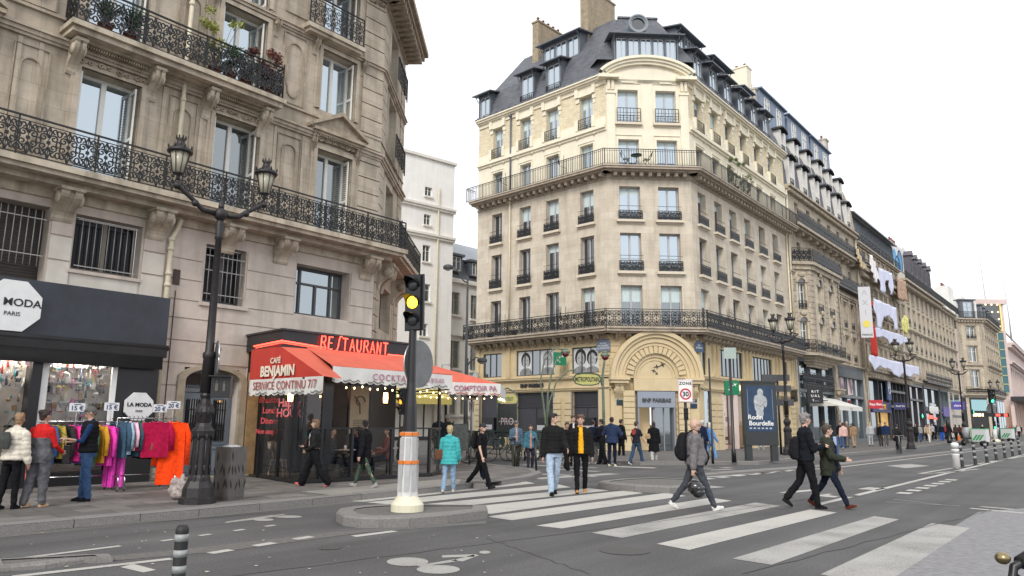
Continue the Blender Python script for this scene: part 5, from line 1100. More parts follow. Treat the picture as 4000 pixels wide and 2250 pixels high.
sg_ = empty('shop_sign', T(PLx, PLy, 0) @ FR @ T(13.9, -.75, 3.6), 'black square hanging sign with a glowing crowned letter o', 'sign'); m = MB(); m.box(-.55, .55, -.08, .08, -.4, .4); m.build('sign_box', MT['black'], sg_, Rz(35)); m = MB(Rz(35)); strip(m, [(.17*math.cos(t), -.08+.17*math.sin(t)) for t in [2*PI*i/14 for i in range(15)]], -.1, .06, dep=.03); strip(m, [(-.1, .12), (-.13, .28), (-.05, .2), (0, .3), (.05, .2), (.13, .28), (.1, .12)], -.1, .03, dep=.03); m.build('sign_letter', mat('lit_letter', (1, .97, .9), .4, na=0, emit=3), sg_); m = MB(Rz(35)); m.tube([(0, .05, .35), (.3, .7, .35)], .03, 6); m.build('bracket', MT['black'], sg_)
def roofline(levels, mb, m=0):
    ends = [(FD, XL), (FD, 0), (FR, 0), (FR, XR)]
    def pt(k, ins, z):
        if k == 0: return FD @ Vector((XL+ins*.0+ins*.8, ins, z))
        if k == 1 or k == 2:
            Fa, Fb = (FD, FC) if k == 1 else (FC, FR)
            a = Fa @ Vector((0, ins, z)); da = (Fa @ Vector((1, 0, 0)))-(Fa @ Vector((0, 0, 0))); b = Fb @ Vector((0 if k == 1 else 0, ins, z));
            if k == 2: b = FR @ Vector((0, ins, z)); a = FC @ Vector((0, ins, z)); da = (FC @ Vector((1, 0, 0)))-(FC @ Vector((0, 0, 0)))
            db = (Fb @ Vector((1, 0, 0)))-(Fb @ Vector((0, 0, 0))); det = da.x*(-db.y)+db.x*da.y; r = b-a; t = (r.x*(-db.y)+db.x*r.y)/det
            return a+da*t
        return FR @ Vector((XR, ins, z))
    rings = [[pt(k, i, z) for k in range(4)] for i, z in levels]
    for j in range(len(rings)-1):
        for k in range(3): mb.quad(rings[j][k], rings[j][k+1], rings[j+1][k+1], rings[j+1][k], m)
        a = rings[j][0]; b = rings[j+1][0]; off = (FD @ Vector((0, 9, 0)))-(FD @ Vector((0, 0, 0))); mb.quad(a+off, a, b, b+off, m)
    return rings
r = MB(); rg = roofline([(.0, 22.5), (.75, 24.9), (2.5, 27.7), (7.5, 28.1)], r)
rt = r.build('roof', slate, DB)
r = MB(); r.add([FD @ Vector((XL, 0, 0)), FD @ Vector((XL, 9, 0)), FD @ Vector((XL, 9, 22.5)), FD @ Vector((XL, 0, 22.5))], [(0, 3, 2, 1)]); r.add([FR @ Vector((XR, 0, 0)), FR @ Vector((XR, 10, 0)), FR @ Vector((XR, 10, 24)), FR @ Vector((XR, 0, 22.5))], [(0, 1, 2, 3)]); r.build('side_wall', ash, DB)
r = MB(FC); base = [(-.5, .1, 23.6), (CW+.5, .1, 23.6), (CW+1.6, 6, 23.6), (-1.8, 6, 23.6)]; top = [(1.3, 2.0, 27.5), (CW-1.3, 2.0, 27.5), (CW-.3, 5, 27.6), (.3, 5, 27.6)]
r.add(base+top, [(0, 1, 5, 4), (1, 2, 6, 5), (3, 0, 4, 7), (4, 5, 6, 7)]); r.box(1.2, CW-1.2, 1.9, 2.1, 27.48, 27.6); r.build('pavilion_roof', slate, DB)
def dormer(F, c, w, z0, z1, y0, y1, n, parent=rt, over=.3, flat=True, bars=False):
    """box dormer with n casements; front at y0, running back to y1"""
    M = F @ T(c, 0, 0); m = MB(M); m.box(-w/2, w/2, y0+.05, y1, z0, z0+.12); m.box(-w/2, w/2, y0, y0+.12, z1-.22, z1)
    m.box(-w/2, -w/2+.1, y0, y1, z0+.12, z1); m.box(w/2-.1, w/2, y0, y1, z0+.12, z1)
    for i in range(1, n): x = -w/2+w*i/n; m.box(x-.07, x+.07, y0, y0+.12, z0+.12, z1-.22)
    m.box(-w/2, w/2, y0, y1, z1, z1+.01)
    m.add([(-w/2-over, y0-.42, z1-.05), (w/2+over, y0-.42, z1-.05), (w/2+over, y1, z1+.38), (-w/2-over, y1, z1+.38), (-w/2-over, y0-.42, z1-.13), (w/2+over, y0-.42, z1-.13), (w/2+over, y1, z1+.30), (-w/2-over, y1, z1+.30)], [(0, 1, 2, 3), (7, 6, 5, 4), (4, 5, 1, 0), (5, 6, 2, 1), (4, 0, 3, 7)])
    for sx in (-1, 1): m.tube([(sx*(w/2+.02), y0-.36, z1-.08), (sx*(w/2+.02), y0-.02, z1-.5)], .03, 5)
    o = m.build('dormer', lead, parent); g_ = MB(M); fr = MB(M)
    for i in range(n):
        a = -w/2+.1+(w-.2)*i/n+.05; b = -w/2+.1+(w-.2)*(i+1)/n-.05; za, zb = z0+.14, z1-.24
        g_.quad((a, y0+.08, za), (b, y0+.08, za), (b, y0+.08, zb), (a, y0+.08, zb)); fr.box(a, a+.045, y0+.03, y0+.07, za, zb); fr.box(b-.045, b, y0+.03, y0+.07, za, zb); fr.box((a+b)/2-.03, (a+b)/2+.03, y0+.03, y0+.07, za, zb); fr.box(a, b, y0+.03, y0+.072, zb-.05, zb); fr.box(a, b, y0+.03, y0+.072, za, za+.05)
    g_.build('dormer_pane', MT['glass_sky'], o); fr.build('dormer_window', MT['grey_pvc'], o)
    if bars: link(pr_me, 'window_railing', o, M @ T(0, y0-.03, z0+.1) @ Matrix.Diagonal(((w-.1)/1.25, 1, .75, 1)))
    return o
for c in (-6.58, -4.27): dormer(FD, c, 1.3, 22.55, 24.95, .12, 1.6, 1, bars=True)
dormer(FD, -10.6, 1.2, 22.8, 24.6, .1, 1.6, 1)
dormer(FD, -4.35, 3.2, 25.2, 26.95, 1.0, 3.4, 3)
for c in (1.9, 4.25, 6.6, 9.0, 11.4, 13.8): dormer(FR, c, 1.3, 22.55, 24.95, .12, 1.6, 1, bars=True)
dormer(FR, 3.0, 3.2, 25.3, 27.0, 1.2, 3.4, 3); dormer(FR, 8.0, 3.0, 25.3, 27.0, 1.2, 3.4, 3); dormer(FR, 12.8, 1.7, 25.3, 26.8, 1.2, 3.4, 1)
dormer(FC, CW/2, 4.0, 23.2, 25.2, -.1, 2.2, 5, over=.35)
o = MB(FC @ T(CW/2, .75, 26.25)); o.T = FC @ T(CW/2, .72, 26.3) @ Rx(90)
o = MB(FC); ci = lambda r: arcp(CW/2-.35, 26.2, r, r, 0, 360, 28); band(o, ci(.62), ci(.52), .25, 1.6); band(o, ci(.52), ci(.42), .32, 1.6); q = o.build('round_window', mat('light_lead', (.22, .25, .27), .5, ns=4, na=.2), rt); o = MB(FC); o.prism(ci(.43)[:-1], .45, 1.5); o.build('round_pane', MT['glass_dark'], q); o = MB(FC); o.box(CW/2-1., CW/2+.3, .35, 1.6, 25.45, 25.6); o.build('round_window_base', lead, q)
for F, x0, x1 in ((FD, XL-.1, .2), (FR, -.2, XR)):
    g_ = MB(F); g_.tube([(x0, -.32, 22.58), (x1, -.32, 22.58)], .075, 8)
    for i in range(int((x1-x0)/.6)): x = x0+.3+i*.6; g_.box(x-.02, x+.02, -.42, -.25, 22.5, 22.68)
    g_.build('gutter', lead, DB)
brk = brickmat('chimney_brick', (.40, .31, .19), (.26, .20, .12), (.30, .26, .20), .24, .075, .014, dirt=.3, bump=.5); redp = mat('chimney_pot', (.20, .075, .05), .8, ns=6, na=.25)
def chimney(F, x0, x1, y0, y1, z0, z1, m_=brk, pots=4, parent=rt):
    m = MB(F); m.box(x0, x1, y0, y1, z0, z1); m.box(x0-.06, x1+.06, y0-.06, y1+.06, z1, z1+.12); o = m.build('chimney', m_, parent)
    for i in range(pots):
        t = (i+.5)/pots; lx, ly = (x0+(x1-x0)*t, (y0+y1)/2) if (x1-x0) > (y1-y0) else ((x0+x1)/2, y0+(y1-y0)*t)
        m = MB(F); m.lathe([(.11, 0), (.09, .3), (.11, .32), (.11, .38)], 9, (lx, ly, z1+.12)); m.build('chimney_pot', redp, o)
    return o
chimney(FD, -3.3, -2.65, 1.8, 4.9, 25.5, 30.4, pots=8); chimney(FD, -7.6, -7.05, 1.8, 4.6, 24.5, 29.6, pots=5); chimney(FR, 6.1, 6.8, 3.0, 6.0, 25, 29.4, pots=4); chimney(FR, 16.0, 17.0, 2.2, 5.6, 24, 30.4, cream, 5)
for sx, lab in ((-1, 'left folding chair on the top balcony of the bank building'), (1, 'right folding chair on the top balcony of the bank building')):
    root = empty('folding_chair', T(PLx, PLy, 0) @ FC @ T(1.65+sx*.62, -.55, 16.5) @ Rz(-90*sx), lab, 'chair', 'folding chairs on the top balcony'); gm_ = mat('dark_green_metal', (.02, .05, .035), .5)
    m = MB(); [m.box(-.2, .2, -.2+.08*i, -.15+.08*i, .44, .46) for i in range(5)]; m.build('seat', gm_, root); m = MB(); [m.box(-.2, .2, .26+.02*i, .28+.02*i, .62+.1*i, .68+.1*i) for i in range(3)]; m.build('backrest', gm_, root)
    for k in (-.2, .2):
        m = MB(); m.tube([(k, -.2, 0), (k, .32, .92)], .012, 5); m.tube([(k, .25, 0), (k, -.2, .45)], .012, 5); m.build('leg', gm_, root)
root = empty('garden_table', T(PLx, PLy, 0) @ FC @ T(1.65, -.55, 16.5), 'small round dark table between two folding chairs on the balcony', 'table'); m = MB(); m.lathe([(.34, .70), (.34, .73)], 18); m.build('table_top', gm_, root)
for k in range(3): m = MB(); m.tube([(.25*math.cos(k*2.1), .25*math.sin(k*2.1), 0), (-.15*math.cos(k*2.1), -.15*math.sin(k*2.1), .7)], .012, 5); m.build('leg', gm_, root)
pot_plant(T(PLx, PLy, 0) @ FR @ T(5.6, -.5, 16.5), 'big loose green shrub overhanging the top balcony of the bank building', (.14, .19, .07), 'bush', (.25, .35), 1.9, 21, 1500, 'shrubs on the bank balcony')
pot_plant(T(PLx, PLy, 0) @ FR @ T(7.6, -.5, 16.5), 'smaller green shrub further along the top balcony of the bank building', (.13, .17, .06), 'bush', (.2, .3), 1.3, 22, 700, 'shrubs on the bank balcony')
# ================================================================ avenue buildings beyond the bank
RW = frame(PRx, PRy, 39)
def bldg(name, s, lab, ang=None):
    return empty(name, RW @ T(s, 0, 0), lab, 'building', None)
st2 = brickmat('weathered_stone', (.50, .43, .33), (.43, .37, .28), (.30, .26, .20), 1.0, .40, .008, dirt=.6, ns=1.5, var=.2); st2o = mat('weathered_carving', (.42, .36, .28), .85, ns=4, na=.3, dirt=.6, bump=.4, bs=30)
st3 = brickmat('warm_stone', (.55, .48, .37), (.49, .42, .32), (.36, .31, .24), 1.2, .42, .008, dirt=.35, ns=1.2, var=.15); st4 = brickmat('greyer_stone', (.44, .40, .34), (.39, .35, .29), (.28, .25, .21), 1.2, .42, .008, dirt=.45, ns=1.2, var=.18)
TP = {}
def tpl_window(fm, gm, name='window'):
    k = (fm.name, gm.name)
    if k not in TP:
        TP[k] = window(1.0, 2.0, fm, gm, 2, ft=.07); b = MB(); b.box(-.44, .44, .0, .06, 1.3, 1.35); b.build('glazing_bars', fm, TP[k])
    return TP[k]
rail_s = MB(); scroll_rail(rail_s, -.55, .55, 0, .85, 0, mod=.36, w=.026, rich=False, q=5); rail_s = rail_s.mesh('window_railing', MT['iron'])
def rows(par, mb, cols_, levels, depth=.3, rail=(), off=0., M=None, fm=None, gm=None, trim=None, y=0.):
    M = M or Matrix()
    for k, (z0, z1) in enumerate(levels):
        for c, w in cols_:
            g_ = gm or (MT['glass_mid'] if rnd.random() < .6 else MT['glass_dark']); src = tpl_window(fm or MT['white_pvc'], g_)
            wi = copy_tree(src, M @ T(c, y+depth, z0) @ Matrix.Diagonal((w, 1, (z1-z0)/2., 1)), par)
            if k in rail: link(rail_s, 'window_railing', wi, T(0, -depth-.05, 0) @ Matrix.Diagonal((1.02, 1, .5*2/(z1-z0)*1.6, 1)))
            if trim is not None:
                trim.box(c-w/2-.14, c-w/2, y-.06, y, z0, z1+.1); trim.box(c+w/2, c+w/2+.14, y-.06, y, z0, z1+.1); trim.box(c-w/2-.2, c+w/2+.2, y-.14, y, z1+.1, z1+.24); trim.box(c-w/2-.16, c+w/2+.16, y-.12, y, z0-.14, z0)
def ops(cols_, levels, d=.3): return [(c-w/2, c+w/2, a, b, d) for c, w in cols_ for a, b in levels]
def band_trim(mb, x0, x1, z, out, h=.3, teeth=0.):
    mb.box(x0, x1, -out*.6, 0, z-h, z-h*.5); mb.box(x0, x1, -out, 0, z-h*.5, z)
    if teeth:
        for i in range(int((x1-x0)/teeth)): mb.box(x0+.1+i*teeth, x0+.1+i*teeth+teeth*.45, -out*.8, 0, z-h*1.5, z-h)
EB = bldg('bow_window_building', 16.75, 'ornate stone building with bow front, bulging balconies and steep black mansard right of the bank'); EW = 19.85
w = MB(); tr = MB(); colsR = [(12.2, .95), (14.6, .95), (17.0, .95)]; colsT = [(2.6, .9), (5.6, .9), (8.6, .9), (11.4, .9), (14.2, .9), (17.2, .9)]
lv = [(7.3, 9.5), (10.3, 12.6)]; wall(w, 0, EW, 6.9, 20.0, ops(colsR, lv)+ops(colsT, [(14.0, 15.9), (17.2, 19.2)])); w.build('stone_wall', st2, EB)
w = MB(); rows(EB, w, colsR, lv, rail=(0, 1), trim=tr); rows(EB, w, colsT, [(14.0, 15.9), (17.2, 19.2)], trim=None)
for x in (11.0, 13.4, 15.8, 18.4):
    for z in (9.6, 12.7): tr.ball((x, -.1, z), (.16, .1, .35), 7, 5); tr.box(x-.12, x+.12, -.08, 0, z-2.6, z)
band_trim(tr, 0, EW, 20.1, .5, .35, .45); band_trim(tr, 0, EW, 13.3, .25, .3); band_trim(tr, 0, EW, 6.95, .3, .3)
for i in range(22): tr.prism([(.3+i*.9, 16.3), (.5+i*.9, 16.3), (.5+i*.9, 16.75), (.3+i*.9, 16.75)], -.6, 0) if i % 2 == 0 else None
tr.box(0, EW, -.95, 0, 16.75, 16.95); tr.box(0, EW, -.7, 0, 16.6, 16.75); tr.build('stone_trim', st2o, EB)
bow = [(.5, 0), (1.6, -1.05), (9.0, -1.05), (10.2, 0)]
b = MB(); bt = MB()
for (xa, ya), (xb, yb) in zip(bow, bow[1:]):
    L = math.hypot(xb-xa, yb-ya); M = T(xa, ya, 0) @ Rz(math.degrees(math.atan2(yb-ya, xb-xa))); b.T = M; bt.T = M; cc = [(L/2, .6)] if L < 3 else [(2.2, 1.1), (5.2, 1.1)]
    wall(b, 0, L, 6.95, 13.9, [(c-w_/2, c+w_/2, z, z+2.1, .3) for c, w_ in cc for z in (7.3, 10.3)])
    for c, w_ in cc:
        for z in (7.3, 10.3):
            band(bt, arcp(c, z+2.1, w_/2+.25, w_/2+.25, 180, 0, 10), arcp(c, z+2.1, w_/2, w_/2, 180, 0, 10), -.10, .02); gl_ = MB(M); gl_.prism(arcp(c, z+2.1, w_/2, w_/2, 0, 180, 10), -.012, .0); gl_.build('fanlight', MT['glass_dark'], EB)
            bt.ball((c, -.12, z+2.1+w_/2+.3), (.3, .12, .22), 8, 5)
    for z in [7.0+i*.43 for i in range(16)]:
        for c in ([0.02, L-.3] if L < 3 else [.02, 3.35, 6.6, L-.5]): bt.box(c, c+(.28 if L < 3 else .7), -.05, 0, z+.02, z+.39)
    rows(EB, b, cc, [(7.3, 9.4), (10.3, 12.4)], rail=(0, 1), M=M)
    rl = MB(M); scroll_rail(rl, 0, L, 14.0, 1.05, -.3, mod=.36, w=.034, rich=True, q=5); rl.build('balcony_railing', MT['iron'], EB); rl = MB(M); scroll_rail(rl, 0, L, 6.98, 1.0, -.25, mod=.5, w=.03, rich=False, q=5); rl.build('balcony_railing', MT['iron'], EB)
    bt.box(-.1, L+.1, -.4, .2, 13.75, 13.98); bt.box(-.1, L+.1, -.4, .2, 6.78, 6.98); bt.box(0, L, -.2, .2, 13.4, 13.75)
b.build('bow_wall', st3, EB); bt.T = None
for i in range(4): bt.slab([(2.+i*.5, -.95+i*.2), (8.6-i*.5, -.95+i*.2), (9.4-i*.5, 0), (1.2+i*.5, 0)], 6.78-.18*(i+1), 6.78-.18*i)
bt.build('bow_trim', st2o, EB)
rl = MB(); scroll_rail(rl, 10.4, EW, 13.9, 1.0, -.5, mod=.36, w=.034, rich=True, q=5); rl.box(10.4, EW, -.6, 0, 13.7, 13.88); rl.build('balcony_railing', MT['iron'], EB)
rl = MB(); scroll_rail(rl, 0, EW, 16.95, 1.05, -.88, mod=.5, w=.034, rich=True, q=5); rl.build('balcony_railing', MT['iron'], EB)
w = MB(); prof = [(.05, 20.1), (.35, 23.0), (.9, 24.6), (1.9, 26.3), (3.4, 27.6), (5, 28.2)]
for (ya, za), (yb, zb) in zip(prof, prof[1:]): w.quad((0, ya, za), (EW, ya, za), (EW, yb, zb), (0, yb, zb))
w.poly([(EW, y, z) for y, z in prof]+[(EW, 5, 20.1)]); er = w.build('roof', slate, EB)
w = MB()
for (ya, za), (yb, zb) in zip(prof, prof[1:]): w.quad((EW-.4, ya-.2, za), (EW, ya-.2, za), (EW, yb-.2, zb), (EW-.4, yb-.2, zb)); w.quad((EW, ya-.2, za), (EW, ya+.5, za), (EW, yb+.5, zb), (EW, yb-.2, zb)); w.quad((EW-.4, ya+.3, za), (EW-.4, ya-.2, za), (EW-.4, yb-.2, zb), (EW-.4, yb+.3, zb))
w.build('party_wall_coping', st2o, er)
whd = mat('white_dormer_paint', (.66, .64, .60), .6, ns=6, na=.12, dirt=.2)
def dorm2(par, c, z, w_, h, y):
    m = MB(); m.box(c-w_/2-.32, c-w_/2, y-.22, y+.9, z, z+h); m.box(c+w_/2, c+w_/2+.32, y-.22, y+.9, z, z+h); o = m.build('dormer', whd, par)
    m = MB(); band(m, arcp(c, z+h, w_/2+.55, .42, 180, 0, 10), arcp(c, z+h, w_/2+.5, .30, 180, 0, 10), y-.4, y+1.2); m.prism(arcp(c, z+h, w_/2+.4, .32, 0, 180, 8), y-.1, y+1.2); m.build('dormer_roof', MT['black'], o)
    wi = copy_tree(tpl_window(MT['white_pvc'], MT['glass_mid']), T(c, y-.02, z) @ Matrix.Diagonal((w_, 1, h/2., 1)), o); link(rail_s, 'window_railing', wi, T(0, -.2, 0) @ Matrix.Diagonal((.95, 1, .7, 1)))
for i in range(6): dorm2(er, 1.8+i*3.25, 20.3, .85, 2.35, .15); dorm2(er, 2.0+i*3.25, 23.5, .75, 1.7, .75)
zb_ = mat('blue_zinc_cladding', (.17, .22, .30), .5, ns=2, na=.15, metal=.2)
for x in (.2, 6.8, 13.2):
    m = MB(); m.box(x, x+5.9, 1.6, 5, 25.6, 28.6); m.box(x-.15, x+6.1, 1.35, 5.2, 28.6, 28.72); o = m.build('roof_lodge', zb_, er)
    for c in (1.5, 4.3): copy_tree(tpl_window(MT['white_pvc'], MT['glass_mid']), T(x+c, 1.54, 26.5) @ Matrix.Diagonal((1.1, 1, .85, 1)), o)
ech = mat('rendered_chimney', (.52, .47, .40), .85, ns=2, na=.25, dirt=.5)
for x, h in ((-.2, 28.5), (19.0, 30.2)):
    m = MB(); m.box(x, x+1.0, 1.8, 5.0, 24, h); m.box(x-.06, x+1.06, 1.7, 5.1, h, h+.15); o = m.build('chimney', ech, er)
    for i in range(3): m = MB(); m.lathe([(.13, 0), (.1, .35), (.13, .5)], 8, (x+.5, 2.3+i*.9, h+.15)); m.build('chimney_pot', redp, o)
m = MB(); m.tube([(.15, -.1, 7), (.15, -.1, 20)], .07, 8); m.build('drain_pipe', pipe_c, EB); m = MB(); m.tube([(EW-.2, -.15, 5), (EW-.2, -.15, 20)], .08, 8); m.build('drain_pipe', pipe_c, EB)
gsf = mat('grey_shopfront', (.12, .135, .145), .5, ns=2, na=.15, dirt=.2)
def shopfront(par, x0, x1, z0, z1, mtf, gm, n, y=-.12, rec=.25, name='shopfront', zr=()):
    m = MB(); m.box(x0, x0+.18, y, rec, z0, z1); m.box(x1-.18, x1, y, rec, z0, z1); m.box(x0, x1, y, rec, z1-.35, z1)
    for i in range(1, n): x = x0+(x1-x0)*i/n; m.box(x-.05, x+.05, y+.06, rec, z0, z1-.35)
    for z in zr: m.box(x0, x1, y+.02, rec, z-.12, z+.12)
    m.box(x0, x1, y+.05, rec, z0, z0+.3)
    o = m.build(name, mtf, par); m = MB(); m.quad((x0+.1, rec-.08, z0), (x1-.1, rec-.08, z0), (x1-.1, rec-.08, z1-.2), (x0+.1, rec-.08, z1-.2)); m.build('shop_glass', gm, o); return o
m = MB(); m.box(0, .35, -.1, .3, 0, 6.8); m.box(9.4, 10.3, -.2, .3, 0, 6.8); m.box(EW-.9, EW, -.1, .3, 0, 6.9); m.box(0, EW, .3, .4, 0, 6.9)
for z in [.5+i*.5 for i in range(12)]: m.box(9.5, 10.2, -.26, -.2, z, z+.42)
console(m, 9.85, 4.6, 1.2, 1.1, .7); m.build('ground_floor_pier', st2, EB)
shopfront(EB, .4, 9.3, .12, 6.75, gsf, MT['glass_mid'], 3, zr=(4.2,)); rl = MB(); scroll_rail(rl, .9, 8.8, 4.3, 1.3, -.25, mod=.7, w=.03, rich=True, q=5); rl.build('window_railing', MT['iron'], EB)
shopfront(EB, 10.4, 18.8, .12, 6.2, gsf, MT['glass_mid'], 3, zr=(4.1,)); m = MB()
for i in range(30): m.box(10.6+i*.27, 10.7+i*.27, -.2, -.12, 5.75, 6.75)
m.build('slatted_frieze', gsf, EB)
for x, sx in ((11.0, 0), (14.2, 1)):
    m = MB(); m.quad((x, .12, 4.3), (x+2.6, .12, 4.3), (x+2.6, .12, 5.75), (x, .12, 5.75)); o = m.build('poster', mat('pink_poster', (.62, .50, .46), .6, ns=1.2, na=.2), EB); m = MB()
    m.poly([(x+.3, .11, 5.75), (x+.9, .11, 4.5), (x+1.3, .11, 4.4), (x+1.5, .11, 5.0), (x+1.0, .11, 5.75)]); m.poly([(x+1.5, .11, 4.9), (x+2.1, .11, 4.35), (x+2.4, .11, 4.4), (x+1.7, .11, 5.3)]); m.build('poster_figure', mat('poster_mauve', (.22, .16, .20), .6, ns=3, na=.3), o)
aw_ = empty('shop_awning', RW @ T(18.0, -.2, 0), 'white sloping shop awning beside the black square lettered RITUALS', 'awning'); m = MB(); m.quad((1.1, 0, 3.75), (1.1, -2.1, 3.05), (7.6, -2.1, 3.05), (7.6, 0, 3.75)); m.quad((7.6, 0, 3.73), (7.6, -2.1, 3.03), (1.1, -2.1, 3.03), (1.1, 0, 3.73)); m.poly([(1.1, 0, 3.74), (1.1, 0, 3.0), (1.1, -2.1, 3.04)]); m.quad((1.1, -2.11, 2.72), (7.6, -2.11, 2.72), (7.6, -2.11, 3.05), (1.1, -2.11, 3.05)); m.build('canvas', mat('offwhite_canvas', (.68, .66, .61), .8, ns=2, na=.05), aw_); text('RITUALS', .22, MT['grey_pvc'], aw_, T(4.4, -2.12, 2.88), .002)
def blade(name, s, o, z, w_, h, mt, lab, txts, ang=90, lit=None, th=.1):
    """projecting sign, read from down the street"""
    M = RW @ T(s, -o, z) @ Rz(-90+(90-ang)); root = empty(name, M, lab, 'sign'); m = MB(); m.box(-w_/2, w_/2, -th/2, th/2, -h/2, h/2); m.build('sign_box', mt, root)
    for t_, sz, mt2, dx, dz in txts: text(t_, sz, mt2, root, T(dx, -th/2-.008, dz), .004, bold=sz*.02)
    m = MB(); m.tube([(w_/2, 0, h*.3), (w_/2+.35, 0, h*.3)], .03, 5); m.tube([(w_/2, 0, -h*.3), (w_/2+.35, 0, -h*.3)], .03, 5); m.build('bracket', MT['black'], root); return root
blade('shop_sign', 18.2, .9, 3.75, 1.1, 1.1, MT['black'], 'black square hanging sign lettered RITUALS left of the white awning', [('R I T', .26, MT['white'], 0, .32), ('U A L', .26, MT['white'], 0, 0), ('S . . .', .22, MT['white'], 0, -.32)], ang=60)
FB = bldg('glazed_attic_building', 36.7, 'stone building hung with pale sheets under a long glazed attic'); FW = 18.3
c_ = [(1.0+i*2.02, .85) for i in range(9)]; lv = [(7.4, 9.3), (10.3, 12.3), (13.3, 15.3), (17.0, 18.8)]
w = MB(); wall(w, 0, FW, 6.9, 19.4, ops(c_, lv)); w.quad((FW, 0, 6.9), (FW, 9, 6.9), (FW, 9, 19.4), (FW, 0, 19.4)); w.build('stone_wall', st3, FB); tr = MB(); rows(FB, w, c_, lv, rail=(2,), trim=tr, gm=MT['glass_dark'])
for z in (13.0, 10.0): band_trim(tr, 0, FW, z, .2, .25)
band_trim(tr, 0, FW, 16.75, .8, .5, .5); band_trim(tr, 0, FW, 7.0, .9, .6, .6); band_trim(tr, 0, FW, 19.5, .4, .3); tr.build('stone_trim', st2o, FB)
rl = MB(); scroll_rail(rl, 0, FW, 16.75, .95, -.75, mod=.55, w=.034, rich=False, q=5); rl.build('balcony_railing', MT['iron'], FB); rl = MB(); bar_rail(rl, 0, FW, 19.5, .9, -.3, sp=.3, w=.03); rl.build('balcony_railing', MT['iron'], FB)
m = MB(); n = 34
for i in range(n+1): x = .3+(FW-.6)*i/n; m.box(x-.04, x+.04, .25, .35, 19.5, 22.3)
for z in (19.5, 20.6, 22.25): m.box(.3, FW-.3, .24, .36, z, z+.09)
m.add([(.0, -.2, 22.35), (FW, -.2, 22.35), (FW, 3.5, 23.6), (0, 3.5, 23.6), (0, -.2, 22.5), (FW, -.2, 22.5), (FW, 3.5, 23.8), (0, 3.5, 23.8)], [(3, 2, 1, 0), (4, 5, 6, 7), (0, 1, 5, 4), (1, 2, 6, 5), (0, 4, 7, 3)]); m.build('attic_frame', MT['dark_frame'], FB)
m = MB(); m.quad((.3, .3, 19.5), (FW-.3, .3, 19.5), (FW-.3, .3, 22.3), (.3, .3, 22.3)); m.build('attic_glass', MT['glass_sky'], FB)
for x, y, h in ((2, 2.2, 24.8), (9, 2.5, 24.8), (15.5, 2.5, 24.6)):
    m = MB(); m.box(x, x+1.6, y, y+1.2, 22, h-.4); o = m.build('chimney', ech, FB)
    for i in range(3): m = MB(); m.lathe([(.13, 0), (.1, .35), (.13, .45)], 8, (x+.4+i*.45, y+.6, h-.4)); m.build('chimney_pot', redp, o)
m = MB(); m.tube([(.1, -.15, 1), (.1, -.15, 16)], .09, 8); m.build('drain_pipe', pipe_c, FB)
blk = mat('black_shopfront', (.03, .03, .034), .4, ns=2, na=.2); navy = mat('navy_fascia', (.02, .025, .11), .5, na=.1)
m = MB(); m.box(0, FW, .3, .4, 0, 6.9); m.build('ground_floor_wall', st2, FB); shopfront(FB, .6, 8.6, .12, 6.6, blk, MT['glass_mid'], 2, zr=(3.4,)); shopfront(FB, 9.0, 17.8, .12, 6.6, blk, MT['glass_dark'], 5, zr=(3.6, 5.2))
m = MB(); m.box(.8, 8.4, -.3, -.14, 2.9, 3.9); o = m.build('fascia', navy, FB); text('PLAY', .75, MT['white'], o, T(4.0, -.32, 3.4), .02, bold=.02); text('IN', .75, mat('yellow_letters', (.75, .45, .03), .5, na=0), o, T(5.6, -.32, 3.4), .02, bold=.02)
m = MB(); m.quad((4.2, .12, .4), (8.4, .12, .4), (8.4, .12, 2.9), (4.2, .12, 2.9)); m.build('lit_window_display', mat('amber_display', (.55, .33, .10), .6, ns=3, na=.6, emit=.5), FB)
m = MB(); m.box(7.2, 8.6, -.35, -.2, 4.2, 7.0); o = m.build('banner_panel', mat('denim_blue_panel', (.05, .085, .20), .6, na=.1), FB); m = MB(); band(m, arcp(7.9, 5.7, .55, .9, 0, 360, 24), arcp(7.9, 5.7, .47, .8, 0, 360, 24), -.38, -.35); m.build('oval_ring', MT['white'], o); text('59', 1.0, MT['white'], o, T(7.9, -.37, 5.7), .01, bold=.03, sx=.8)
blade('shop_sign', 35.7, 1.0, 3.55, 1.15, .78, mat('red_sign', (.5, .015, .03), .4, na=.05), 'red rectangular hanging sign with white script Ray-Ban', [('Ray-Ban', .32, MT['white'], 0, 0)], ang=70)
blade('shop_sign', 46.2, .9, 3.6, 1.1, .7, navy, 'navy hanging sign lettered PLAY IN beside the lamp post', [('PLAY IN', .23, MT['white'], 0, 0)], ang=70)
bs_, bz_ = FP(RW, 3381, 1219, 1.4); bn = blade('hanging_banner', bs_, 1.4, bz_, 1.05, 4.7, mat('pale_grey_banner', (.58, .58, .60), .6, na=.05), 'tall pale grey vertical banner reading AXI FRANCE with a yellow disc', [('Λ', .6, MT['grey_pvc'], 0, 1.8), ('X', .6, MT['grey_pvc'], 0, .85), ('I', .6, MT['grey_pvc'], 0, -.05), ('FRANCE', .24, MT['black'], 0, -2.1)], ang=62)
m = MB(); m.prism([(.33*math.cos(t), -1.1+.33*math.sin(t)) for t in [2*PI*i/20 for i in range(20)]], -.075, -.05); m.build('yellow_disc', mat('yellow_disc', (.72, .60, .12), .6, na=0), bn)
shm = mat('lavender_sheet', (.62, .64, .78), .85, ns=14, na=.12)
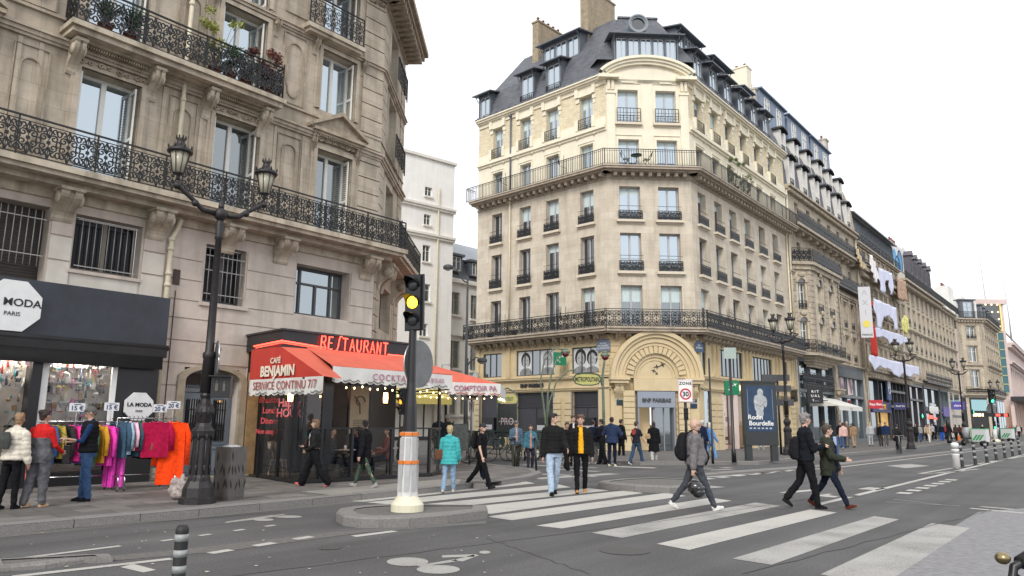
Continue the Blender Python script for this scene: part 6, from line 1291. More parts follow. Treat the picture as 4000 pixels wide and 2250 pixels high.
def sheet(cols3, off, lab, mt=shm, name='hanging_sheet', n=26, amp=.07, grp='painted sheets hung from the facade'):
    C3 = [(*FP(RW, u, vt, off), FP(RW, u, vb, off)[1]) for u, vt, vb in cols3]; x0 = C3[0][0]; z0 = min(c[2] for c in C3); m = MB(); V = []; r = 8
    for i in range(n+1):
        f = i/n*(len(C3)-1); k = min(int(f), len(C3)-2); x, zt_, zb2 = [p+(q-p)*(f-k) for p, q in zip(C3[k], C3[k+1])]
        for j in range(r+1): f = j/r; V.append((x-x0, amp*math.sin(i*1.9+f*2)*(.3+f)+.06*math.sin(i*.7), zt_+(zb2-zt_)*f-z0))
    q = r+1; m.add(V, [(i*q+j, i*q+j+1, (i+1)*q+j+1, (i+1)*q+j) for i in range(n) for j in range(r)], 0, True)
    o = m.build(name, mt); o.matrix_world = RW @ T(x0, -off, z0); sd = o.modifiers.new('s', 'SOLIDIFY'); sd.thickness = .02; tag(o, lab, 'sheet', grp)
sheet([(3432, 1044, 1085), (3438, 1047, 1138), (3448, 1052, 1143), (3455, 1055, 1098), (3465, 1060, 1092), (3471, 1062, 1145), (3480, 1066, 1148), (3482, 1067, 1110)], 1.0, 'pale lavender sheet cut like trousers, topmost on the facade')
sheet([(3413, 1164, 1200), (3424, 1169, 1280), (3434, 1174, 1285), (3444, 1178, 1228), (3455, 1183, 1240), (3466, 1188, 1230), (3476, 1192, 1245), (3485, 1197, 1240), (3489, 1199, 1288), (3499, 1203, 1286)], 1.0, 'pale lavender sheet cut like trousers, one storey below the topmost')
sheet([(3407, 1271, 1290), (3425, 1279, 1318), (3450, 1287, 1312), (3475, 1294, 1345), (3490, 1299, 1322), (3510, 1305, 1352), (3531, 1313, 1330), (3540, 1318, 1360), (3547, 1330, 1388)], 1.0, 'ragged lavender sheet draped along the middle storey')
sheet([(3397, 1385, 1405), (3415, 1389, 1453), (3432, 1394, 1425), (3452, 1399, 1442), (3469, 1404, 1436), (3490, 1410, 1461), (3506, 1413, 1478), (3527, 1419, 1452), (3552, 1425, 1475), (3573, 1430, 1458), (3589, 1434, 1475)], 1.25, 'longest ragged lavender sheet draped over the first balcony')
sheet([(3398, 992, 1030), (3408, 1000, 1095), (3418, 1030, 1102), (3426, 1060, 1085)], 1.05, 'narrow white sheet hanging from the top balcony', mat('white_sheet', (.75, .72, .72), .85, ns=9, na=.08))
sheet([(3346, 970, 990), (3354, 974, 1030), (3364, 1010, 1050), (3380, 1035, 1050)], 1.05, 'green and pink scarf twisted over the top balcony', mat('green_pink_cloth', (.50, .40, .25), .85, ns=3, na=.6))
sheet([(3366, 1160, 1238), (3372, 1162, 1240), (3378, 1205, 1240), (3388, 1200, 1225), (3398, 1178, 1200), (3406, 1176, 1190)], 1.05, 'red cloth twisted into two limbs above the tall grey banner', mat('red_cloth', (.5, .03, .02), .8, na=.15))
sheet([(3398, 1250, 1385), (3406, 1256, 1392), (3416, 1275, 1388)], 1.15, 'red cloth strip behind the tall grey banner', mat('red_cloth'))
sheet([(3505, 1085, 1160), (3514, 1088, 1172), (3525, 1094, 1168), (3536, 1100, 1175)], 1.0, 'multicoloured patterned cloth hanging at the end of the top balcony', mat('patchwork_cloth', (.42, .28, .20), .85, ns=9, na=.9))
sheet([(3523, 1255, 1285), (3530, 1232, 1300), (3538, 1232, 1302), (3545, 1245, 1285)], 1.1, 'yellow and white bottle shaped cloth hanging by the drain pipe', mat('yellow_cloth', (.60, .58, .20), .8, ns=2, na=.5))
GB = bldg('long_building', 55.1, 'long stone building with small balconies and purple grey dormers beyond the sheet hung facade'); GWd = 37.5
c_ = [(1.3+i*2.9, 1.0) for i in range(13)]; lv = [(7.4, 9.6), (10.6, 12.6), (13.6, 15.5), (16.3, 18.1)]
w = MB(); wall(w, 0, GWd, 6.6, 18.5, ops(c_[:7], lv[:1]+lv[1:])+ops(c_[7:], lv)); w.build('stone_wall', st3, GB); tr = MB(); rows(GB, w, c_, lv, rail=(1, 2), trim=tr); tr.T = None
for z in (10.0, 13.0): band_trim(tr, 0, GWd, z, .25, .25)
band_trim(tr, 0, GWd, 6.9, .4, .4); band_trim(tr, 0, 24, 18.6, .9, .5, .9); band_trim(tr, 24, GWd, 18.6, .5, .4, .9); tr.build('stone_trim', st2o, GB)
rl = MB(); bar_rail(rl, 0, GWd, 18.6, 1.0, -.8, sp=.2, w=.04); rl.build('balcony_railing', MT['iron'], GB); rl = MB(); scroll_rail(rl, 7, 25, 7.0, 1.2, -.85, mod=.8, w=.05, rich=False, q=5); rl.box(7, 25, -.9, 0, 6.8, 7.0); rl.build('balcony_railing', MT['iron'], GB)
w = MB(); w.box(0, GWd, .9, 6, 18.6, 20.6); w.build('attic_wall', mat('pale_attic', (.60, .55, .45), .8, ns=2, na=.1, dirt=.3), GB); w = MB(); w.quad((2, 1.0, 20.6), (GWd, 1.0, 20.6), (GWd, 3.2, 24.4), (2, 3.2, 24.4)); w.poly([(2, 1.0, 20.6), (2, 3.2, 24.4), (2, 6, 24.4), (2, 6, 20.6)]); gr = w.build('roof', slate, GB)
for i in range(5): x = 12+i*3.0; m = MB(); m.box(x-.6, x+.6, .6, 3, 20.8, 23.6); m.prism([(x-.85, 23.6), (x+.85, 23.6), (x, 24.3)], .4, 3); o = m.build('dormer', mat('purple_grey_slate', (.10, .09, .11), .6, ns=5, na=.3), gr); copy_tree(tpl_window(MT['dark_frame'], MT['glass_sky']), T(x, .54, 21.3) @ Matrix.Diagonal((.8, 1, .95, 1)), o)
w = MB(); w.box(4.6, 11.3, 1.4, 1.9, 18.6, 24.4); w.box(11.3, 13, 1.4, 6, 18.6, 24.8); o = w.build('gable_wall', mat('white_gable', (.70, .69, .66), .8, ns=1, na=.08), gr)
w = MB(); w.prism(arcp(7.6, 21.6, 1.3, 1.2, 0, 360, 20)[:-1], 1.36, 1.4); w.prism(arcp(6.2, 22.7, .9, .9, 0, 360, 20)[:-1], 1.35, 1.4); w.prism(arcp(9.2, 22.4, 1.2, 1.4, 0, 360, 20)[:-1], 1.37, 1.4); w.build('blue_graffiti', mat('blue_spray', (.12, .35, .60), .7, ns=2, na=.3), o)
w = MB(); band(w, arcp(7.6, 21.6, 1.45, 1.35, 0, 360, 20), arcp(7.6, 21.6, 1.25, 1.15, 0, 360, 20), 1.33, 1.4); band(w, arcp(9.2, 22.4, 1.35, 1.55, 0, 360, 20), arcp(9.2, 22.4, 1.15, 1.35, 0, 360, 20), 1.34, 1.4); w.build('graffiti_outline', mat('dark_spray', (.03, .05, .12), .7), o)
for i in range(4): m = MB(); m.lathe([(.14, 0), (.1, .4), (.14, .6)], 8, (5.4+i*.9, 1.65, 24.4)); m.build('chimney_pot', redp, o)
m = MB(); m.box(0, GWd, .3, .4, 0, 6.6); m.box(25.5, GWd, -.1, .3, 0, 6.6); m.build('ground_floor_wall', mat('pale_ground_floor', (.55, .50, .43), .8, ns=2, na=.1), GB); sh1 = shopfront(GB, .4, 8.0, .12, 6.5, blk, MT['glass_dark'], 2, zr=(4.6,)); sh2 = shopfront(GB, 8.6, 18.5, .12, 6.6, blk, MT['glass_mid'], 2, zr=(3.6,)); shopfront(GB, 19.3, 25.3, .12, 6.6, gsf, glassmat('green_glass', (.12, .2, .19), refl=.35), 2, zr=(3.4,)); shopfront(GB, 27.5, 36, .12, 3.2, gsf, MT['glass_mid'], 2);
text('delaveine', 1.75, MT['white'], sh2, T(13.6, -.2, 3.75), .03, bold=.05, sx=.88); rp = MB(); rp.box(10, 12.4, -.2, -.12, 2.5, 2.95); rp.box(13.5, 15.2, -.2, -.12, 2.4, 2.7); rp.build('red_lightbox', mat('red_lit', (1, .1, .06), .5, na=0, emit=1.2), sh2)
m = MB(); m.box(20.2, 24.5, -.25, -.13, 2.9, 4.2); m.build('fascia', mat('violet_fascia', (.12, .09, .32), .5, na=.1), GB)
for a, b in ((27, 29), (30.2, 34.5)): m = MB(); m.box(a, b, -.11, -.1, 4.0, 6.3); m.build('window', MT['glass_mid'], GB)
blade('shop_sign', 83.0, .9, 4.5, 1.6, 1.1, mat('indigo_sign', (.09, .06, .33), .5, na=.05), 'indigo hanging sign lettered claire in white', [("claire's", .42, MT['white'], 0, 0)], ang=70)
HB = bldg('cut_corner_building', 94.6, 'stone corner building with long top balcony, pediment window and white walled dormers')
hm = T(0, 0, 0) @ Rz(-45)
lv = [(7.6, 10.3), (11.6, 14.0), (15.2, 17.2)]; w = MB(hm); tr = MB(hm); wall(w, 0, 4.6, 6.0, 18.2, ops([(2.4, 1.5)], lv)); rows(HB, w, [(2.4, 1.5)], lv, rail=(2,), M=hm, gm=MT['glass_mid'], trim=tr)
tr.prism([(.9, 11.0), (3.9, 11.0), (2.4, 11.7)], -.3, 0); band_trim(tr, 0, 4.6, 18.4, .7, .4, .5); band_trim(tr, 0, 4.6, 6.6, .5, .4)
for z in [7+i*.5 for i in range(21)]: tr.box(.05, .8, -.05, 0, z, z+.42); tr.box(3.9, 4.55, -.05, 0, z, z+.42)
hm2 = hm @ T(4.6, 0, 0) @ Rz(45); w.T = hm2; tr.T = hm2; c_ = [(1.4+i*2.35, .9) for i in range(7)]; wall(w, 0, 17, 6.0, 18.2, ops(c_, lv)); w.quad((17, 0, 0), (17, 6, 0), (17, 6, 18.2), (17, 0, 18.2)); rows(HB, w, c_, lv, rail=(1, 2), M=hm2, trim=tr); band_trim(tr, 0, 17, 18.4, .7, .4, .9); band_trim(tr, 0, 17, 11.2, .4, .3); band_trim(tr, 0, 17, 6.6, .5, .4); w.build('stone_wall', st3, HB); tr.build('stone_trim', st2o, HB)
rl = MB(hm); bar_rail(rl, -.3, 4.9, 18.4, 1.1, -.6, sp=.2, w=.04); rl.T = hm2; bar_rail(rl, -.3, 17, 18.4, 1.1, -.6, sp=.25, w=.05); rl.build('balcony_railing', MT['iron'], HB); rl = MB(hm); scroll_rail(rl, .3, 4.6, 6.6, 1.1, -.5, mod=.5, w=.05, rich=False, q=5); rl.T = hm2; scroll_rail(rl, 0, 16.5, 6.6, 1.1, -.5, mod=.7, w=.05, rich=False, q=4); rl.build('balcony_railing', MT['iron'], HB)
w = MB(hm); w.box(.2, 4.5, .9, 5, 18.4, 21.2); w.T = hm2; w.box(.2, 16.6, .9, 5, 18.4, 21.0); hr = w.build('attic_wall', mat('white_gable'), HB); w = MB(hm); w.box(1.3, 3.6, .3, 1.2, 18.5, 21.4); w.box(1.0, 3.9, .1, 1.4, 21.4, 21.6); o = w.build('dormer', lead, hr); copy_tree(tpl_window(MT['grey_pvc'], MT['glass_sky']), hm @ T(2.45, .25, 18.7) @ Matrix.Diagonal((1.5, 1, 1.2, 1)), o)
for i in range(4): w = MB(hm2); x = 2.5+i*3.9; w.box(x-.8, x+.8, .3, 1.2, 18.5, 20.9); w.box(x-1.1, x+1.1, .1, 1.4, 20.9, 21.1); w.build('dormer', lead, hr)
w = MB(hm2); w.box(-2, 3, 4, 6, 18, 24.0); w.box(3.5, 8, 3, 5, 18, 23); o = w.build('chimney', mat('white_gable'), HB)
for i in range(7): m = MB(hm2); m.lathe([(.16, 0), (.12, .4), (.16, .6)], 7, (-1.5+i*.7, 5, 24.0)); m.build('chimney_pot', redp, o)
w = MB(hm); w.box(0, 4.6, .02, .3, 0, 6.2); w.T = hm2; w.box(0, 17, .02, .3, 0, 6.2); w.build('ground_floor_wall', blk, HB)
w = MB(hm); w.box(.4, .9, -.05, .02, 0, 6.2); w.box(3.9, 4.4, -.05, .02, 0, 6.2); w.build('pier', st3, HB); w = MB(hm); w.box(1.2, 3.8, -.1, -.0, 4.0, 5.7); o = w.build('lit_window', mat('pale_teal_light', (.25, .42, .45), .5, na=.1, emit=.3), HB); text('BERSHKA', .62, gold, HB, hm @ T(2.45, -.1, 3.35), .02, bold=.02)
for i in range(5): w = MB(hm2); w.box(1+i*3.2, 3.6+i*3.2, -.04, .02, .6, 5.8); w.build('shop_glass', MT['glass_mid'], HB)
IB = empty('pink_store', T(*at(3785, 1700, 150).to_2d(), 0), 'pale pink store with glass tower and gold framed grid of bulbs', 'building'); io = T(*(-IB.location)); pk_ = mat('pink_stone', (.62, .50, .46), .8, ns=.5, na=.08, dirt=.2)
def aty(u, v, y): p = at(u, v, y); return p
y0 = 150; L_ = aty(3785, 1200, y0).x; R1x = aty(3918, 1200, y0).x; zt = aty(3800, 1166, y0).z
w = MB(io); w.box(L_, R1x, y0, y0+9, 0, zt-1.2); w.box(L_-.5, R1x+.5, y0-.5, y0+9, zt-1.2, zt-.2)
IF = io @ frame(R1x, y0, 38); ztt = zt-9; w.T = IF; wall(w, 0, 120, 0, ztt, [(2+i*4.4, 5.2+i*4.4, 9, ztt-5, .8) for i in range(26)]); band_trim(w, 0, 120, ztt, 1.2, 1.0); band_trim(w, 0, 120, ztt-3.8, .8, .6); w.build('stone_wall', pk_, IB)
w = MB(IF); w.quad((0, .7, 9), (120, .7, 9), (120, .7, ztt-5), (0, .7, ztt-5)); o = w.build('curtain_glass', MT['glass_dark'], IB); w = MB(IF)
for i in range(27): w.box(1.4+i*4.4+1.2*0, 1.6+i*4.4, .3, .7, 9, ztt-5); w.box(3.5+i*4.4, 3.7+i*4.4, .3, .7, 9, ztt-5)
for z in (13, 17, 21): w.box(0, 120, .4, .66, z, z+.3)
w.build('mullion', mat('pale_mullion', (.45, .42, .42), .5), o)
xa, xb = aty(3810, 1200, y0).x, aty(3902, 1200, y0).x; za, zb = aty(3850, 1290, y0).z, aty(3850, 1178, y0).z; w = MB(io); w.box(xa, xb, y0-.2, y0, za, zb); o = w.build('bulb_panel', MT['glass_dark'], IB); w = MB(io)
for a, b in (((xa, za), (xb, za)), ((xa, zb), (xb, zb)), ((xa, za), (xa, zb)), ((xb, za), (xb, zb))): w.box(min(a[0], b[0])-.06, max(a[0], b[0])+.06, y0-.4, y0-.2, min(a[1], b[1])-.06, max(a[1], b[1])+.06)
w.build('gold_frame', mat('lit_gold_frame', (.75, .58, .18), .4, na=0, emit=.6), o)
for i in range(4):
    for j in range(4): w = MB(io); w.ball((xa+(xb-xa)*(i+.5)/4, y0-.5, za+(zb-za)*(j+.5)/4), .17, 8, 6); w.build('bulb', mat('cream_bulb', (1, .85, .55), .5, na=0, emit=1.5), o)
xc, xd = aty(3872, 1400, y0).x, aty(3922, 1400, y0).x; w = MB(io); w.box(xc, xd, y0-.6, y0-.05, aty(3880, 1535, y0).z, za-.5); o = w.build('stair_glass', glassmat('teal_glass', (.03, .09, .11), refl=.06, tint=(.6, .85, .9)), IB); w = MB(io)
for j in range(8): z = aty(3880, 1535, y0).z+(za-.5-aty(3880, 1535, y0).z)*j/7; w.box(xc, xd, y0-.7, y0-.6, z-.1, z+.1)
w.box((xc+xd)/2-.1, (xc+xd)/2+.1, y0-.7, y0-.6, aty(3880, 1535, y0).z, za-.5); w.build('mullion', mat('yellow_mullion', (.4, .38, .2), .5), o)
w = MB(IF); w.box(-6, 60, -4, 0, 6.6, 7.4); w.build('entrance_canopy', blk, IB); w = MB(IF)
for i in range(14): w.box(-5+i*5.2, -3.6+i*5.2, -.4, .2, 0, 6.6)
w.build('pier', pk_, IB); w = MB(IF)
for i in range(10): w.box(-3.4+i*5.2, .0+i*5.2, -.1, .0, .3, 5.8)
w.build('lit_window', mat('amber_shop_light', (.55, .38, .2), .5, ns=.4, na=.5, emit=.35), IB)
for u, vt, vb, lab in ((3828, 955, 1170, 'tall thin mast, the taller of two above the pink store'), (3920, 1060, 1240, 'thin mast right of the taller one above the pink store')):
    p = at(u, vb, 160); q = at(u-2, vt, 160); root = empty('roof_mast', T(p.x+1.2, p.y, 0), lab, 'mast', 'masts above the pink store'); m = MB(); m.tube([(0, 0, 20), (0, 0, p.z), (-.4, 0, q.z)], [.2, .14, .05], 6); m.build('mast', MT['grey_pvc'], root)
# ================================================================ white buildings up the side street
wr = mat('white_render', (.86, .84, .80), .85, ns=.8, na=.06, dirt=.12); wr2 = mat('cream_render', (.74, .71, .65), .85, ns=1, na=.08, dirt=.2)
Bp = at(1757, 1500, 64); BM = frame(Bp.x, Bp.y, 50); BB = empty('white_building', BM, 'tall plain white rendered building up the side street behind the cafe', 'building')
def bw(M_, pxs): return [FP(M_, *q) for q in pxs]
x0 = FP(BM, 1560, 900)[0]-6; ztop = FP(BM, 1745, 640)[1]; ww = []
for (ul, vt, ur, vb) in ((1661, 728, 1688, 770), (1657, 835, 1683, 882), (1652, 955, 1680, 1025), (1642, 1105, 1680, 1180), (1640, 1262, 1670, 1315)):
    a, z1 = FP(BM, ul, vt); b, z0 = FP(BM, ur, vb); ww.append((a, b, z0, z1, .25))
w = MB(); wall(w, x0, 0, 0, ztop, ww); w.quad((0, 0, 0), (0, 12, 0), (0, 12, ztop), (0, 0, ztop)); w.build('white_wall', wr, BB); w = MB()
for a, b, z0, z1, _ in ww: copy_tree(tpl_window(MT['white_pvc'], MT['glass_mid']), T((a+b)/2, .15, z0) @ Matrix.Diagonal((b-a, 1, (z1-z0)/2, 1)), BB)
for v in (808, 920): z = FP(BM, 1730, v)[1]; w.box(x0, .1, -.2, 0, z-.5, z-.3); w.box(x0, .1, -.3, 0, z-.3, z-.1)
for a, b, z0, z1, _ in ww: w.box(a-.1, b+.1, -.15, 0, z0-.15, z0)
w.box(x0, .15, -.2, 12, ztop, ztop+.25); w.build('moulding', wr2, BB); shopfront(BB, -14, -.3, .1, 4.0, blk, MT['glass_dark'], 6)
ya = empty('yellow_awning', BM @ T(-6, -.15, 0), 'pale yellow awning of the next shop up the side street', 'awning'); m = MB(); m.quad((-4, -1.6, 3.5), (5, -1.6, 3.5), (5, 0, 4.3), (-4, 0, 4.3)); m.quad((-4, -1.6, 3.0), (5, -1.6, 3.0), (5, -1.6, 3.5), (-4, -1.6, 3.5)); m.quad((-4, 0, 4.28), (5, 0, 4.28), (5, -1.6, 3.48), (-4, -1.6, 3.48)); m.build('canvas', mat('yellow_canvas', (.62, .52, .16), .8, na=.06), ya)
w = MB(); w.box(-3.2, -1.0, 1.5, 4, ztop, ztop+1.0); w.build('roof_hatch', lead, BB); w = MB(); px_ = FP(BM, 1708, 900)[0]; w.tube([(px_, -.12, .2), (px_, -.12, FP(BM, 1708, 735)[1])], .09, 8); w.build('drain_pipe', pipe_c, BB)
Cp = at(1748, 1500, 65.5); CM = frame(Cp.x, Cp.y, 43); CB = empty('mansard_house', CM, 'low cream house with zinc and slate mansard between the white building and the bank building', 'building'); ws = []
for (ul, vt, ur, vb) in ((1757, 1137, 1796, 1232), (1840, 1152, 1870, 1250), (1752, 1328, 1795, 1440), (1838, 1340, 1868, 1450), (1744, 1500, 1782, 1620), (1800, 1500, 1830, 1620)):
    a, z1 = FP(CM, ul, vt); b, z0 = FP(CM, ur, vb); ws.append((a, b, z0, z1, .3))
zc_ = FP(CM, 1752, 1080)[1]; w = MB(); wall(w, -.3, 14, 0, zc_, ws); w.build('cream_wall', wr2, CB); w = MB()
for a, b, z0, z1, _ in ws: copy_tree(tpl_window(mat('olive_frame', (.33, .31, .24), .6), MT['glass_mid']), T((a+b)/2, .2, z0) @ Matrix.Diagonal((b-a, 1, (z1-z0)/2, 1)), CB); w.box(a-.12, b+.12, -.18, 0, z0-.18, z0)
for v in (1300, 1090): z = FP(CM, 1752, v)[1]; w.box(-.3, 14, -.25, 0, z-.2, z+.05)
w.build('moulding', wr2, CB); w = MB(); zr = FP(CM, 1750, 990)[1]; w.quad((-.3, 0, zc_), (14, 0, zc_), (14, .8, zr), (-.3, .8, zr)); o = w.build('slate_slope', slate, CB); w = MB(); w.quad((-.3, .7, zr), (14, .7, zr), (14, 5.5, zr+2.9), (-.3, 5.5, zr+2.9))
for i in range(24): x = .2+i*.6; w.quad((x, .68, zr+.03), (x+.06, .68, zr+.03), (x+.06, 5.5, zr+2.97), (x, 5.5, zr+2.97))
w.build('zinc_roof', mat('pale_zinc', (.32, .35, .37), .45, ns=2, na=.15, metal=.3), CB)
for ul, vt, ur, vb in ((1762, 1000, 1795, 1060), (1842, 1028, 1866, 1080)):
    a, z1 = FP(CM, ul, vt); b, z0 = FP(CM, ur, vb); m = MB(); m.box(a-.25, b+.25, -.1, 1.2, z0-.1, z1+.1); m.box(a-.4, b+.4, -.3, 1.3, z1+.1, z1+.3); q = m.build('dormer', lead, CB); copy_tree(tpl_window(MT['white_pvc'], MT['glass_mid']), T((a+b)/2, -.12, z0) @ Matrix.Diagonal((b-a, 1, (z1-z0)/2, 1)), q)
DE = empty('street_end_house', frame(-6, 74, 92), 'cream stone house closing the side street behind the terrace', 'building'); w = MB(); wall(w, -8, 10, 0, 14, [(x, x+1.3, z, z+2.2, .3) for x in (1.0, 3.6, 6.4) for z in (1.0, 4.4, 7.8)]); w.build('stone_wall', st3, DE)
for x in (1.0, 3.6, 6.4):
    for z in (1.0, 4.4, 7.8): copy_tree(tpl_window(MT['white_pvc'], MT['glass_dark']), T(x+.65, .2, z) @ Matrix.Diagonal((1.3, 1, 1.1, 1)), DE)
for t in TP.values(): hide_src(t)
# ================================================================ people
skinc = {'l': (.52, .33, .25), 'm': (.40, .24, .17), 'd': (.22, .12, .08)}
def smat(k): return mat('skin_'+k, skinc[k], .55, ns=12, na=.08)
FT = [bpy.data.textures.new('folds', 'CLOUDS')]; FT[0].noise_scale = .10
def remesh(o, vox, sm=4, fac=.6, fold=0):
    r = o.modifiers.new('r', 'REMESH'); r.mode = 'VOXEL'; r.voxel_size = vox; r.use_smooth_shade = True
    s_ = o.modifiers.new('s', 'SMOOTH'); s_.factor = fac; s_.iterations = sm
    if fold: d = o.modifiers.new('d', 'DISPLACE'); d.texture = FT[0]; d.strength = fold
def ring_loft(mb, rings, n=16, m=0):
    """rings: (cx, cy, z, rx, ry) bottom to top"""
    V = [(cx+rx*math.cos(2*PI*j/n), cy+ry*math.sin(2*PI*j/n), z) for cx, cy, z, rx, ry in rings for j in range(n)]; k = len(rings)
    mb.add(V, [(i*n+j, i*n+(j+1) % n, (i+1)*n+(j+1) % n, (i+1)*n+j) for i in range(k-1) for j in range(n)]+[tuple(range(n-1, -1, -1)), tuple((k-1)*n+j for j in range(n))], m, True)
def capsule(mb, pts, r, n=10):
    mb.tube(pts, r, n); rr = r if hasattr(r, '__len__') else [r]*len(pts)
    mb.ball(pts[0], rr[0]*.99, 10, 7); mb.ball(pts[-1], rr[-1]*.99, 10, 7)
    for p, q in list(zip(pts, rr))[1:-1]: mb.ball(p, q, 10, 7)
def interp(tab, z):
    for (z0, *a), (z1, *b) in zip(tab, tab[1:]):
        if z <= z1: f = max(0, (z-z0)/(z1-z0)); return [p+(q-p)*f for p, q in zip(a, b)]
    return tab[-1][1:]
TOR = [(.46, .088, .062), (.52, .100, .073), (.58, .090, .066), (.63, .083, .060), (.70, .092, .066), (.755, .098, .066), (.785, .094, .058), (.808, .076, .050), (.828, .050, .042), (.85, .036, .038)]
def torso(mb, H, z0, z1, pad, bulk=1., belly=0., flare=0., quilt=0., lean=0., sh=1., ph=0.):
    n = max(8, int((z1-z0)*H/(.018 if quilt else .035))); rg = []
    for i in range(n+1):
        z = z0+(z1-z0)*i/n; rx, ry = interp(TOR, max(z, .46)); b = belly*math.exp(-((z-.60)/.06)**2)
        below = max(0, .52-z); rx = rx*bulk*(sh if z > .7 else 1)+pad/H+flare*below; ry = ry*bulk+pad/H+b*.5+flare*below*.8
        if quilt: w = quilt/H*abs(math.sin(PI*(z*H/.085)+ph)); rx += w; ry += w
        else: w = .004*math.sin(z*61)*math.sin(z*23); rx += w; ry += w
        rg.append((0, -b*.5*H-lean*(z-.5)*H, z*H, rx*H, ry*H))
    ring_loft(mb, rg, 20)
def person(at_, lab, az, H=1.75, legs=((12, 4), (-14, 18)), arms=((-12, 8, 15, 0), (14, 8, 20, 0)), top=None, bottom=None, shoe=(.02, .02, .02), hair=('short', (.03, .02, .015)), skin='l', look=0, nod=0, lod=1, bulk=1., belly=0., lean=0., inner=None, extra=None, z=0., sit=False, group=None, sole=None):
    p = G(*at_, z) if len(at_) == 2 else Vector(at_)
    M = T(*p) @ Rz(180-az); root = empty('person', M, lab, 'person', group); hipz = .515*H; sk = smat(skin); vb = (.0095, .013, .022)[lod]; vg = (.012, .017, .028)[lod]
    J = [];
    for i, (a, b) in enumerate(legs):
        sx = (-1, 1)[i]; a_, s_ = R_(a), R_(a-b); hp = Vector((sx*.052*H, 0, hipz)); kn = hp+Vector((sx*.006, -math.sin(a_), -math.cos(a_)))*.242*H; an = kn+Vector((0, -math.sin(s_), -math.cos(s_)))*.240*H; J.append([hp, kn, an, a-b])
    dz = .042*H-min(j[2].z-(.0 if j[3] > -25 else .05*0) for j in J) if not sit else 0
    for j in J:
        for k in range(3): j[k] = j[k]+Vector((0, 0, dz))
    up = Vector((0, 0, dz)); root_up = T(0, 0, dz)
    ln = lambda zz: -lean*(zz-.5)*H
    A = []
    for i, (pi_, o, e, inn) in enumerate(arms):
        sx = (-1, 1)[i]; s = Vector((sx*.099*H*bulk, ln(.8)+.0, .778*H))+up; P_, O, E = R_(pi_), R_(o), R_(pi_+e); I_ = R_(o-inn)
        d1 = Vector((sx*math.sin(O), -math.sin(P_)*math.cos(O), -math.cos(P_)*math.cos(O))); d2 = Vector((sx*math.sin(I_), -math.sin(E)*math.cos(I_), -math.cos(E)*math.cos(I_)))
        el = s+d1*.168*H; wr = el+d2*.145*H; A.append([s, el, wr, d2, sx])
    hc = Vector((0, ln(.93)-.012*H-lean*.0, .926*H))+up; k = H/1.75; HM = T(*hc) @ Rz(look) @ Rx(nod)
    b = MB(root_up); torso(b, H, .46, .86, -.012, bulk*.97, belly*.9, lean=lean); b.T = None
    b.tube([(0, ln(.82), .82*H+dz), tuple(hc+Vector((0, .01, -.05*k)))], [.052*k, .050*k], 12)
    b.T = HM @ Matrix.Scale(k, 4); b.ball((0, .012, .012), (.074, .094, .105), 16, 12); b.ball((0, -.022, -.052), (.055, .064, .062), 14, 10); b.ball((0, -.05, -.085), (.028, .03, .022), 8, 6)
    b.tube([(0, -.08, .018), (0, -.108, -.022), (0, -.095, -.032)], [.008, .014, .012], 7); b.ball((-.078, .005, -.012), (.010, .02, .030), 7, 5); b.ball((.078, .005, -.012), (.010, .02, .030), 7, 5); b.ball((0, -.078, -.060), (.024, .012, .012), 8, 5)
    b.T = None
    for s, el, wr, d, sx in A:
        capsule(b, [s, el, wr], [.044*k, .036*k, .024*k])
        n_ = Vector((0, -1, 0)).cross(d); n_ = n_.normalized() if n_.length > .1 else Vector((1, 0, 0)); side = d.cross(n_).normalized()
        pc = wr+d*.048*k; Mh = Matrix((( n_.x, side.x, d.x), (n_.y, side.y, d.y), (n_.z, side.z, d.z))).to_4x4(); b.ball(pc, (.016*k, .039*k, .054*k), 10, 7, M=Mh)
        cs = -sx if n_.x*sx < 0 else -1; inward = n_*(-1 if n_.x*sx > 0 else 1)
        for f in range(4):
            o_ = side*(.027-.018*f)*k; L = (.066, .074, .070, .054)[f]*k; q0 = pc+d*.040*k+o_; q1 = q0+(d*.93+inward*.35).normalized()*L*.5; q2 = q1+(d*.6+inward*.8).normalized()*L*.5; b.tube([q0, q1, q2], [.0095*k, .009*k, .0075*k], 6)
        q0 = pc+side*.034*k-d*.02*k; b.tube([q0, q0+side*.022*k+d*.03*k+inward*.012*k, q0+side*.02*k+d*.058*k+inward*.022*k], [.012*k, .0105*k, .0085*k], 6)
    for h_, kn, an, _ in J: capsule(b, [h_, kn, an], [.070*k*bulk, .045*k, .034*k])
    o = b.build('body', sk, root); remesh(o, vb, 3)
    if lod < 2:
        b = MB(HM @ Matrix.Scale(k, 4));
        for sx in (-1, 1): b.ball((sx*.028, -.076, .012), (.011, .008, .006), 7, 5); b.tube([(sx*.014, -.083, .032), (sx*.030, -.082, .036), (sx*.044, -.072, .031)], .0045, 5)
        b.build('eyes', mat('dark_eyes', (.03, .02, .015), .3, na=0), root); b = MB(HM @ Matrix.Scale(k, 4)); b.ball((0, -.089, -.058), (.021, .006, .0065), 8, 5); b.build('lips', mat('lips_'+skin, tuple(c*q for c, q in zip(skinc[skin], (.8, .5, .5))), .5, na=0), root)
    st, hcx = hair[0], hair[1]; hm_ = mat('hair_%02x%02x%02x' % tuple(int(255*v) for v in hcx), hcx, .55, ns=40, na=.35, bump=.8, bs=70)
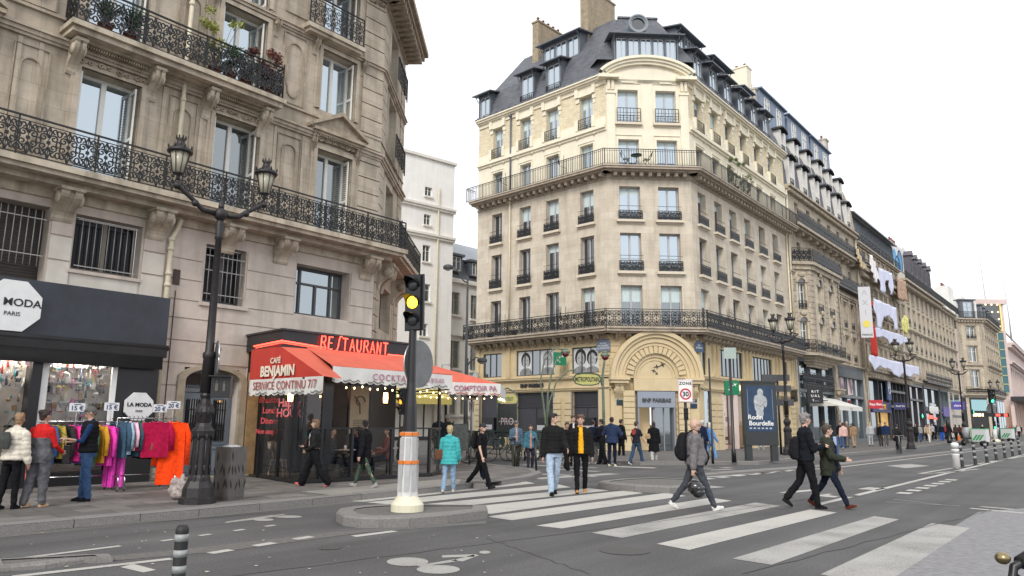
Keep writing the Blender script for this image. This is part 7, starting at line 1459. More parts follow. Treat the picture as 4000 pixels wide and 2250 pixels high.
    if st != 'bald':
        b = MB(HM @ Matrix.Scale(k, 4))
        if st == 'cap': b.ball((0, .010, .035), (.084, .104, .085), 14, 9); b.slab([(.07*math.cos(t), -.10+.07*math.sin(t)) for t in [PI+PI*i/8 for i in range(9)]], .028, .040); nm = 'cap'
        elif st == 'helmet': b.ball((0, .008, .035), (.10, .13, .10), 14, 9); nm = 'helmet'
        else:
            nm = 'hair'; b.ball((0, .024, .026), (.084, .096, .098), 14, 10); b.ball((0, -.032, .076), (.068, .060, .040), 12, 8); [b.ball((x_, -.045, .082), (.022, .04, .022), 7, 5) for x_ in (-.045, -.01, .03)]; b.ball((0, .06, -.045), (.062, .045, .04), 9, 6)
            rr = random.Random(int(H*1000)+len(lab))
            if st in ('curly', 'messy'):
                for i in range(26): t, u_ = rr.uniform(0, 6.28), rr.uniform(.1, 1.1); b.ball((.075*math.cos(t)*math.cos(u_), .03+.08*math.sin(t)*math.cos(u_)-.01, .04+.085*math.sin(u_)), rr.uniform(.018, .030), 7, 5)
            if st == 'long': ring_loft(b, [(0, .055, -.27, .055, .03), (0, .06, -.16, .085, .045), (0, .05, -.05, .09, .06), (0, .035, .04, .088, .075)], 12)
            if st == 'bob': ring_loft(b, [(0, .055, -.13, .065, .04), (0, .05, -.08, .088, .055), (0, .04, .0, .090, .068), (0, .03, .06, .08, .075)], 12); b.ball((.072, .015, -.05), (.018, .035, .07), 8, 6); b.ball((-.072, .015, -.05), (.018, .035, .07), 8, 6)
            if st == 'bun': b.ball((0, .10, .07), .048, 10, 7)
        o = b.build(nm, hm_, root); remesh(o, vg*.6, 2)
    if bottom:
        c, w_, fl = bottom[0], bottom[1], bottom[2]; b = MB(root_up); torso(b, H, .455, .575, .010, bulk, belly*.5, lean=lean*0); b.T = None
        for h_, kn, an, _ in J:
            q = kn.lerp(an, .5); kk = k*w_; capsule(b, [h_, h_.lerp(kn, .5)+Vector((0, 0, 0)), kn, q, an+Vector((0, 0, .012*k))], [.090*k*max(bulk, .95)*min(w_, 1.15), .080*kk, .066*kk, .060*kk*fl, .055*kk*fl], 12)
            for i_ in range(3): zz = .12+.2*i_; pt = an.lerp(kn, zz); b.ball(pt+Vector((0, .004*(-1)**i_, 0)), (.063*kk*fl, .063*kk*fl, .016), 9, 5)
        o = b.build('leggings' if w_ < .85 else 'trousers', fabric(c), root); remesh(o, vg, 3, fold=(.045 if lod < 2 else 0))
    for h_, kn, an, sh in J:
        tilt = max(-50, min(28, sh*.9)) if abs(sh) > 8 else 0
        Mf = T(*an) @ Rx(-tilt if an.z > .05*H or tilt > 0 else 0); b = MB(Mf @ Matrix.Scale(k, 4)); b.ball((0, -.035, -.030), (.044, .085, .036), 10, 7); b.ball((0, -.105, -.044), (.044, .062, .026), 10, 7); b.ball((0, .018, -.012), (.040, .045, .050), 10, 7); b.slab([(.046*math.cos(t), -.05+.118*math.sin(t)) for t in [2*PI*i/14 for i in range(14)]], -.073, -.055)
        o = b.build('shoe', fabric(shoe), root); remesh(o, vg*.8, 2)
    ln_ = lean
    if inner:
        c, w_, z0 = inner; b = MB(root_up); rg = []
        pad = top.get('pad', .02)
        for i in range(9):
            zz = z0+(.835-z0)*i/8; rx, ry = interp(TOR, max(zz, .46)); bb = belly*math.exp(-((zz-.60)/.06)**2); rg.append((0, (-bb*.5-ln_*(zz-.5)-.010)*H, zz*H, w_*H*(1-.25*(i/8)), (ry*bulk+bb*.5)*H+pad+(.012 if i < 7 else -.004)+(top.get('quilt', 0))))
        ring_loft(b, rg, 16); o = b.build('shirt', fabric(c), root); remesh(o, vg, 2)
    if top:
        c = top['c']; pad = top.get('pad', .02); q = top.get('quilt', 0); z0 = top.get('z0', .48); b = MB(root_up)
        torso(b, H, z0, top.get('z1', .838), pad, bulk, belly, top.get('flare', 0), q, ln_, top.get('sh', 1.0)); b.T = None; sl = top.get('sl', 1.)
        for s, el, wr, d, sx in A:
            r0, r1, r2 = .050*k*bulk+pad*.72, .043*k+pad*.75, .034*k+pad*.65
            if sl >= 1: pts = [s, s.lerp(el, .5), el, el.lerp(wr, .5), wr-d*.01]; rs = [r0, (r0+r1)/2, r1, (r1+r2)/2, r2]
            elif sl > .5: pts = [s, el, el.lerp(wr, .35)]; rs = [r0, r1, r1]
            elif sl > 0: pts = [s, s.lerp(el, .62)]; rs = [r0, r1+.01]
            else: pts = None
            if pts:
                capsule(b, pts, rs, 10)
                if q:
                    for (a0, a1), (ra, rb) in zip(zip(pts, pts[1:]), zip(rs, rs[1:])):
                        m_ = max(1, round((a1-a0).length/.085))
                        for t_ in range(m_): f = (t_+.5)/m_; b.ball(a0.lerp(a1, f), ra+(rb-ra)*f+q*1.1, 10, 6)
        if top.get('hood'): b.ball((0, ln_*0+.085*k-lean*.3*H, .835*H+dz), (.10*k, .07*k, .055*k), 12, 8)
        if top.get('collar') or top.get('pad', 0) > .028: b.tube([(.0, ln(.84)+.01, .825*H+dz), (.0, ln(.84)+.006, .862*H+dz)], [.072*k, .060*k], 12)
        o = b.build(top.get('n', 'jacket'), fabric(c), root); remesh(o, vg, 3, fold=(.04 if lod < 2 and not q else .012))
        if top.get('sl2'):
            b = MB(root_up); torso(b, H, .66, .845, .012, bulk, 0, lean=ln_); b.T = None
            for s, el, wr, d, sx in A: capsule(b, [s, el, wr if top.get('sl2full', 1) else el.lerp(wr, .3)], [.056*k*bulk, .048*k, .038*k], 10)
            o = b.build('shirt', fabric(top['sl2']), root); remesh(o, vg, 3)
    if top and top.get('hoodc'):
        b = MB(); b.ball((0, .05*k+ln(.84), .835*H+dz), (.085*k, .075*k, .05*k), 12, 8); b.tube([(-.06*k, ln(.84)-.03, .845*H+dz), (0, ln(.84)-.075*k, .815*H+dz), (.06*k, ln(.84)-.03, .845*H+dz)], .022*k, 8); o = b.build('hood', fabric(top['hoodc']), root); remesh(o, vg, 2)
    root['_dz'] = dz; return root, M @ root_up, A, HM
def carried(name, M, lab, cat, parts):
    """thing worn or held: parts = (part name, MB, material, voxel)"""
    if len(parts) == 1:
        n, b, m, v = parts[0]; o = b.build(name, m); o.matrix_world = M; tag(o, lab, cat)
        if v: remesh(o, v, 2)
        return o
    root = empty(name, M, lab, cat)
    for n, b, m, v in parts:
        o = b.build(n, m, root)
        if v: remesh(o, v, 2)
    return root
def backpack(M, lab, c=(.015, .015, .017), s=1., y=.19, z=1.17):
    b = MB(); ring_loft(b, [(0, y, z-.24*s, .12*s, .05*s), (0, y+.015, z-.2*s, .15*s, .085*s), (0, y+.02, z, .16*s, .10*s), (0, y, z+.18*s, .13*s, .075*s), (0, y-.02, z+.24*s, .08*s, .04*s)], 16); b.ball((0, y+.09*s, z-.08*s), (.11*s, .05*s, .11*s), 10, 7)
    st = MB()
    for sx in (-1, 1): st.tube([(sx*.11, y-.06, z+.2*s), (sx*.12, .02, z+.29*s), (sx*.125, -.12, z+.22*s), (sx*.13, -.12, z), (sx*.14, 0, z-.12*s), (sx*.12, y-.05, z-.16*s)], .018, 6, sy=.5)
    return carried('backpack', M, lab, 'backpack', [('bag', b, fabric(c), .012), ('strap', st, fabric(c), 0)])
def handbag(M, lab, x, y, z, s, c, strap=True, name='handbag'):
    b = MB(); ring_loft(b, [(x, y, z-.12*s, .13*s, .05*s), (x, y, z, .15*s, .06*s), (x, y, z+.10*s, .12*s, .035*s)], 12); ps = [('bag', b, fabric(c), .012)]
    if strap: t_ = MB(); t_.tube([(x, y, z+.08*s), (x*.6, y*.3, z+.35), (-x*.3, 0, 1.45)], .009, 5); ps.append(('strap', t_, fabric(c), 0))
    return carried(name, M, lab, 'bag', ps)
BLK = (.011, .011, .013); NVY = (.011, .014, .027); JN = (.045, .09, .19); LJ = (.36, .45, .56)
r = person((25, 1990), 'woman in cream puffer jacket seen from behind at the left edge, grey bag on shoulder', 8, 1.56, ((4, 2), (-4, 8)), ((2, 8, 10, 0), (15, 14, 35, 0)), dict(c=(.62, .57, .48), pad=.035, quilt=.014, z0=.50), (BLK, 1.0, 1.0), BLK, ('curly', (.28, .17, .09)), 'm', 25, lod=0, z=.12, lean=.05)
handbag(r[1], 'dark grey leather shoulder bag on the cream puffer woman', .08, .20, 1.12, 1.25, (.06, .065, .06))
r = person((132, 1982), 'woman in bright red jumper and grey dungarees seen from behind, facing the rack', 12, 1.63, ((6, 4), (-6, 8)), ((14, 10, 48, 20), (10, 14, 40, 14)), dict(c=(.115, .115, .125), pad=.03, z0=.44, z1=.70, sl=0, n='dungarees', sl2=(.52, .02, .02)), ((.115, .115, .125), 1.32, .95), (.50, .33, .20), ('bun', (.03, .015, .012)), 'm', -10, lod=0, z=.12, bulk=1.12)
b = MB(); ring_loft(b, [(0, 0, -.8, .10, .03), (0, 0, -.4, .12, .035), (0, 0, 0, .08, .05)], 10); b.tube([(.05, 0, -.05), (.16, 0, -.3)], [.05, .045], 8); carried('folded_coat', r[1] @ T(.30, -.16, 1.06), 'salmon pink coat held by the woman in dungarees', 'coat', [('coat', b, fabric((.70, .20, .19)), .014)])
r = person((322, 1958), 'grey haired man in black quilted vest and jeans looking down at his phone', -118, 1.70, ((3, 2), (-3, 4)), ((22, 8, 62, 28), (22, 10, 78, 26)), dict(c=BLK, pad=.03, quilt=.012, z0=.50, sl=0, n='vest', sl2=(.015, .035, .10), sl2full=0), (JN, 1.12, 1.05), BLK, ('short', (.10, .095, .09)), 'm', 0, 28, lod=0, z=.12, bulk=1.05)
b = MB(); b.box(-.035, .035, -.07, .07, -.004, .004); carried('phone', r[1] @ T(-.02, -.40, 1.18) @ Rx(-35), 'black phone in the hands of the man in the vest', 'phone', [('p', b, MT['black'], 0)])
b = MB(); b.box(-.13, .13, -.05, .05, -.32, 0); b2 = MB(); b2.tube([(-.06, -.05, 0), (0, -.05, .12), (.06, -.05, 0)], .005, 5); carried('carrier_bag', r[1] @ T(-.12, -.34, .98), 'black paper carrier bag hanging from the arm of the phone man', 'bag', [('bag', b, MT['black'], 0), ('handle', b2, MT['black'], 0)])
r = person((1222, 1900), 'woman in black leather jacket and wide trousers walking left past the terrace', -88, 1.58, ((26, 6), (-24, 10)), ((12, 10, 70, 35), (-4, 10, 60, 30)), dict(c=(.02, .02, .022), pad=.03, z0=.575, sh=1.05), (BLK, 1.2, 1.5), (.50, .12, .12), ('bob', (.16, .09, .05)), 'l', 10, lod=0, z=.12, inner=((.55, .5, .47), .045, .56), bulk=.9)
handbag(r[1], 'small brown handbag held by the woman in the leather jacket', -.02, -.2, 1.02, .8, (.05, .03, .028), False)
r = person((1420, 1904), 'woman in black dress, bomber jacket and green leggings striding with head turned right', -75, 1.56, ((24, 8), (-22, 6)), ((12, 14, 12, 0), (-8, 16, 14, 0)), dict(c=BLK, pad=.035, z0=.575, sh=1.08), ((.055, .085, .06), .80, 1.0), (.30, .28, .28), ('bun', (.012, .01, .01)), 'm', -60, lod=0, z=.12)
b = MB(); torso(b, 1.56, .36, .70, .022, 1.0, 0, .12); o = b.build('dress', fabric(BLK), r[0], T(0, 0, r[0]['_dz'])); remesh(o, .014, 3)
r = person((1752, 1925), 'blonde woman in turquoise quilted coat and pale jeans seen from behind', 10, 1.52, ((10, 2), (-8, 14)), ((8, 8, 20, 6), (4, 8, 16, 6)), dict(c=(.06, .37, .38), pad=.03, quilt=.010, z0=.42, flare=.25, hood=1), ((.22, .33, .46), 1.0, 1.05), (.55, .52, .48), ('curly', (.42, .32, .17)), 'l', 0, lod=0, bulk=1.05)
handbag(r[1], 'brown crossbody bag on the hip of the turquoise coat woman', .20, .05, .86, 1.0, (.12, .055, .035))
r = person((1880, 1908), 'bearded man in black cap and black tee striding right with a coat in hand', 112, 1.62, ((22, 6), (-24, 14)), ((10, 14, 14, 0), (-14, 14, 8, 0)), dict(c=BLK, pad=.012, z0=.50, sl=.4, n='t_shirt'), (BLK, 1.05, 1.0), (.02, .02, .02), ('cap', BLK), 'l', 0, lod=0, z=.0)
backpack(r[1], 'black backpack on the man in the cap', s=.85, z=1.2)
b = MB(); ring_loft(b, [(0, 0, -.36, .08, .05), (.02, .02, -.2, .13, .07), (0, 0, -.05, .09, .05), (0, 0, .02, .03, .03)], 9); b.tube([(.05, 0, -.1), (.16, .05, -.42)], [.05, .035], 7); carried('folded_jacket', r[1] @ T(*(r[2][1][2]+Vector((0, 0, -.12)))), 'dark navy jacket dangling from the hand of the man in the cap', 'jacket', [('j', b, fabric(NVY), .014)])
r = person((2162, 1934), 'young man in black hooded puffer and light blue jeans looking right', 170, 1.84, ((14, 2), (-12, 16)), ((4, 8, 6, 0), (14, 10, 50, 8)), dict(c=(.012, .012, .012), pad=.045, quilt=.010, z0=.505, hood=1), (LJ, 1.08, 1.0), (.014, .014, .014), ('short', (.012, .01, .01)), 'l', 62, lod=0)
r = person((2270, 1926), 'young man in yellow hoodie under open black puffer jacket', 184, 1.81, ((12, 0), (-10, 12)), ((3, 8, 6, 0), (2, 8, 6, 0)), dict(c=(.012, .012, .014), pad=.038, quilt=.014, z0=.49, hoodc=(.80, .40, .02)), (BLK, .98, .95), (.42, .22, .09), ('curly', (.11, .055, .03)), 'l', -6, lod=0, inner=((.80, .40, .02), .058, .50))
r = person((2722, 1992), 'bald bearded man in grey jacket striding right with a backpack and a helmet', 98, 1.75, ((24, 4), (-26, 10)), ((-10, 8, 6, 0), (-6, 10, 12, 0)), dict(c=(.155, .145, .15), pad=.045, z0=.50, collar=1), ((.055, .06, .07), 1.05, .92), (.62, .61, .58), ('bald', BLK), 'l', 0, 6, lod=0, bulk=1.14, belly=.045, inner=(BLK, .085, .50))
b = MB(r[3] @ T(0, -.058, -.075)); b.ball((0, 0, 0), (.045, .045, .028), 10, 7); o = b.build('beard', fabric((.20, .17, .15)), r[0]); b = MB(r[3]); [b.tube([(sx*.012, -.106, .014), (sx*.05, -.09, .016), (sx*.078, 0, .016)], .003, 4) for sx in (-1, 1)]; b.build('glasses', MT['black'], r[0])
backpack(r[1], 'large black backpack on the bald man', s=1.12, y=.23, z=1.22)
b = MB(); b.ball((0, 0, 0), (.13, .15, .14), 16, 11); b.ball((0, -.05, -.08), (.115, .13, .10), 14, 9); b2 = MB(); b2.ball((0, -.075, .0), (.115, .105, .06), 14, 8); hw = r[2][0][2]
carried('motorcycle_helmet', r[1] @ T(*(hw+Vector((-.06, -.02, -.30)))) @ Rz(-20), 'black full face motorcycle helmet hanging from the hand of the bald man', 'helmet', [('shell', b, mat('black_gloss', (.012, .012, .013), .2, na=.1, coat=.6), .01), ('visor', b2, mat('smoked_visor', (.04, .045, .05), .1, na=0), 0)])
r = person((3158, 1986), 'smiling man with wavy grey hair, all in black, beside the man in green', 92, 1.84, ((12, 4), (-14, 24)), ((12, 10, 92, 34), (6, 10, 100, 32)), dict(c=(.010, .012, .016), pad=.032, z0=.49, collar=1), (BLK, 1.08, 1.0), (.012, .012, .012), ('curly', (.20, .19, .185)), 'l', 12, lod=0, lean=.03)
backpack(r[1], 'black backpack on the grey haired man in black', s=.95, z=1.15)
r = person((3248, 1983), 'man in dark green parka over navy suit and blue tie, one hand held out', 128, 1.68, ((26, 4), (-24, 12)), ((26, 12, 52, 10), (4, 10, 20, 0)), dict(c=(.033, .037, .027), pad=.045, z0=.40, flare=.1, hoodc=(.045, .06, .04)), (NVY, 1.0, .95), (.10, .028, .015), ('short', (.055, .038, .025)), 'l', 30, lod=0, inner=(NVY, .075, .44))
H_ = 1.68; b = MB(); b.prism([(-.03, .72*H_), (.03, .72*H_), (.05, .82*H_), (-.05, .82*H_)], -.185, -.13); b.build('shirt_front', fabric((.42, .50, .66)), r[0]); b = MB(); b.prism([(-.022, .60*H_), (.0, .585*H_), (.022, .60*H_), (.016, .815*H_), (-.016, .815*H_)], -.205, -.15); b.build('tie', fabric((.07, .10, .24)), r[0])
G2 = 'people gathered in front of the bank building'
r = person((2015, 1834), 'elderly man in grey flat cap and denim blue jacket with striped scarf', 172, 1.68, ((8, 2), (-8, 12)), ((10, 8, 95, 30), (2, 8, 14, 0)), dict(c=(.09, .14, .19), pad=.03, z0=.5), ((.06, .06, .045), 1.1, 1.), (.05, .04, .03), ('cap', (.12, .12, .13)), 'l', -20, lod=1, inner=((.45, .33, .33), .04, .55))
r = person((2072, 1836), 'older woman in teal blue coat with long pink patterned scarf', 176, 1.54, ((6, 2), (-10, 14)), ((5, 8, 20, 0), (20, 8, 100, 30)), dict(c=(.05, .15, .20), pad=.035, z0=.47), ((.03, .03, .04), 1.05, .9), (.09, .09, .10), ('bob', (.05, .025, .02)), 'l', -10, lod=1, inner=((.45, .25, .22), .045, .46))
person((2215, 1836), 'person in long black coat half hidden behind the puffer jackets', 160, 1.66, ((20, 4), (-18, 14)), ((6, 8, 20, 0), (6, 8, 20, 0)), dict(c=BLK, pad=.03, z0=.42), (BLK, 1.2, 1.2), BLK, ('short', (.05, .03, .02)), 'm', 0, lod=1)
person((2240, 1822), 'brown haired youth in black behind the two puffer jackets', 178, 1.88, ((6, 2), (-6, 8)), ((4, 8, 10, 0),)*2, dict(c=BLK, pad=.025, z0=.48), (BLK, 1, 1), BLK, ('messy', (.07, .04, .02)), 'l', 0, lod=1, inner=((.6, .58, .55), .04, .6))
person((2318, 1812), 'man in black jacket with pale grey hood turned away by the metro entrance', 30, 1.74, ((6, 2), (-6, 8)), ((10, 8, 40, 10),)*2, dict(c=NVY, pad=.035, z0=.49, hoodc=(.25, .26, .33)), ((.13, .13, .135), 1.15, 1.), (.5, .5, .5), ('short', (.02, .015, .01)), 'm', 0, lod=1)
person((2352, 1814), 'dark haired bearded man in black jacket, left of the navy raincoat', -70, 1.76, ((8, 2), (-8, 8)), ((14, 8, 50, 10),)*2, dict(c=BLK, pad=.03, z0=.49), (BLK, 1.25, 1.2), BLK, ('messy', (.02, .014, .01)), 'm', 0, lod=1)
person((2392, 1822), 'tall person in wide navy raincoat and navy trousers seen from behind', 20, 1.84, ((4, 1), (-3, 4)), ((14, 30, 90, 40), (14, 30, 90, 40)), dict(c=(.025, .04, .085), pad=.06, z0=.46, flare=.3, hood=1), (NVY, .98, 1.), (.62, .60, .45), ('bun', (.03, .02, .015)), 'l', 0, lod=1)
person((2428, 1790), 'person in black jacket and black trousers behind the navy raincoat', 60, 1.80, ((4, 1), (-3, 4)), ((4, 8, 10, 0),)*2, dict(c=BLK, pad=.035, z0=.48), (BLK, 1.1, 1.), BLK, ('short', (.03, .02, .015)), 'm', 0, lod=1)
r = person((2488, 1816), 'man in black tee with red print on the back and jeans walking right', 50, 1.72, ((20, 6), (-18, 10)), ((20, 10, 14, 0), (-6, 10, 30, 0)), dict(c=(.02, .022, .03), pad=.015, z0=.49, sl=.4, n='t_shirt'), ((.04, .075, .13), 1.1, 1.05), (.62, .62, .60), ('short', (.05, .03, .02)), 'l', 0, lod=1)
b = MB(); b.prism([(.11*math.cos(t), 1.27+.12*math.sin(t)) for t in [2*PI*i/12 for i in range(12)]], .145, .155); b.build('shirt_print', fabric((.35, .06, .06)), r[0])
person((2529, 1757), 'man in open black coat in the bank doorway', 185, 1.74, ((3, 1), (-3, 2)), ((14, 8, 80, 30),)*2, dict(c=BLK, pad=.03, z0=.38), (BLK, 1., 1.), BLK, ('short', (.02, .015, .01)), 'm', 0, 20, lod=1, z=.12, inner=((.5, .48, .42), .04, .55))
r = person((2556, 1807), 'woman in long black coat seen from behind, walking to the bank door', 8, 1.70, ((8, 0), (-10, 18)), ((4, 8, 10, 0),)*2, dict(c=BLK, pad=.04, z0=.26, flare=.12), ((.40, .40, .38), 1.1, 1.1), (.52, .46, .28), ('long', (.03, .018, .014)), 'l', 0, lod=1)
handbag(r[1], 'beige shoulder bag on the woman in the long black coat', .22, .04, 1.08, 1., (.38, .27, .16), False)
person((2747, 1798), 'white haired man in navy jacket beside the blonde in denim', 60, 1.78, ((6, 1), (-6, 6)), ((4, 8, 10, 0),)*2, dict(c=(.015, .022, .05), pad=.03, z0=.48), (NVY, 1.1, 1.), BLK, ('short', (.55, .53, .5)), 'l', 0, lod=1)
person((2778, 1798), 'white blonde woman in light blue denim jacket and trousers walking right', 70, 1.70, ((16, 2), (-16, 10)), ((16, 10, 14, 0), (-14, 12, 10, 0)), dict(c=(.12, .27, .55), pad=.025, z0=.49), ((.16, .33, .60), 1.15, 1.25), (.03, .05, .12), ('bob', (.68, .62, .5)), 'l', 0, lod=1)
person((2975, 1765), 'person behind the poster panel, only pale shoes and jeans showing', 90, 1.7, ((8, 1), (-8, 6)), ((4, 8, 10, 0),)*2, dict(c=(.1, .1, .1), pad=.03, z0=.49), ((.3, .3, .3), 1., 1.), (.6, .6, .6), ('short', (.05, .04, .03)), 'l', 0, lod=1)
person((1712, 1812), 'bald man in dark coat with purple scarf behind the terrace corner', 178, 1.76, ((6, 1), (-6, 8)), ((4, 8, 20, 0),)*2, dict(c=(.012, .015, .022), pad=.04, z0=.36), (BLK, 1., 1.), BLK, ('bald', BLK), 'm', 0, lod=1, inner=((.12, .05, .16), .05, .5), z=.12)
person((1745, 1800), 'person in white helmet behind the parked bicycles', 150, 1.76, ((4, 1), (-4, 8)), ((20, 8, 50, 0),)*2, dict(c=(.05, .06, .04), pad=.03, z0=.48), (BLK, 1., 1.), BLK, ('helmet', (.6, .6, .6)), 'l', 0, lod=1, z=.12)
def lpz(s, o): q = lp(s, o, .12); return (q.x, q.y, q.z)
SIT = ((82, 80), (80, 78))
def seated(s, o, az, lab, c, hr, H=1.72, inner=None, sk='m'):
    q = lp(s, o, .13-.515*H+.50); person((q.x, q.y, q.z), lab, az, H, SIT, ((24, 8, 60, 20), (24, 8, 50, 10)), dict(c=c, pad=.025, z0=.49), (NVY, 1.05, 1.), BLK, hr, sk, 0, lod=1, sit=True, inner=inner, group='guests seated on the terrace')
seated(1.45, 2.85, 100, 'seated guest in dark grey sweater behind the walking woman in leather', (.04, .045, .05), ('short', (.02, .015, .01))); seated(2.3, 2.9, -80, 'seated guest in navy facing left at the round table', NVY, ('long', (.015, .012, .01)))
seated(3.25, 3.0, 250, 'seated woman with long black hair and plaid jacket by the pole', (.14, .05, .045), ('long', (.012, .01, .01))); seated(3.95, 2.8, 80, 'seated guest in olive at the far end of the terrace', (.05, .05, .035), ('curly', (.05, .03, .02)))
person(lpz(1.9, 1.9), 'waiter in dark suit standing with his back to the glass', 10, 1.84, ((2, 1), (-2, 2)), ((4, 8, 10, 0), (30, 40, 20, 0)), dict(c=(.015, .018, .028), pad=.03, z0=.47), (BLK, 1., 1.), BLK, ('short', (.02, .015, .01)), 'm', 0, lod=1)
GF = 'pedestrians on the far pavement of the avenue'
def fp_(u, v, lab, az, H, tc, bot, hr, sh=BLK, st=12, **k):
    ex = k.pop('top', {}); person((u, v), lab, az, H, ((st, 4), (-st, st)), ((st, 8, 12, 0), (-st, 8, 12, 0)), dict(c=tc, pad=.03, z0=.49, **ex), (bot, 1.1, 1.1), sh, hr, 'l', 0, lod=2, z=.12, group=GF, **k)
br = ('short', (.06, .035, .02)); bl = ('long', (.45, .33, .16)); dk = ('long', (.03, .02, .015)); gy = ('short', (.45, .43, .4))
fp_(3287, 1748, 'man in dark sunglasses and black jacket left of the pink sweater woman', 185, 1.75, BLK, JN, br); fp_(3299, 1757, 'woman in pale pink sweater and jeans walking away under the grey shopfront', 20, 1.68, (.62, .40, .36), (.05, .08, .14), ('bun', (.05, .025, .02)), (.6, .6, .6), 18)
fp_(3313, 1747, 'grey haired man in brown striped jumper', 185, 1.76, (.14, .10, .08), (.20, .17, .13), gy); fp_(3338, 1748, 'person in short camel jacket with brown ponytail', 10, 1.68, (.30, .19, .11), (.33, .25, .17), dk)
fp_(3403, 1743, 'long haired blonde woman in pale grey coat and trousers', 25, 1.72, (.42, .42, .43), (.35, .36, .38), bl, BLK, 8, top=dict(flare=.2)); fp_(3443, 1743, 'blonde woman in black coat beside the navy jumper man', 20, 1.66, BLK, (.05, .045, .04), ('bob', (.30, .21, .12)), BLK, 8, top=dict(flare=.1)); fp_(3465, 1746, 'bald man in navy jumper and grey trousers seen from behind', 15, 1.76, (.015, .03, .08), (.10, .10, .10), ('short', (.25, .2, .16)), (.5, .5, .5), 10, bulk=1.12)
fp_(3621, 1722, 'woman in beige left of the brown curled woman', 180, 1.66, (.36, .32, .26), BLK, dk); fp_(3633, 1731, 'woman with auburn curls in open camel jacket and white trousers', 188, 1.68, (.40, .28, .17), (.62, .60, .55), ('curly', (.14, .05, .025)), (.5, .4, .4), 18, inner=((.55, .53, .5), .045, .5)); fp_(3645, 1720, 'man in pale grey hoodie behind the camel jacket', 185, 1.78, (.36, .37, .40), BLK, br); fp_(3657, 1720, 'tall man in black tee and jeans at the window of the shop', 170, 1.90, BLK, NVY, br, (.5, .5, .5))
fp_(3682, 1722, 'person in navy top and bright blue trousers', 20, 1.74, NVY, (.02, .09, .42), br, (.02, .09, .42), 4); fp_(3712, 1722, 'person in black near the dark bollard', 60, 1.7, BLK, BLK, br); fp_(3737, 1722, 'person in brown coat left of the orange bag', 15, 1.7, (.06, .035, .03), BLK, dk); fp_(3752, 1716, 'person in dark brown jacket and black leggings with a white bag', -10, 1.68, (.05, .025, .025), BLK, dk, (.5, .5, .5)); fp_(3762, 1712, 'woman in rust coloured coat', 30, 1.66, (.34, .13, .07), (.15, .08, .05), bl)
fp_(3842, 1712, 'blonde person in long black coat behind the cargo bikes', 10, 1.72, BLK, BLK, ('long', (.5, .4, .2)), BLK, 6, top=dict(flare=.2))
fp_(3950, 1706, 'person in red and black jacket at the far crossing', 185, 1.75, (.35, .03, .03), BLK, br); fp_(3958, 1707, 'person in dark red top at the far crossing', 180, 1.7, (.16, .03, .03), (.08, .12, .2), dk); fp_(3975, 1704, 'person in black coat at the far crossing', 185, 1.78, BLK, (.3, .28, .25), br); fp_(3990, 1704, 'person in navy blue coat at the far crossing, nearest the right edge', 185, 1.74, NVY, (.1, .1, .12), br)
for i, (u, v, az, H, tc, lab) in enumerate(((3226, 1760, 20, 1.7, (.09, .1, .12), 'person in slate grey jacket under the white shop awning'), (3580, 1728, 200, 1.7, (.02, .02, .02), 'dark clad person just right of the lamp post behind the cyclist'), (3597, 1726, 15, 1.64, (.3, .28, .26), 'person in pale beige top by the black shopfront'), (3698, 1718, 200, 1.75, (.25, .04, .05), 'person in maroon top right of the bright blue trousers'), (3775, 1714, 20, 1.72, (.03, .04, .08), 'person in midnight blue jacket left of the nearer cargo trike'), (3936, 1708, 195, 1.7, (.2, .2, .22), 'person in mid grey coat right of the farther cargo trike'), (3965, 1709, 15, 1.68, (.05, .12, .09), 'person in bottle green jacket in the far crossing crowd'), (3982, 1708, 200, 1.74, (.5, .48, .44), 'person in off white jacket in the far crossing crowd'))): fp_(u, v, lab, az, H, tc, (NVY, BLK, JN)[i % 3], (br, dk, gy, bl)[i % 4])
b = MB(); b.box(-.2, .2, -.08, .08, 0, .5); b.tube([(-.1, 0, .5), (0, 0, .62), (.1, 0, .5)], .012, 5); o = b.build('shopping_bag', fabric((.62, .17, .05)), None); o.matrix_world = T(*G(3744, 1721, .12)); tag(o, 'orange shopping bag on the far pavement between two dark coats', 'bag')
# ================================================================ street furniture
cast = mat('cast_iron_paint', (.028, .025, .026), .5, ns=14, na=.3, metal=.3, bump=.2, bs=40); opal = mat('lantern_glass', (.36, .34, .26), .3, ns=3, na=.2); stl = mat('galvanised', (.30, .31, .31), .45, ns=6, na=.2, metal=.6)
def lantern(mb, gb, c, s=1.):
    x, y, z = c
    mb.lathe([(.02*s, -.16*s), (.05*s, -.12*s), (.03*s, -.06*s), (.11*s, -.02*s), (.12*s, 0)], 10, c); gb.lathe([(.115*s, 0), (.20*s, .46*s)], 10, c); mb.lathe([(.25*s, .45*s), (.27*s, .48*s), (.25*s, .53*s), (.17*s, .58*s), (.09*s, .64*s), (.08*s, .74*s), (.11*s, .78*s)], 12, c)
    for i in range(8):
        t = 2*PI*i/8; mb.tube([(x+.12*s*math.cos(t), y+.12*s*math.sin(t), z), (x+.215*s*math.cos(t), y+.215*s*math.sin(t), z+.47*s)], .009*s, 4)
        mb.ball((x+.25*s*math.cos(t), y+.25*s*math.sin(t), z+.57*s), (.022*s, .022*s, .045*s), 6, 4); mb.ball((x+.10*s*math.cos(t), y+.10*s*math.sin(t), z+.81*s), (.02*s, .02*s, .04*s), 6, 4)
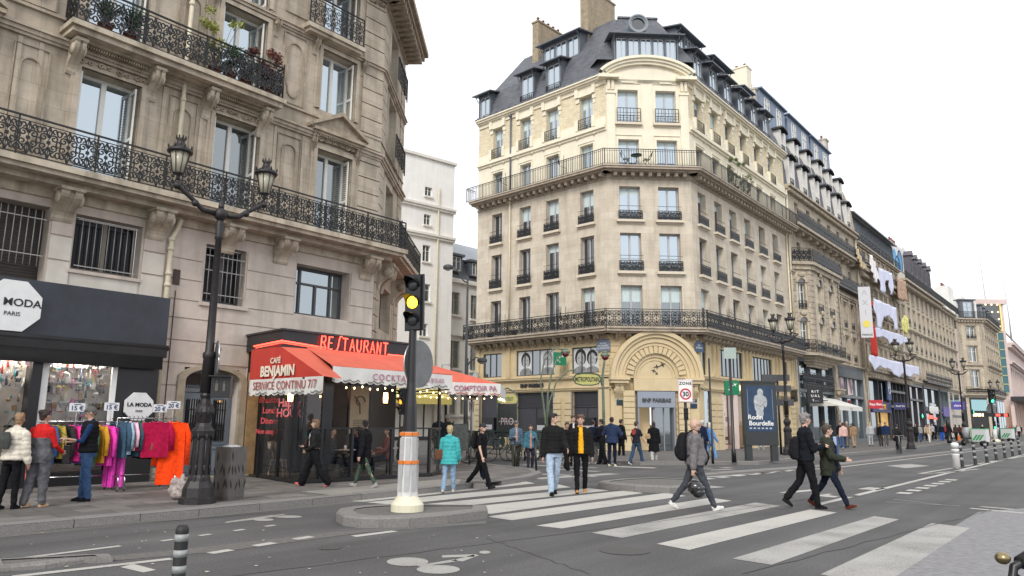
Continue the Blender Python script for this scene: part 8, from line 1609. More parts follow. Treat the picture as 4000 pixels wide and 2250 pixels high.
def lamp_post(M, lab, h=5.6, two=True, s=1., span=.82, bracket=True):
    root = empty('street_lamp', M, lab, 'street lamp', 'ornate cast iron street lamps')
    b = MB(); b.lathe([(.44, 0), (.44, .10), (.38, .12), (.36, .28), (.28, .40)], 8, ph=PI/8, sm=False); b.lathe([(.28, .40), (.27, .46), (.24, .5), (.23, 1.15), (.27, 1.2), (.29, 1.28), (.20, 1.36), (.16, 1.42), (.21, 1.52), (.25, 1.62), (.22, 1.72), (.14, 1.78), (.12, 1.86), (.15, 1.92), (.12, 1.98)], 10, sm=False)
    for i in range(8):
        t = 2*PI*i/8
        for z in (.45, .62, 1.18): b.ball((.25*math.cos(t), .25*math.sin(t), z), (.035, .035, .07), 7, 5)
        b.tube([(.25*math.cos(t), .25*math.sin(t), .5), (.235*math.cos(t), .235*math.sin(t), 1.15)], .022, 5); b.ball((.225*math.cos(t), .225*math.sin(t), 1.62), (.03, .03, .09), 7, 5)
    b.build('pedestal', cast, root, Matrix.Diagonal((.72, .72, 1, 1))); b = MB(); b.lathe([(.115, 1.98), (.10, 2.6), (.115, 2.62), (.115, 2.70), (.08, 2.74), (.075, 3.1), (.058, h-.5), (.08, h-.48), (.065, h-.42), (.08, h-.2), (.055, h-.1)], 12); b.ball((0, 0, h), .13, 12, 8); b.lathe([(.05, .1), (.06, .16), (.01, .34)], 8, (0, 0, h)); b.build('pole', cast, root)
    for sx in ((-1, 1) if two else (0,)):
        b = MB(); g_ = MB(); c = (sx*span, 0, h+.62) if two else (0, 0, h+.35)
        if two: b.tube([(sx*.1, 0, h), (sx*.35, 0, h+.02), (sx*.55, 0, h+.18), (sx*.78, 0, h+.34), (sx*span, 0, h+.46)], [.055, .05, .045, .045, .04], 8); b.ball((sx*.5, 0, h+.12), .07, 8, 6); b.ball((sx*span, 0, h+.38), .07, 8, 6)
        lantern(b, g_, c, s); o = b.build('lantern', cast, root); g_.build('lantern_glass', opal, o)
    return root
lp0 = G(770, 1966, .12)
L0 = lamp_post(T(*lp0) @ Rz(45), 'tall double lantern street lamp on ornate pedestal by the near kerb', h=5.38, s=.86, span=.86)
for u, v, lab, two, hh in ((3560, 1755, 'ornate lamp post standing behind the cyclist on the far pavement', True, 6.2), (3772, 1732, 'ornate single lantern lamp post left of the cargo bikes', True, 6.6), (3905, 1712, 'farthest ornate lamp post, right of the far traffic light', True, 6.6), (3082, 1778, 'ornate double lantern lamp post in front of the corner of the bank building', True, 6.15)): lamp_post(T(*G(u, v, .12)) @ Rz(-35), lab, h=hh-.5, s=1.0, span=.42)
def disc_sign(M, r, lab, name='round_sign'):
    root = empty(name, M, lab, 'sign'); b = MB(Rx(90)); b.lathe([(r*.98, 0), (r, .012), (r, .03)], 28, sm=False); b.build('sign_plate', mat('sign_back_grey', (.17, .175, .175), .4, ns=2, na=.3, metal=.4), root); b = MB(Rx(90)); b.tube([(r*math.cos(t), r*math.sin(t), .015) for t in [2*PI*i/28 for i in range(29)]], .014, 5); b.build('rim', mat('bright_rim', (.55, .55, .55), .3, metal=.8, na=.05), root)
    b = MB()
    for z in (-r*.55, r*.55): b.box(-.2, .03, .03, .06, z-.02, z+.02)
    b.build('clamp', stl, root); return root
disc_sign(T(lp0.x+.17, lp0.y-.02, 2.72) @ Rz(-62), .33, 'back of a round grey traffic sign clamped to the near street lamp')
def ped_signal(M, lab):
    root = empty('pedestrian_signal', M, lab, 'signal'); b = MB(); b.box(-.17, .17, -.10, .10, -.20, .20); b.box(-.2, .2, -.22, -.1, .18, .2); b.build('signal_box', MT['black'], root); b = MB()
    b.ball((.06, -.105, .09), (.025, .01, .03), 7, 5); b.box(.04, .08, -.11, -.1, -.08, .06); b.ball((-.07, -.105, .09), (.025, .01, .03), 7, 5); b.box(-.095, -.045, -.11, -.1, -.08, .06); b.build('signal_figure', mat('dull_figures', (.10, .09, .07), .5), root); return root
ped_signal(T(lp0.x+.28, lp0.y, 2.20) @ Rz(10), 'unlit pedestrian signal box on the near street lamp')
bp = G(890, 1952, .12); root = empty('litter_bin', T(*bp) @ Rz(-24), 'square brown grey metal litter bin with cut out leaf pattern beside the lamp', 'bin'); bm = mat('bin_metal', (.13, .12, .11), .45, ns=5, na=.2, metal=.4)
b = MB(); w_ = .20
for k in range(4): b.T = Rz(90*k); b.quad((-w_, -w_, .06), (w_, -w_, .06), (w_, -w_, .98), (-w_, -w_, .98))
b.T = None; b.box(-w_+.01, w_-.01, -w_+.01, w_-.01, 0, .06); b.build('body', bm, root); b = MB(); q = random.Random(4)
for k in range(4):
    b.T = Rz(90*k)
    for i in range(9):
        x, z, a = -.15+.10*(i % 4)+q.uniform(-.02, .02), .2+.2*(i//4)*1.3+q.uniform(-.04, .04), q.uniform(-.5, .5); pts = [(x+.12*t*math.sin(a)-.022*math.sin(PI*t)*math.cos(a)*sg, z+.2*t*math.cos(a)) for sg, rr_ in ((-1, range(6)), (1, range(4, 0, -1))) for t in [j/5 for j in rr_]]; b.poly([(p[0], -w_-.002, p[1]) for p in pts])
b.build('cut_out_pattern', mat('bin_dark', (.02, .02, .02), .7), root); b = MB(); b.ball((0, 0, .97), (.18, .18, .05), 12, 6); o = b.build('bin_liner', mat('clear_liner', (.42, .42, .42), .35, ns=12, na=.3, bump=1., bs=14), root)
b = MB(); q = random.Random(9)
for i in range(7): b.ball((q.uniform(-.1, .1), q.uniform(-.06, .06), .1+.045*i), (.17-.018*i, .13-.012*i, .1), 10, 7)
o = b.build('plastic_bag', mat('crumpled_plastic', (.34, .29, .27), .4, ns=9, na=.4, bump=1.2, bs=14)); remesh(o, .015, 1); d_ = o.modifiers.new('d', 'DISPLACE'); tx = bpy.data.textures.new('c', 'CLOUDS'); tx.noise_scale = .09; d_.texture = tx; d_.strength = .07; o.matrix_world = T(*G(700, 1952, .12)); tag(o, 'crumpled translucent rubbish bag slumped at the foot of the street lamp', 'rubbish bag')
amber = mat('amber_lamp', (1, .62, .03), .4, na=0, emit=5); lens = mat('dark_lens', (.03, .035, .035), .2, na=.1); green = mat('green_lamp', (.05, 1, .45), .4, na=0, emit=4); redl = mat('red_lamp', (1, .05, .03), .4, na=0, emit=3)
def signal_head(par, M, s, lit, nlit, name='signal_head'):
    """three lenses with cowls facing -y"""
    b = MB(); b.box(-.16*s, .16*s, 0, .16*s, 0, 1.02*s); b.box(-.14*s, .14*s, .16*s, .2*s, .04*s, .98*s); b.box(-.20*s, .20*s, .05*s, .09*s, -.02*s, 1.04*s)
    for i in range(3):
        z = (.18+.33*i)*s; n = 14; r = .135*s
        for j in range(n-3):
            t0, t1 = PI*(-.12+1.24*j/(n-3)), PI*(-.12+1.24*(j+1)/(n-3)); l0, l1 = -.26*s*max(.2, math.sin(max(0, min(PI, t0)))), -.26*s*max(.2, math.sin(max(0, min(PI, t1))))
            A_ = [(r*math.cos(t0), 0, z+r*math.sin(t0)), (r*math.cos(t0), l0, z+r*math.sin(t0)), (r*math.cos(t1), l1, z+r*math.sin(t1)), (r*math.cos(t1), 0, z+r*math.sin(t1))]; b.add(A_, [(0, 1, 2, 3), (3, 2, 1, 0)])
    o = b.build(name, MT['black'], par, M)
    for i in range(3): b = MB(T(0, -.005, (.18+.33*i)*s) @ Rx(90)); b.lathe([(.115*s, 0), (.115*s, .012*s), (.07*s, .03*s)], 18); b.build('signal_lamp', lit if i == nlit else lens, o)
    return o
tp = G(1590, 1996, .15); TL = empty('traffic_light', T(*tp), 'traffic light showing amber on the near island, on a white base with orange reflectors', 'traffic light'); wpl = mat('white_base_paint', (.66, .66, .64), .5, ns=4, na=.1, dirt=.25); crm_ = mat('cream_foot', (.66, .62, .47), .5, ns=4, na=.08)
b = MB(); b.lathe([(.27, 0), (.27, .11), (.17, .24), (.16, .26)], 20, sm=False); b.build('foot', crm_, TL)
b = MB(); b.lathe([(.175, .24), (.155, .6), (.135, 1.28)], 8, ph=PI/8, sm=False); b.build('white_base', wpl, TL); b = MB()
for k in range(8): b.T = Rz(45*k); b.box(-.045, .045, -.165, -.145, .32, .75); b.box(-.038, .038, -.150, -.13, .8, 1.18)
b.build('base_panel', mat('base_panel_grey', (.42, .42, .42), .5, ns=5, na=.15), TL); b = MB()
for k in range(8):
    b.T = Rz(45*k)
    for z, r in ((.76, .166), (1.22, .158)): b.box(-.055, .055, -r, -r+.02, z, z+.055)
b.build('orange_reflector', mat('orange_reflector', (.72, .20, .03), .25, na=.1), TL)
b = MB(); b.lathe([(.12, 1.28), (.105, 1.7), (.075, 2.1), (.062, 3.3)], 10, sm=False); b.build('pole', MT['black'], TL)
signal_head(TL, T(.0, -.08, 3.0) @ Rz(-24) @ Rx(2), .92, amber, 1)
b = MB(); b.box(-.06, .06, .02, .1, 3.0, 3.1); b.build('head_bracket', MT['black'], TL)
rp_ = empty('repeater_signal', T(tp.x-.16, tp.y-.02, 1.72), 'small three lamp repeater signal with amber lit on the traffic light pole', 'signal'); signal_head(rp_, Rz(-50), .42, mat('amber_small', (1, .35, .03), .4, na=0, emit=1.5), 1)
disc_sign(T(tp.x+.06, tp.y+.34, 2.60) @ Rz(60), .41, 'back of a round metal traffic sign on the near traffic light pole')
def delineator(M, lab, h=.78, r=.06, lean=0, grp='black plastic lane posts with pale bands'):
    root = empty('lane_post', M @ Ry(lean), lab, 'bollard', grp); b = MB(); b.lathe([(r*1.9, 0), (r*1.9, .02), (r*1.1, .035), (r, .05), (r*.95, h-.06), (r*.98, h-.04), (r*.7, h)], 14); b.build('post', mat('black_rubber', (.016, .016, .017), .6, ns=12, na=.25), root)
    for z in (h*.28, h*.52, h*.76): b = MB(); b.lathe([(r*1.0, z), (r*1.0, z+h*.11)], 14); b.build('reflective_band', mat('grey_reflector', (.28, .29, .29), .5, ns=14, na=.25), root)
delineator(T(*G(692, 2310)), 'black post with grey bands in the foreground, cut by the bottom edge', h=.60, r=.063)
for i, (u, v) in enumerate(((3760, 1826), (3812, 1818), (3857, 1808), (3893, 1797), (3927, 1790), (3957, 1783), (3985, 1778))): delineator(T(*G(u, v)), ['black lane post hidden behind the white bollard', 'first black lane post right of the white bollard', 'second black lane post right of the white bollard', 'third black lane post right of the white bollard', 'third black lane post from the right edge', 'second black lane post from the right edge', 'black lane post nearest the right edge'][i], h=.98, r=.065, lean=-2)
root = empty('white_bollard', T(*G(3738, 1830)), 'thick white bollard with grey bands at the head of the row of lane posts', 'bollard'); b = MB(); b.lathe([(.13, 0), (.13, .5), (.15, .52), (.12, .56), (.12, .66), (.15, .70), (.12, .74), (.12, .84), (.14, .88), (.13, .95), (.06, .98)], 16); b.build('post', MT['white'], root)
for z in (.56, .74): b = MB(); b.lathe([(.123, z), (.123, z+.1)], 16); b.build('reflective_band', mat('grey_reflector'), root)
for i, (u, v, h) in enumerate(((2096, 1855, 1.15), (2010, 1838, 1.1), (2050, 1800, 1.1))):
    root = empty('slim_post', T(*G(u, v)) @ Ry(-3 if i == 0 else 0), ['leaning slim brown post at the tip of the near pavement', 'slim black post beside the flat cap man', 'slim black post at the far side of the side street'][i], 'bollard', 'slim pavement posts'); b = MB(); b.lathe([(.035, 0), (.033, h-.1)], 10); b.build('post', MT['black'], root); b = MB(); b.ball((0, 0, h-.04), (.045, .045, .055), 10, 7); b.build('post_head', MT['black'], root)
gsg = mat('bank_green', (.0, .16, .065), .4, na=.05, emit=.12)
def green_sign(M, lab, s=.9):
    root = empty('bank_sign', M, lab, 'sign', 'green hanging bank signs'); b = MB(); b.box(-s/2, s/2, -.09, .09, -s/2, s/2); b.build('sign_box', gsg, root); b = MB()
    for x, z, q, a in ((.2, .22, .2, 30), (-.08, .12, .17, 10), (-.2, -.12, .13, -20), (-.05, -.25, .1, -50)): b.prism(star(x*s, z*s, q*s*.8, a), -.1, -.09)
    b.build('white_stars', MT['white'], root); b = MB(); b.box(s/2, s/2+.5, -.02, .02, s*.3, s*.34); b.build('bracket', MT['black'], root); return root
gp_ = G(2870, 1808, .12); gp_ = at(2858, 1515, 42); green_sign(T(*gp_), 'green bank sign with white stars right of the arched entrance', .8); PF = T(PLx, PLy, 0) @ FD; green_sign(PF @ T(-2.95, -.9, 5.3) @ Rz(60), 'green bank sign with white stars between the black and white posters', .75)
zp = G(2685, 1816, .12); root = empty('zone_sign', T(*zp), 'zone 30 sign on a dark pole in front of the bank', 'sign'); b = MB(); b.tube([(0, 0, 0), (0, 0, 2.65)], .055, 10); b.build('pole', MT['black'], root); b = MB(); b.box(-.27, .27, -.08, -.05, 2.28, 3.12); b.build('sign_plate', MT['white'], root); b = MB(); band(b, arcp(0, 2.58, .21, .21, 0, 360, 24), arcp(0, 2.58, .155, .155, 0, 360, 24), -.09, -.08); b.build('red_ring', mat('sign_red', (.5, .02, .03), .5, na=0), root); text('30', .24, MT['black'], root, T(0, -.09, 2.57), .002, bold=.006); text('ZONE', .15, MT['black'], root, T(0, -.09, 2.97), .002, bold=.004, font_space=1.2)
b = MB(); strip(b, [(-.25, 2.3), (.25, 2.3), (.25, 3.1), (-.25, 3.1), (-.25, 2.3)], -.085, .012); b.build('sign_border', mat('pink_edge', (.6, .2, .22), .5, na=0), root); signal_head(root, T(0, -.08, 1.62), .42, lens, 1)
for u, v, h, lab, t_ in ((2785, 1812, 4.0, 'thin plain black pole left of the poster panel', 0), (2868, 1806, 4.6, 'thick dark pole carrying a small white plate left of the poster panel', 1)):
    root = empty('sign_pole', T(*G(u, v, .12)), lab, 'pole', 'dark poles in front of the bank'); b = MB(); b.lathe([(.05+.05*t_, 0), (.05+.04*t_, .5), (.04+.02*t_, .55), (.035+.02*t_, h)], 10); b.build('pole', MT['black'], root)
    if t_: b = MB(); b.box(-.25, .25, -.09, -.07, h-.5, h-.05); b.build('sign_plate', mat('pale_sign_plate', (.35, .42, .38), .5, na=.1), root)
pa, pb_ = G(2882, 1782, .12), G(2985, 1802, .12); pp = G(2976, 1800, .12); PN = empty('poster_panel', T(*pp) @ Rz(4), 'dark street advertising panel with a blue poster reading Rodin Bourdelle', 'advertising panel'); b = MB(); b.box(-.72, .72, -.12, .12, .62, 1.08); b.box(-.72, .72, -.12, .12, 1.08, 3.22); b.box(-.76, .76, -.15, .15, 3.22, 3.3); b.box(-.7, .7, -.14, .14, .64, 1.04); b.build('cabinet', mat('dark_cabinet', (.03, .034, .036), .4, na=.1), PN)
for x in (-.55, .55): b = MB(); b.box(x-.13, x+.13, -.11, .11, 0, .62); b.build('leg', mat('dark_cabinet'), PN)
b = MB(); b.quad((-.60, -.125, 1.2), (.60, -.125, 1.2), (.60, -.125, 3.08), (-.60, -.125, 3.08)); po = b.build('poster', mat('blue_poster', (.018, .045, .095), .35, ns=1.5, na=.3), PN); sto = mat('poster_statue', (.40, .42, .43), .6, ns=4, na=.35)
b = MB()
for cx_, cz_, rx, rz in ((.02, 2.82, .13, .15), (.0, 2.5, .24, .25), (-.05, 2.2, .20, .22), (-.03, 1.95, .16, .2), (-.18, 2.45, .09, .25), (.22, 2.42, .08, .22)): b.prism(arcp(cx_, cz_, rx, rz, 0, 360, 18)[:-1], -.128-rx*.01, -.125)
b.tube([(-.22, -.13, 2.4), (.0, -.135, 2.28), (.22, -.13, 2.5)], .05, 6, sy=.1); b.build('poster_figure', sto, po); text('Rodin', .27, MT['white'], po, T(-.24, -.14, 1.78), .002, bold=.006); text('Bourdelle', .27, MT['white'], po, T(-.0, -.14, 1.53), .002, bold=.006); b = MB()
for i in range(6): b.box(-.5+i*.17, -.4+i*.17, -.128, -.126, 1.30, 1.36)
b.box(-.54, -.53, -.128, -.126, 1.7, 2.95); b.box(.53, .54, -.128, -.126, 1.7, 2.95); b.build('poster_small_print', mat('pale_print', (.4, .44, .5), .5, na=0), po)
dp = G(3052, 1776, .12); root = empty('direction_sign', T(*dp), 'post with stacked dark direction plates right of the poster panel', 'sign'); b = MB(); b.tube([(0, 0, 0), (0, 0, 4.0)], .06, 8); b.build('pole', MT['black'], root)
for z, x, w_ in ((3.85, -.1, 1.4), (3.3, -.5, 2.3), (2.6, .3, .9)): b = MB(); b.box(x-w_/2, x+w_/2, -.12, -.06, z-.16, z+.16); b.build('direction_plate', MT['dark_frame'], root)
def plate(M, lines, lab, w_=.95, h=.55, c=(.035, .075, .14)):
    root = empty('street_plate', M, lab, 'sign'); b = MB(); b.box(-w_/2, w_/2, -.03, 0, -h/2, h/2); b.prism(arcp(0, h/2, w_*.33, .16, 0, 180, 10), -.03, 0); b.build('plate', mat('enamel_%d' % int(c[2]*99), c, .3, ns=9, na=.12), root)
    for i, t in enumerate(lines): text(t, .13, MT['white'], root, T(0, -.035, h*.42-.14*(i+1)+.06), .002, sx=.85)
plate(PF @ T(-.36, -.12, 5.95), ('RUE DES', 'LAVANDIERES', 'Ste OPPORTUNE'), 'blue grey street name plate reading RUE DES LAVANDIERES left of the arch', c=(.16, .20, .28)); PFR = T(PLx, PLy, 0) @ FR; plate(PFR @ T(.02, -.12, 5.9) @ Rz(-20), ('RUE', 'DE RIVOLI'), 'blue street name plate reading RUE DE RIVOLI right of the arch', .7, .5)
plate(T(PLx, PLy, 0) @ FC @ T(.62, -.1, 2.9), ('RUE', 'DES LAVANDIERES'), 'dark green plate left of the bank door', .62, .6, (.01, .04, .05)); plate(T(PLx, PLy, 0) @ FC @ T(CW-.35, -.12, 2.75), ('RUE', 'DE RIVOLI'), 'small dark blue plate right of the bank door', .42, .55, (.01, .03, .07)); plate(PF @ T(-10.75, -.2, 4.5) @ Rz(-20), ('RUE DES', 'LAVANDIERES'), 'pale grey street name plate at the left end of the bank building', .8, .5, (.35, .42, .45))
sp = at(1815, 1700, 40); sp.z = .12
for M, h, arm, lab in ((T(*sp), 9.4, [(0, 0, 9.0), (-.25, 0, 9.15), (-.6, 0, 9.75), (-1.1, 0, 9.95)], 'tall curved arm street light over the side street'), (T(sp.x+.05, sp.y+.3, .12), 4.9, [(0, 0, 4.5), (.15, 0, 4.7), (.45, 0, 4.95), (.8, 0, 4.85)], 'small curved arm light facing right on the side street pole')):
    root = empty('arm_lamp', M, lab, 'street lamp', 'curved arm lamps of the side street'); b = MB(); b.lathe([(.10, 0), (.08, 2), (.055, h)], 10); b.build('pole', MT['dark_frame'], root); b = MB(); b.tube(arm, .04, 7); b.build('arm', MT['dark_frame'], root); e = arm[-1]; b = MB(); b.ball((e[0], 0, e[2]-.05), (.28, .22, .15), 12, 8); b.lathe([(.28, -.06), (.2, .06)], 12, (e[0], 0, e[2]-.1)); o = b.build('lamp_head', MT['dark_frame'], root); b = MB(); b.ball((e[0], 0, e[2]-.15), (.2, .17, .12), 10, 7); b.build('lamp_bowl', mat('lamp_bowl', (.4, .42, .42), .2, na=.1), o)
wl = at(1762, 1480, 40); root = empty('wall_lantern', T(wl.x, wl.y, wl.z), 'small black wall lantern on a curled bracket up the side street', 'lantern'); b = MB(); b.lathe([(.10, -.2), (.17, .15), (.19, .2), (.05, .38), (.02, .5)], 6, sm=False); b.build('lantern', MT['dark_frame'], root); b = MB(); b.tube([(0, 0, .45), (0, 0, .75), (-.5, 0, .75), (-.5, 0, -.2)], .02, 5); b.build('bracket', MT['dark_frame'], root)
np_ = at(1840, 1700, 28); root = empty('no_parking_sign', T(np_.x, np_.y, .12), 'round blue and red no parking sign with two white plates on a grey pole', 'sign'); b = MB(); b.tube([(0, 0, 0), (0, 0, 3.2)], .035, 8); b.build('pole', stl, root); b = MB(); b.prism(arcp(0, 2.85, .27, .27, 0, 360, 24)[:-1], -.06, -.04); b.build('sign_plate', mat('sign_red'), root); b = MB(); b.prism(arcp(0, 2.85, .21, .21, 0, 360, 24)[:-1], -.07, -.06); b.build('blue_disc', mat('sign_blue', (.05, .06, .30), .5, na=0), root); b = MB(); strip(b, [(-.15, 3.0), (.15, 2.7)], -.075, .05, dep=.006); b.build('red_slash', mat('sign_red'), root); b = MB(); b.box(-.25, .25, -.06, -.04, 2.3, 2.52); b.box(-.1, .1, -.06, -.04, 1.85, 2.22); b.build('plate', MT['white'], root); b = MB(); b.box(-.2, .2, -.065, -.06, 2.38, 2.44); b.box(-.015, .015, -.065, -.06, 1.9, 2.17); b.build('plate_marks', MT['black'], root)
eb = at(1800, 1700, 26.5); root = empty('menu_easel', T(eb.x, eb.y, .12) @ Rz(10), 'black chalkboard easel on the pavement by the parked bicycles', 'menu board'); b = MB(); [b.tube([(x, 0, 0), (x*.8, .15, 1.5)], .02, 5) for x in (-.32, .32)]; b.build('frame', MT['black'], root); b = MB(); b.quad((-.28, .03, .5), (.28, .03, .5), (.25, .13, 1.42), (-.25, .13, 1.42)); b.build('board', mat('chalkboard', (.05, .06, .055), .7, ns=12, na=.5), root)
mg = mat('verdigris_iron', (.14, .175, .125), .5, ns=12, na=.4, metal=.2); mgd = mat('dark_verdigris', (.03, .06, .045), .5, ns=12, na=.3); my = mat('yellow_glass_sign', (.45, .44, .14), .35, ns=5, na=.1)
mp = at(2130, 1700, 33); MRp = at(2359, 1700, 33); MX = empty('metro_entrance', T(mp.x, mp.y, .12), 'green cast iron art nouveau metro entrance arch with yellow METROPOLITAIN sign', 'metro entrance'); W_ = MRp.x-mp.x
def stalk(x0, pts, r, nm='stalk', par=MX): b = MB(); b.tube(pts, r, 8); return b.build(nm, mg, par)
ztop = at(2250, 1400, 33).z
stalk(0, [(.0, 0, 0), (.02, 0, 1.5), (-.12, 0, 2.6), (-.22, 0, 3.3), (-.05, 0, 4.2), (.35, 0, 4.75), (.85, 0, 4.70)], [.07, .05, .04, .035, .035, .03, .03]); stalk(0, [(.05, .1, 0), (.08, .1, 1.6), (.12, .1, 2.8), (.3, .1, 3.7), (.55, .1, 4.35), (.9, .1, 4.62)], [.06, .05, .04, .035, .03, .03])
stalk(0, [(.02, -.05, 1.2), (.18, 0, 2.4), (.5, 0, 3.3), (.95, 0, 3.75), (1.3, 0, 3.8)], [.04, .035, .035, .03, .03]); stalk(0, [(W_, 0, 0), (W_, 0, 2.2), (W_-.02, 0, 3.6), (W_+.05, 0, 4.1), (W_+.1, 0, 4.45)], [.08, .06, .055, .05, .04]); stalk(0, [(W_, 0, 3.0), (W_-.15, 0, 3.45), (W_-.5, 0, 3.62), (W_-.9, 0, 3.6)], [.04, .035, .03, .03])
rl_ = mat('dark_red_lamp', (.10, .012, .015), .3, na=.1)
for x, z, sg in ((.85, 4.55, 1), (W_+.1, 4.42, 0)): b = MB(); b.ball((x+.05*sg, 0, z+.05), (.22, .16, .12), 10, 7); b.ball((x, 0, z+.16), (.15, .12, .08), 8, 6); o = b.build('lamp_calyx', mg, MX); b = MB(); b.ball((x+.05*sg, -.02, z-.05), (.16, .14, .13), 10, 7); b.build('red_lamp', rl_, o)
cx_ = W_*.72; b = MB(); pts = [(cx_-.62, 3.42), (cx_-.5, 3.2), (cx_-.22, 3.13), (cx_+.22, 3.13), (cx_+.5, 3.2), (cx_+.62, 3.42), (cx_+.5, 3.6), (cx_+.22, 3.66), (cx_-.22, 3.66), (cx_-.5, 3.6)]; b.prism(pts, -.05, .05); so_ = b.build('sign_panel', my, MX); b = MB(); strip(b, pts+[pts[0]], -.05, .05, dep=.06); b.build('sign_frame', mgd, so_); text('METROPOLITAIN', .28, MT['black'], so_, T(cx_, -.06, 3.38), .004, bold=.006, sx=.50)
def railing(x0, y0, x1, y1):
    M = T(x0, y0, 0) @ Rz(math.degrees(math.atan2(y1-y0, x1-x0))); L = math.hypot(x1-x0, y1-y0); n = max(1, round(L/.85)); d = L/n; b = MB(M); b.box(0, L, -.12, .12, 0, .28, 1); b.tube([(0, 0, 1.08), (L, 0, 1.08)], .03, 6)
    for i in range(n):
        c = d*(i+.5); b.tube([(d*i, 0, .25), (d*i, 0, 1.08)], .03, 5)
        for r in (.34, .27): strip(b, [(c+r*.95*math.cos(t), .66+r*1.12*math.sin(t)) for t in [2*PI*j/16 for j in range(17)]], 0, .03)
        b.prism([(c+.13*math.cos(t), .66+.2*math.sin(t)) for t in [2*PI*j/12 for j in range(12)]], -.03, .03)
        for sx in (-1, 1): strip(b, spiral(c+sx*.2, .9, .1, 0, 1, sx, 8), 0, .025)
    b.build('railing', [mgd, mat('stone_plinth', (.50, .45, .38), .85, ns=3, na=.15)], MX)
railing(-3.0, 0, 0, 0); railing(-3.0, 0, -3.6, 3.5); railing(W_, 0, W_+.1, 3.5)
ms = at(1985, 1700, 33.6); root = empty('metro_map_board', T(ms.x-.05, ms.y-.5, .12) @ Matrix.Diagonal((.6, .6, .84, 1)), 'green framed metro map board with yellow CHATELET header and dark PRO poster', 'sign'); b = MB(); [b.tube([(x, 0, 0), (x, 0, 3.0), (x*.8, 0, 3.35), (0, 0, 3.55)], .045, 7) for x in (-.72, .72)]; b.build('frame', mg, root); b = MB(); b.ball((-.45, 0, 3.45), (.26, .16, .14), 10, 7); b.build('lamp_hood', mgd, root); b = MB(); b.prism([(-.68, 2.78), (.68, 2.78), (.75, 2.98), (.6, 3.18), (-.6, 3.18), (-.75, 2.98)], -.06, .04); o = b.build('header', my, root); text('CHATELET', .24, MT['dark_frame'], o, T(0, -.07, 2.97), .003, bold=.005, sx=.75); b = MB(); b.box(-.68, .68, -.04, .04, 1.0, 2.72); o = b.build('poster', mat('dark_poster', (.022, .024, .024), .3, ns=3, na=.4), root); text('PRO', .5, mat('pink_glow_text', (.7, .52, .52), .5, na=0), o, T(0, -.05, 1.8), .003, bold=.004); b = MB(); b.box(-.62, .62, -.06, -.05, 1.78, 1.83); b.build('strike_bar', MT['grey_pvc'], o)
def bike(M, lab, c=(.03, .03, .033), grp='parked bicycles', nm='bicycle'):
    root = empty(nm, M, lab, 'bicycle', grp); fm = mat('bike_%02x%02x%02x' % tuple(int(255*v) for v in c), c, .3, na=.05)
    for x in (-.52, .52):
        b = MB(); b.tube([(x+.33*math.cos(t), 0, .34+.33*math.sin(t)) for t in [2*PI*i/20 for i in range(21)]], .019, 6, caps=False); o = b.build('wheel', MT['black'], root); b = MB(); [b.tube([(x, 0, .34), (x+.32*math.cos(t), 0, .34+.32*math.sin(t))], .003, 3) for t in [2*PI*i/12 for i in range(12)]]; b.build('spokes', stl, o)
    b = MB(); b.tube([(-.52, 0, .34), (-.05, 0, .30), (.38, 0, .78), (-.18, 0, .74), (-.52, 0, .34)], .016, 6); b.tube([(-.05, 0, .30), (-.2, 0, .88)], .016, 6); b.tube([(.52, 0, .34), (.38, 0, .9), (.36, 0, 1.02)], .016, 6); b.build('frame', fm, root); b = MB(); b.ball((-.22, 0, .92), (.13, .07, .035), 9, 6); b.build('saddle', MT['black'], root); b = MB(); b.tube([(.26, -.28, 1.04), (.38, -.15, 1.04), (.37, 0, 1.02), (.38, .15, 1.04), (.26, .28, 1.04)], .013, 6); b.build('handlebar', stl, root); return root
for u, y, a, lab in ((1775, 27.5, 20, 'black bicycle parked by the chalkboard easel'), (1805, 29, -15, 'second black bicycle behind the easel, wheel to the road'), (1960, 31.2, 10, 'dark bicycle against the metro railing, left of the flat cap man'), (2030, 31.8, -8, 'dark bicycle against the metro railing between the elderly couple and the posts'), (2130, 31.8, 5, 'dark bicycle against the metro railing behind the puffer jacket man')): p = at(u, 1700, y); bike(T(p.x, p.y, .12 if u < 1850 else .0) @ Rz(a), lab)
cy = G(3512, 1772); cyc = T(cy.x, cy.y, .0) @ Rz(-108); bike(cyc, 'white framed bicycle ridden toward the camera by the helmeted cyclist', (.45, .45, .45), 'ridden bicycle')
q = cyc @ Vector((-.20, 0, .93-.515*1.7-.06)); person((q.x, q.y, q.z), 'cyclist in dark coat and black helmet riding toward the camera', 198, 1.7, ((62, 50), (40, 68)), ((38, 10, 28, 0), (38, 10, 28, 0)), dict(c=(.02, .022, .022), pad=.035, z0=.42, flare=.15), (BLK, 1.05, 1.), BLK, ('helmet', (.02, .02, .022)), 'l', 0, lod=1, sit=True, lean=.08)
hb = at(3960, 2215, 2.3); root = empty('near_bicycle', T(*hb), 'black bicycle handlebar with brass bell poking in at the bottom right corner', 'bicycle'); b = MB(); b.tube([(-.06, -.2, -.5), (-.03, 0, -.12), (.0, 0, 0), (.15, .03, .06), (.5, .05, .07)], .013, 8); b.build('handlebar', MT['black'], root); b = MB(); b.tube([(.02, 0, .012), (.14, .03, .065)], .02, 10); b.build('grip', mat('grip_rubber', (.015, .015, .015), .8, ns=60, na=.4, bump=.8, bs=120), root); b = MB(); b.ball((-.03, 0, .025), (.021, .021, .018), 12, 8); b.build('bell', mat('brass', (.30, .24, .13), .3, metal=.9, na=.15), root); b = MB(); b.tube([(0, 0, -.02), (.03, -.03, -.05), (.12, -.03, -.045), (.2, -.02, -.04)], .008, 6); b.build('brake_lever', MT['black'], root); b = MB(); b.tube([(-.06, -.2, -.5), (-.06, -.1, -.9)], .02, 8); b.build('stem', MT['black'], root)
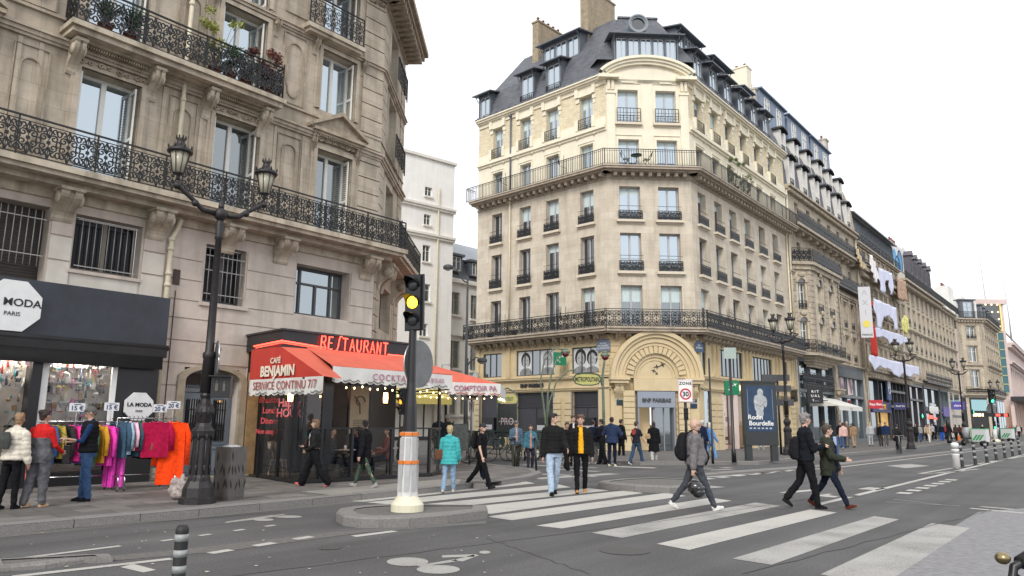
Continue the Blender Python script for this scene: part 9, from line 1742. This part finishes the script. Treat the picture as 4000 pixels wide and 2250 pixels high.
wpan = mat('white_cargo_panel', (.60, .62, .61), .4, na=.05); gpan = mat('green_stripe', (.05, .30, .12), .5, na=.05)
for i, (u, v, lab) in enumerate(((3790, 1742, 'white and green cargo trike, the nearer of two, with grey rain cover'), (3905, 1726, 'white and green cargo trike, the farther of two, near the right edge'))):
    p = G(u, v); root = empty('cargo_trike', T(p.x+.3, p.y+.3, 0) @ Rz(-55) @ Matrix.Scale(.66, 4), lab, 'cargo bike', 'delivery cargo trikes'); b = MB(); b.box(.3, 2.0, -.5, .5, .55, 2.15); b.build('cargo_box', wpan, root); b = MB()
    for k in range(3): b.poly([(.35+.35*k, -.51, .7), (.6+.35*k, -.51, .7), (1.1+.35*k, -.51, 1.4), (.85+.35*k, -.51, 1.4)]); b.poly([(.29, -.4+.3*k, .75), (.29, -.55+.3*k+.3, .75), (.29, -.1+.2*k, 1.5), (.29, -.25+.2*k, 1.5)])
    b.box(.28, 2.02, -.52, .52, 2.1, 2.2); b.box(.28, .36, -.52, .52, .5, 2.1); b.build('green_stripes', gpan, root); b = MB(); ring_loft(b, [(-.5, 0, 1.0, .45, .42), (-.5, 0, 1.7, .5, .45), (-.45, 0, 2.2, .45, .40), (-.4, 0, 2.3, .3, .3)], 8); b.build('rain_cover', mat('grey_rain_cover', (.35, .36, .37), .4, ns=3, na=.25), root); b = MB(); b.box(-1.05, -.95, -.25, .25, .9, 1.6); b.build('front_panel', MT['black'], root)
    for x, y in ((-.95, 0), (1.5, -.48), (1.5, .48)): b = MB(T(x, y, .33) @ Rx(90)); b.lathe([(.33, -.04), (.33, .04)], 16); b.build('wheel', MT['black'], root)
    b = MB(); b.tube([(-.95, 0, .33), (-.6, 0, 1.0), (-.2, 0, .5), (1.5, 0, .5)], .04, 6); b.build('frame', MT['black'], root)
tf = G(3890, 1732); island([tf+Vector(q) for q in ((-3, -2, 0), (3, -1.2, 0), (9, 5, 0), (6, 6, 0), (-3, 0, 0))], 'traffic_island_far', .12)
F2 = empty('traffic_light', T(tf.x, tf.y, .1), 'far traffic light showing green near the right edge, on a white base', 'traffic light'); b = MB(); b.lathe([(.45, 0), (.4, .2), (.25, .3)], 12); b.build('foot', crm_, F2); b = MB(); b.lathe([(.22, .3), (.18, 1.3)], 8); b.build('white_base', wpl, F2); b = MB(); b.lathe([(.10, 1.3), (.08, 5.1)], 8); b.build('pole', MT['black'], F2); signal_head(F2, T(0, -.15, 3.75) @ Rz(10), 1.35, green, 0); signal_head(F2, T(-.05, -.2, 1.3), .7, green, 0); b = MB(); b.box(-.9, 1.5, -.15, .0, 2.45, 2.8); o = b.build('display_bar', MT['black'], F2); b = MB(); b.box(.2, .6, -.18, -.15, 2.52, 2.72); b.box(1.0, 1.3, -.18, -.15, 2.5, 2.75); b.build('red_display', redl, o)
disc_sign(T(tf.x+.05, tf.y+.25, 3.3) @ Rz(10), .55, 'back of a large round sign on the far traffic light')
for k, (s_, z, mt_, lab) in enumerate(((47.5, 2.2, green, 'small green pedestrian light in front of the amber lit shop'), (83.2, 3.2, green, 'small green pharmacy light beside the violet fascia'))): root = empty('green_light', RW @ T(s_, -2.5, .12), lab, 'signal', 'small green lights on the far pavement'); b = MB(); b.tube([(0, 0, 0), (0, 0, z)], .05, 6); b.build('pole', MT['black'], root); b = MB(); b.box(-.2, .2, -.15, .1, z, z+.6); o = b.build('signal_box', MT['black'], root); b = MB(); b.ball((0, -.15, z+.3), (.14, .05, .16), 8, 6); b.build('signal_lamp', mt_, o)
root = empty('dark_bollard', T(*G(3710, 1732, .12)), 'black ornate bollard pillar on the far pavement beside dark coated pedestrians', 'bollard'); b = MB(); b.lathe([(.2, 0), (.2, .3), (.12, .4), (.12, 1.3), (.2, 1.4), (.15, 1.9), (.05, 2.1)], 10); b.build('post', MT['black'], root)
for x, lab, c in ((-9.0, 'black flower pot on the first balcony of the bank building', (.02, .02, .02)), (-6.9, 'dark red flower pot on the first balcony of the bank building', (.16, .02, .03))): b = MB(); b.lathe([(.16, 0), (.22, .32), (.24, .34)], 12); o = b.build('flower_pot', fabric(c)); o.matrix_world = PF @ T(x, -.6, 6.97); tag(o, lab, 'flower pot')
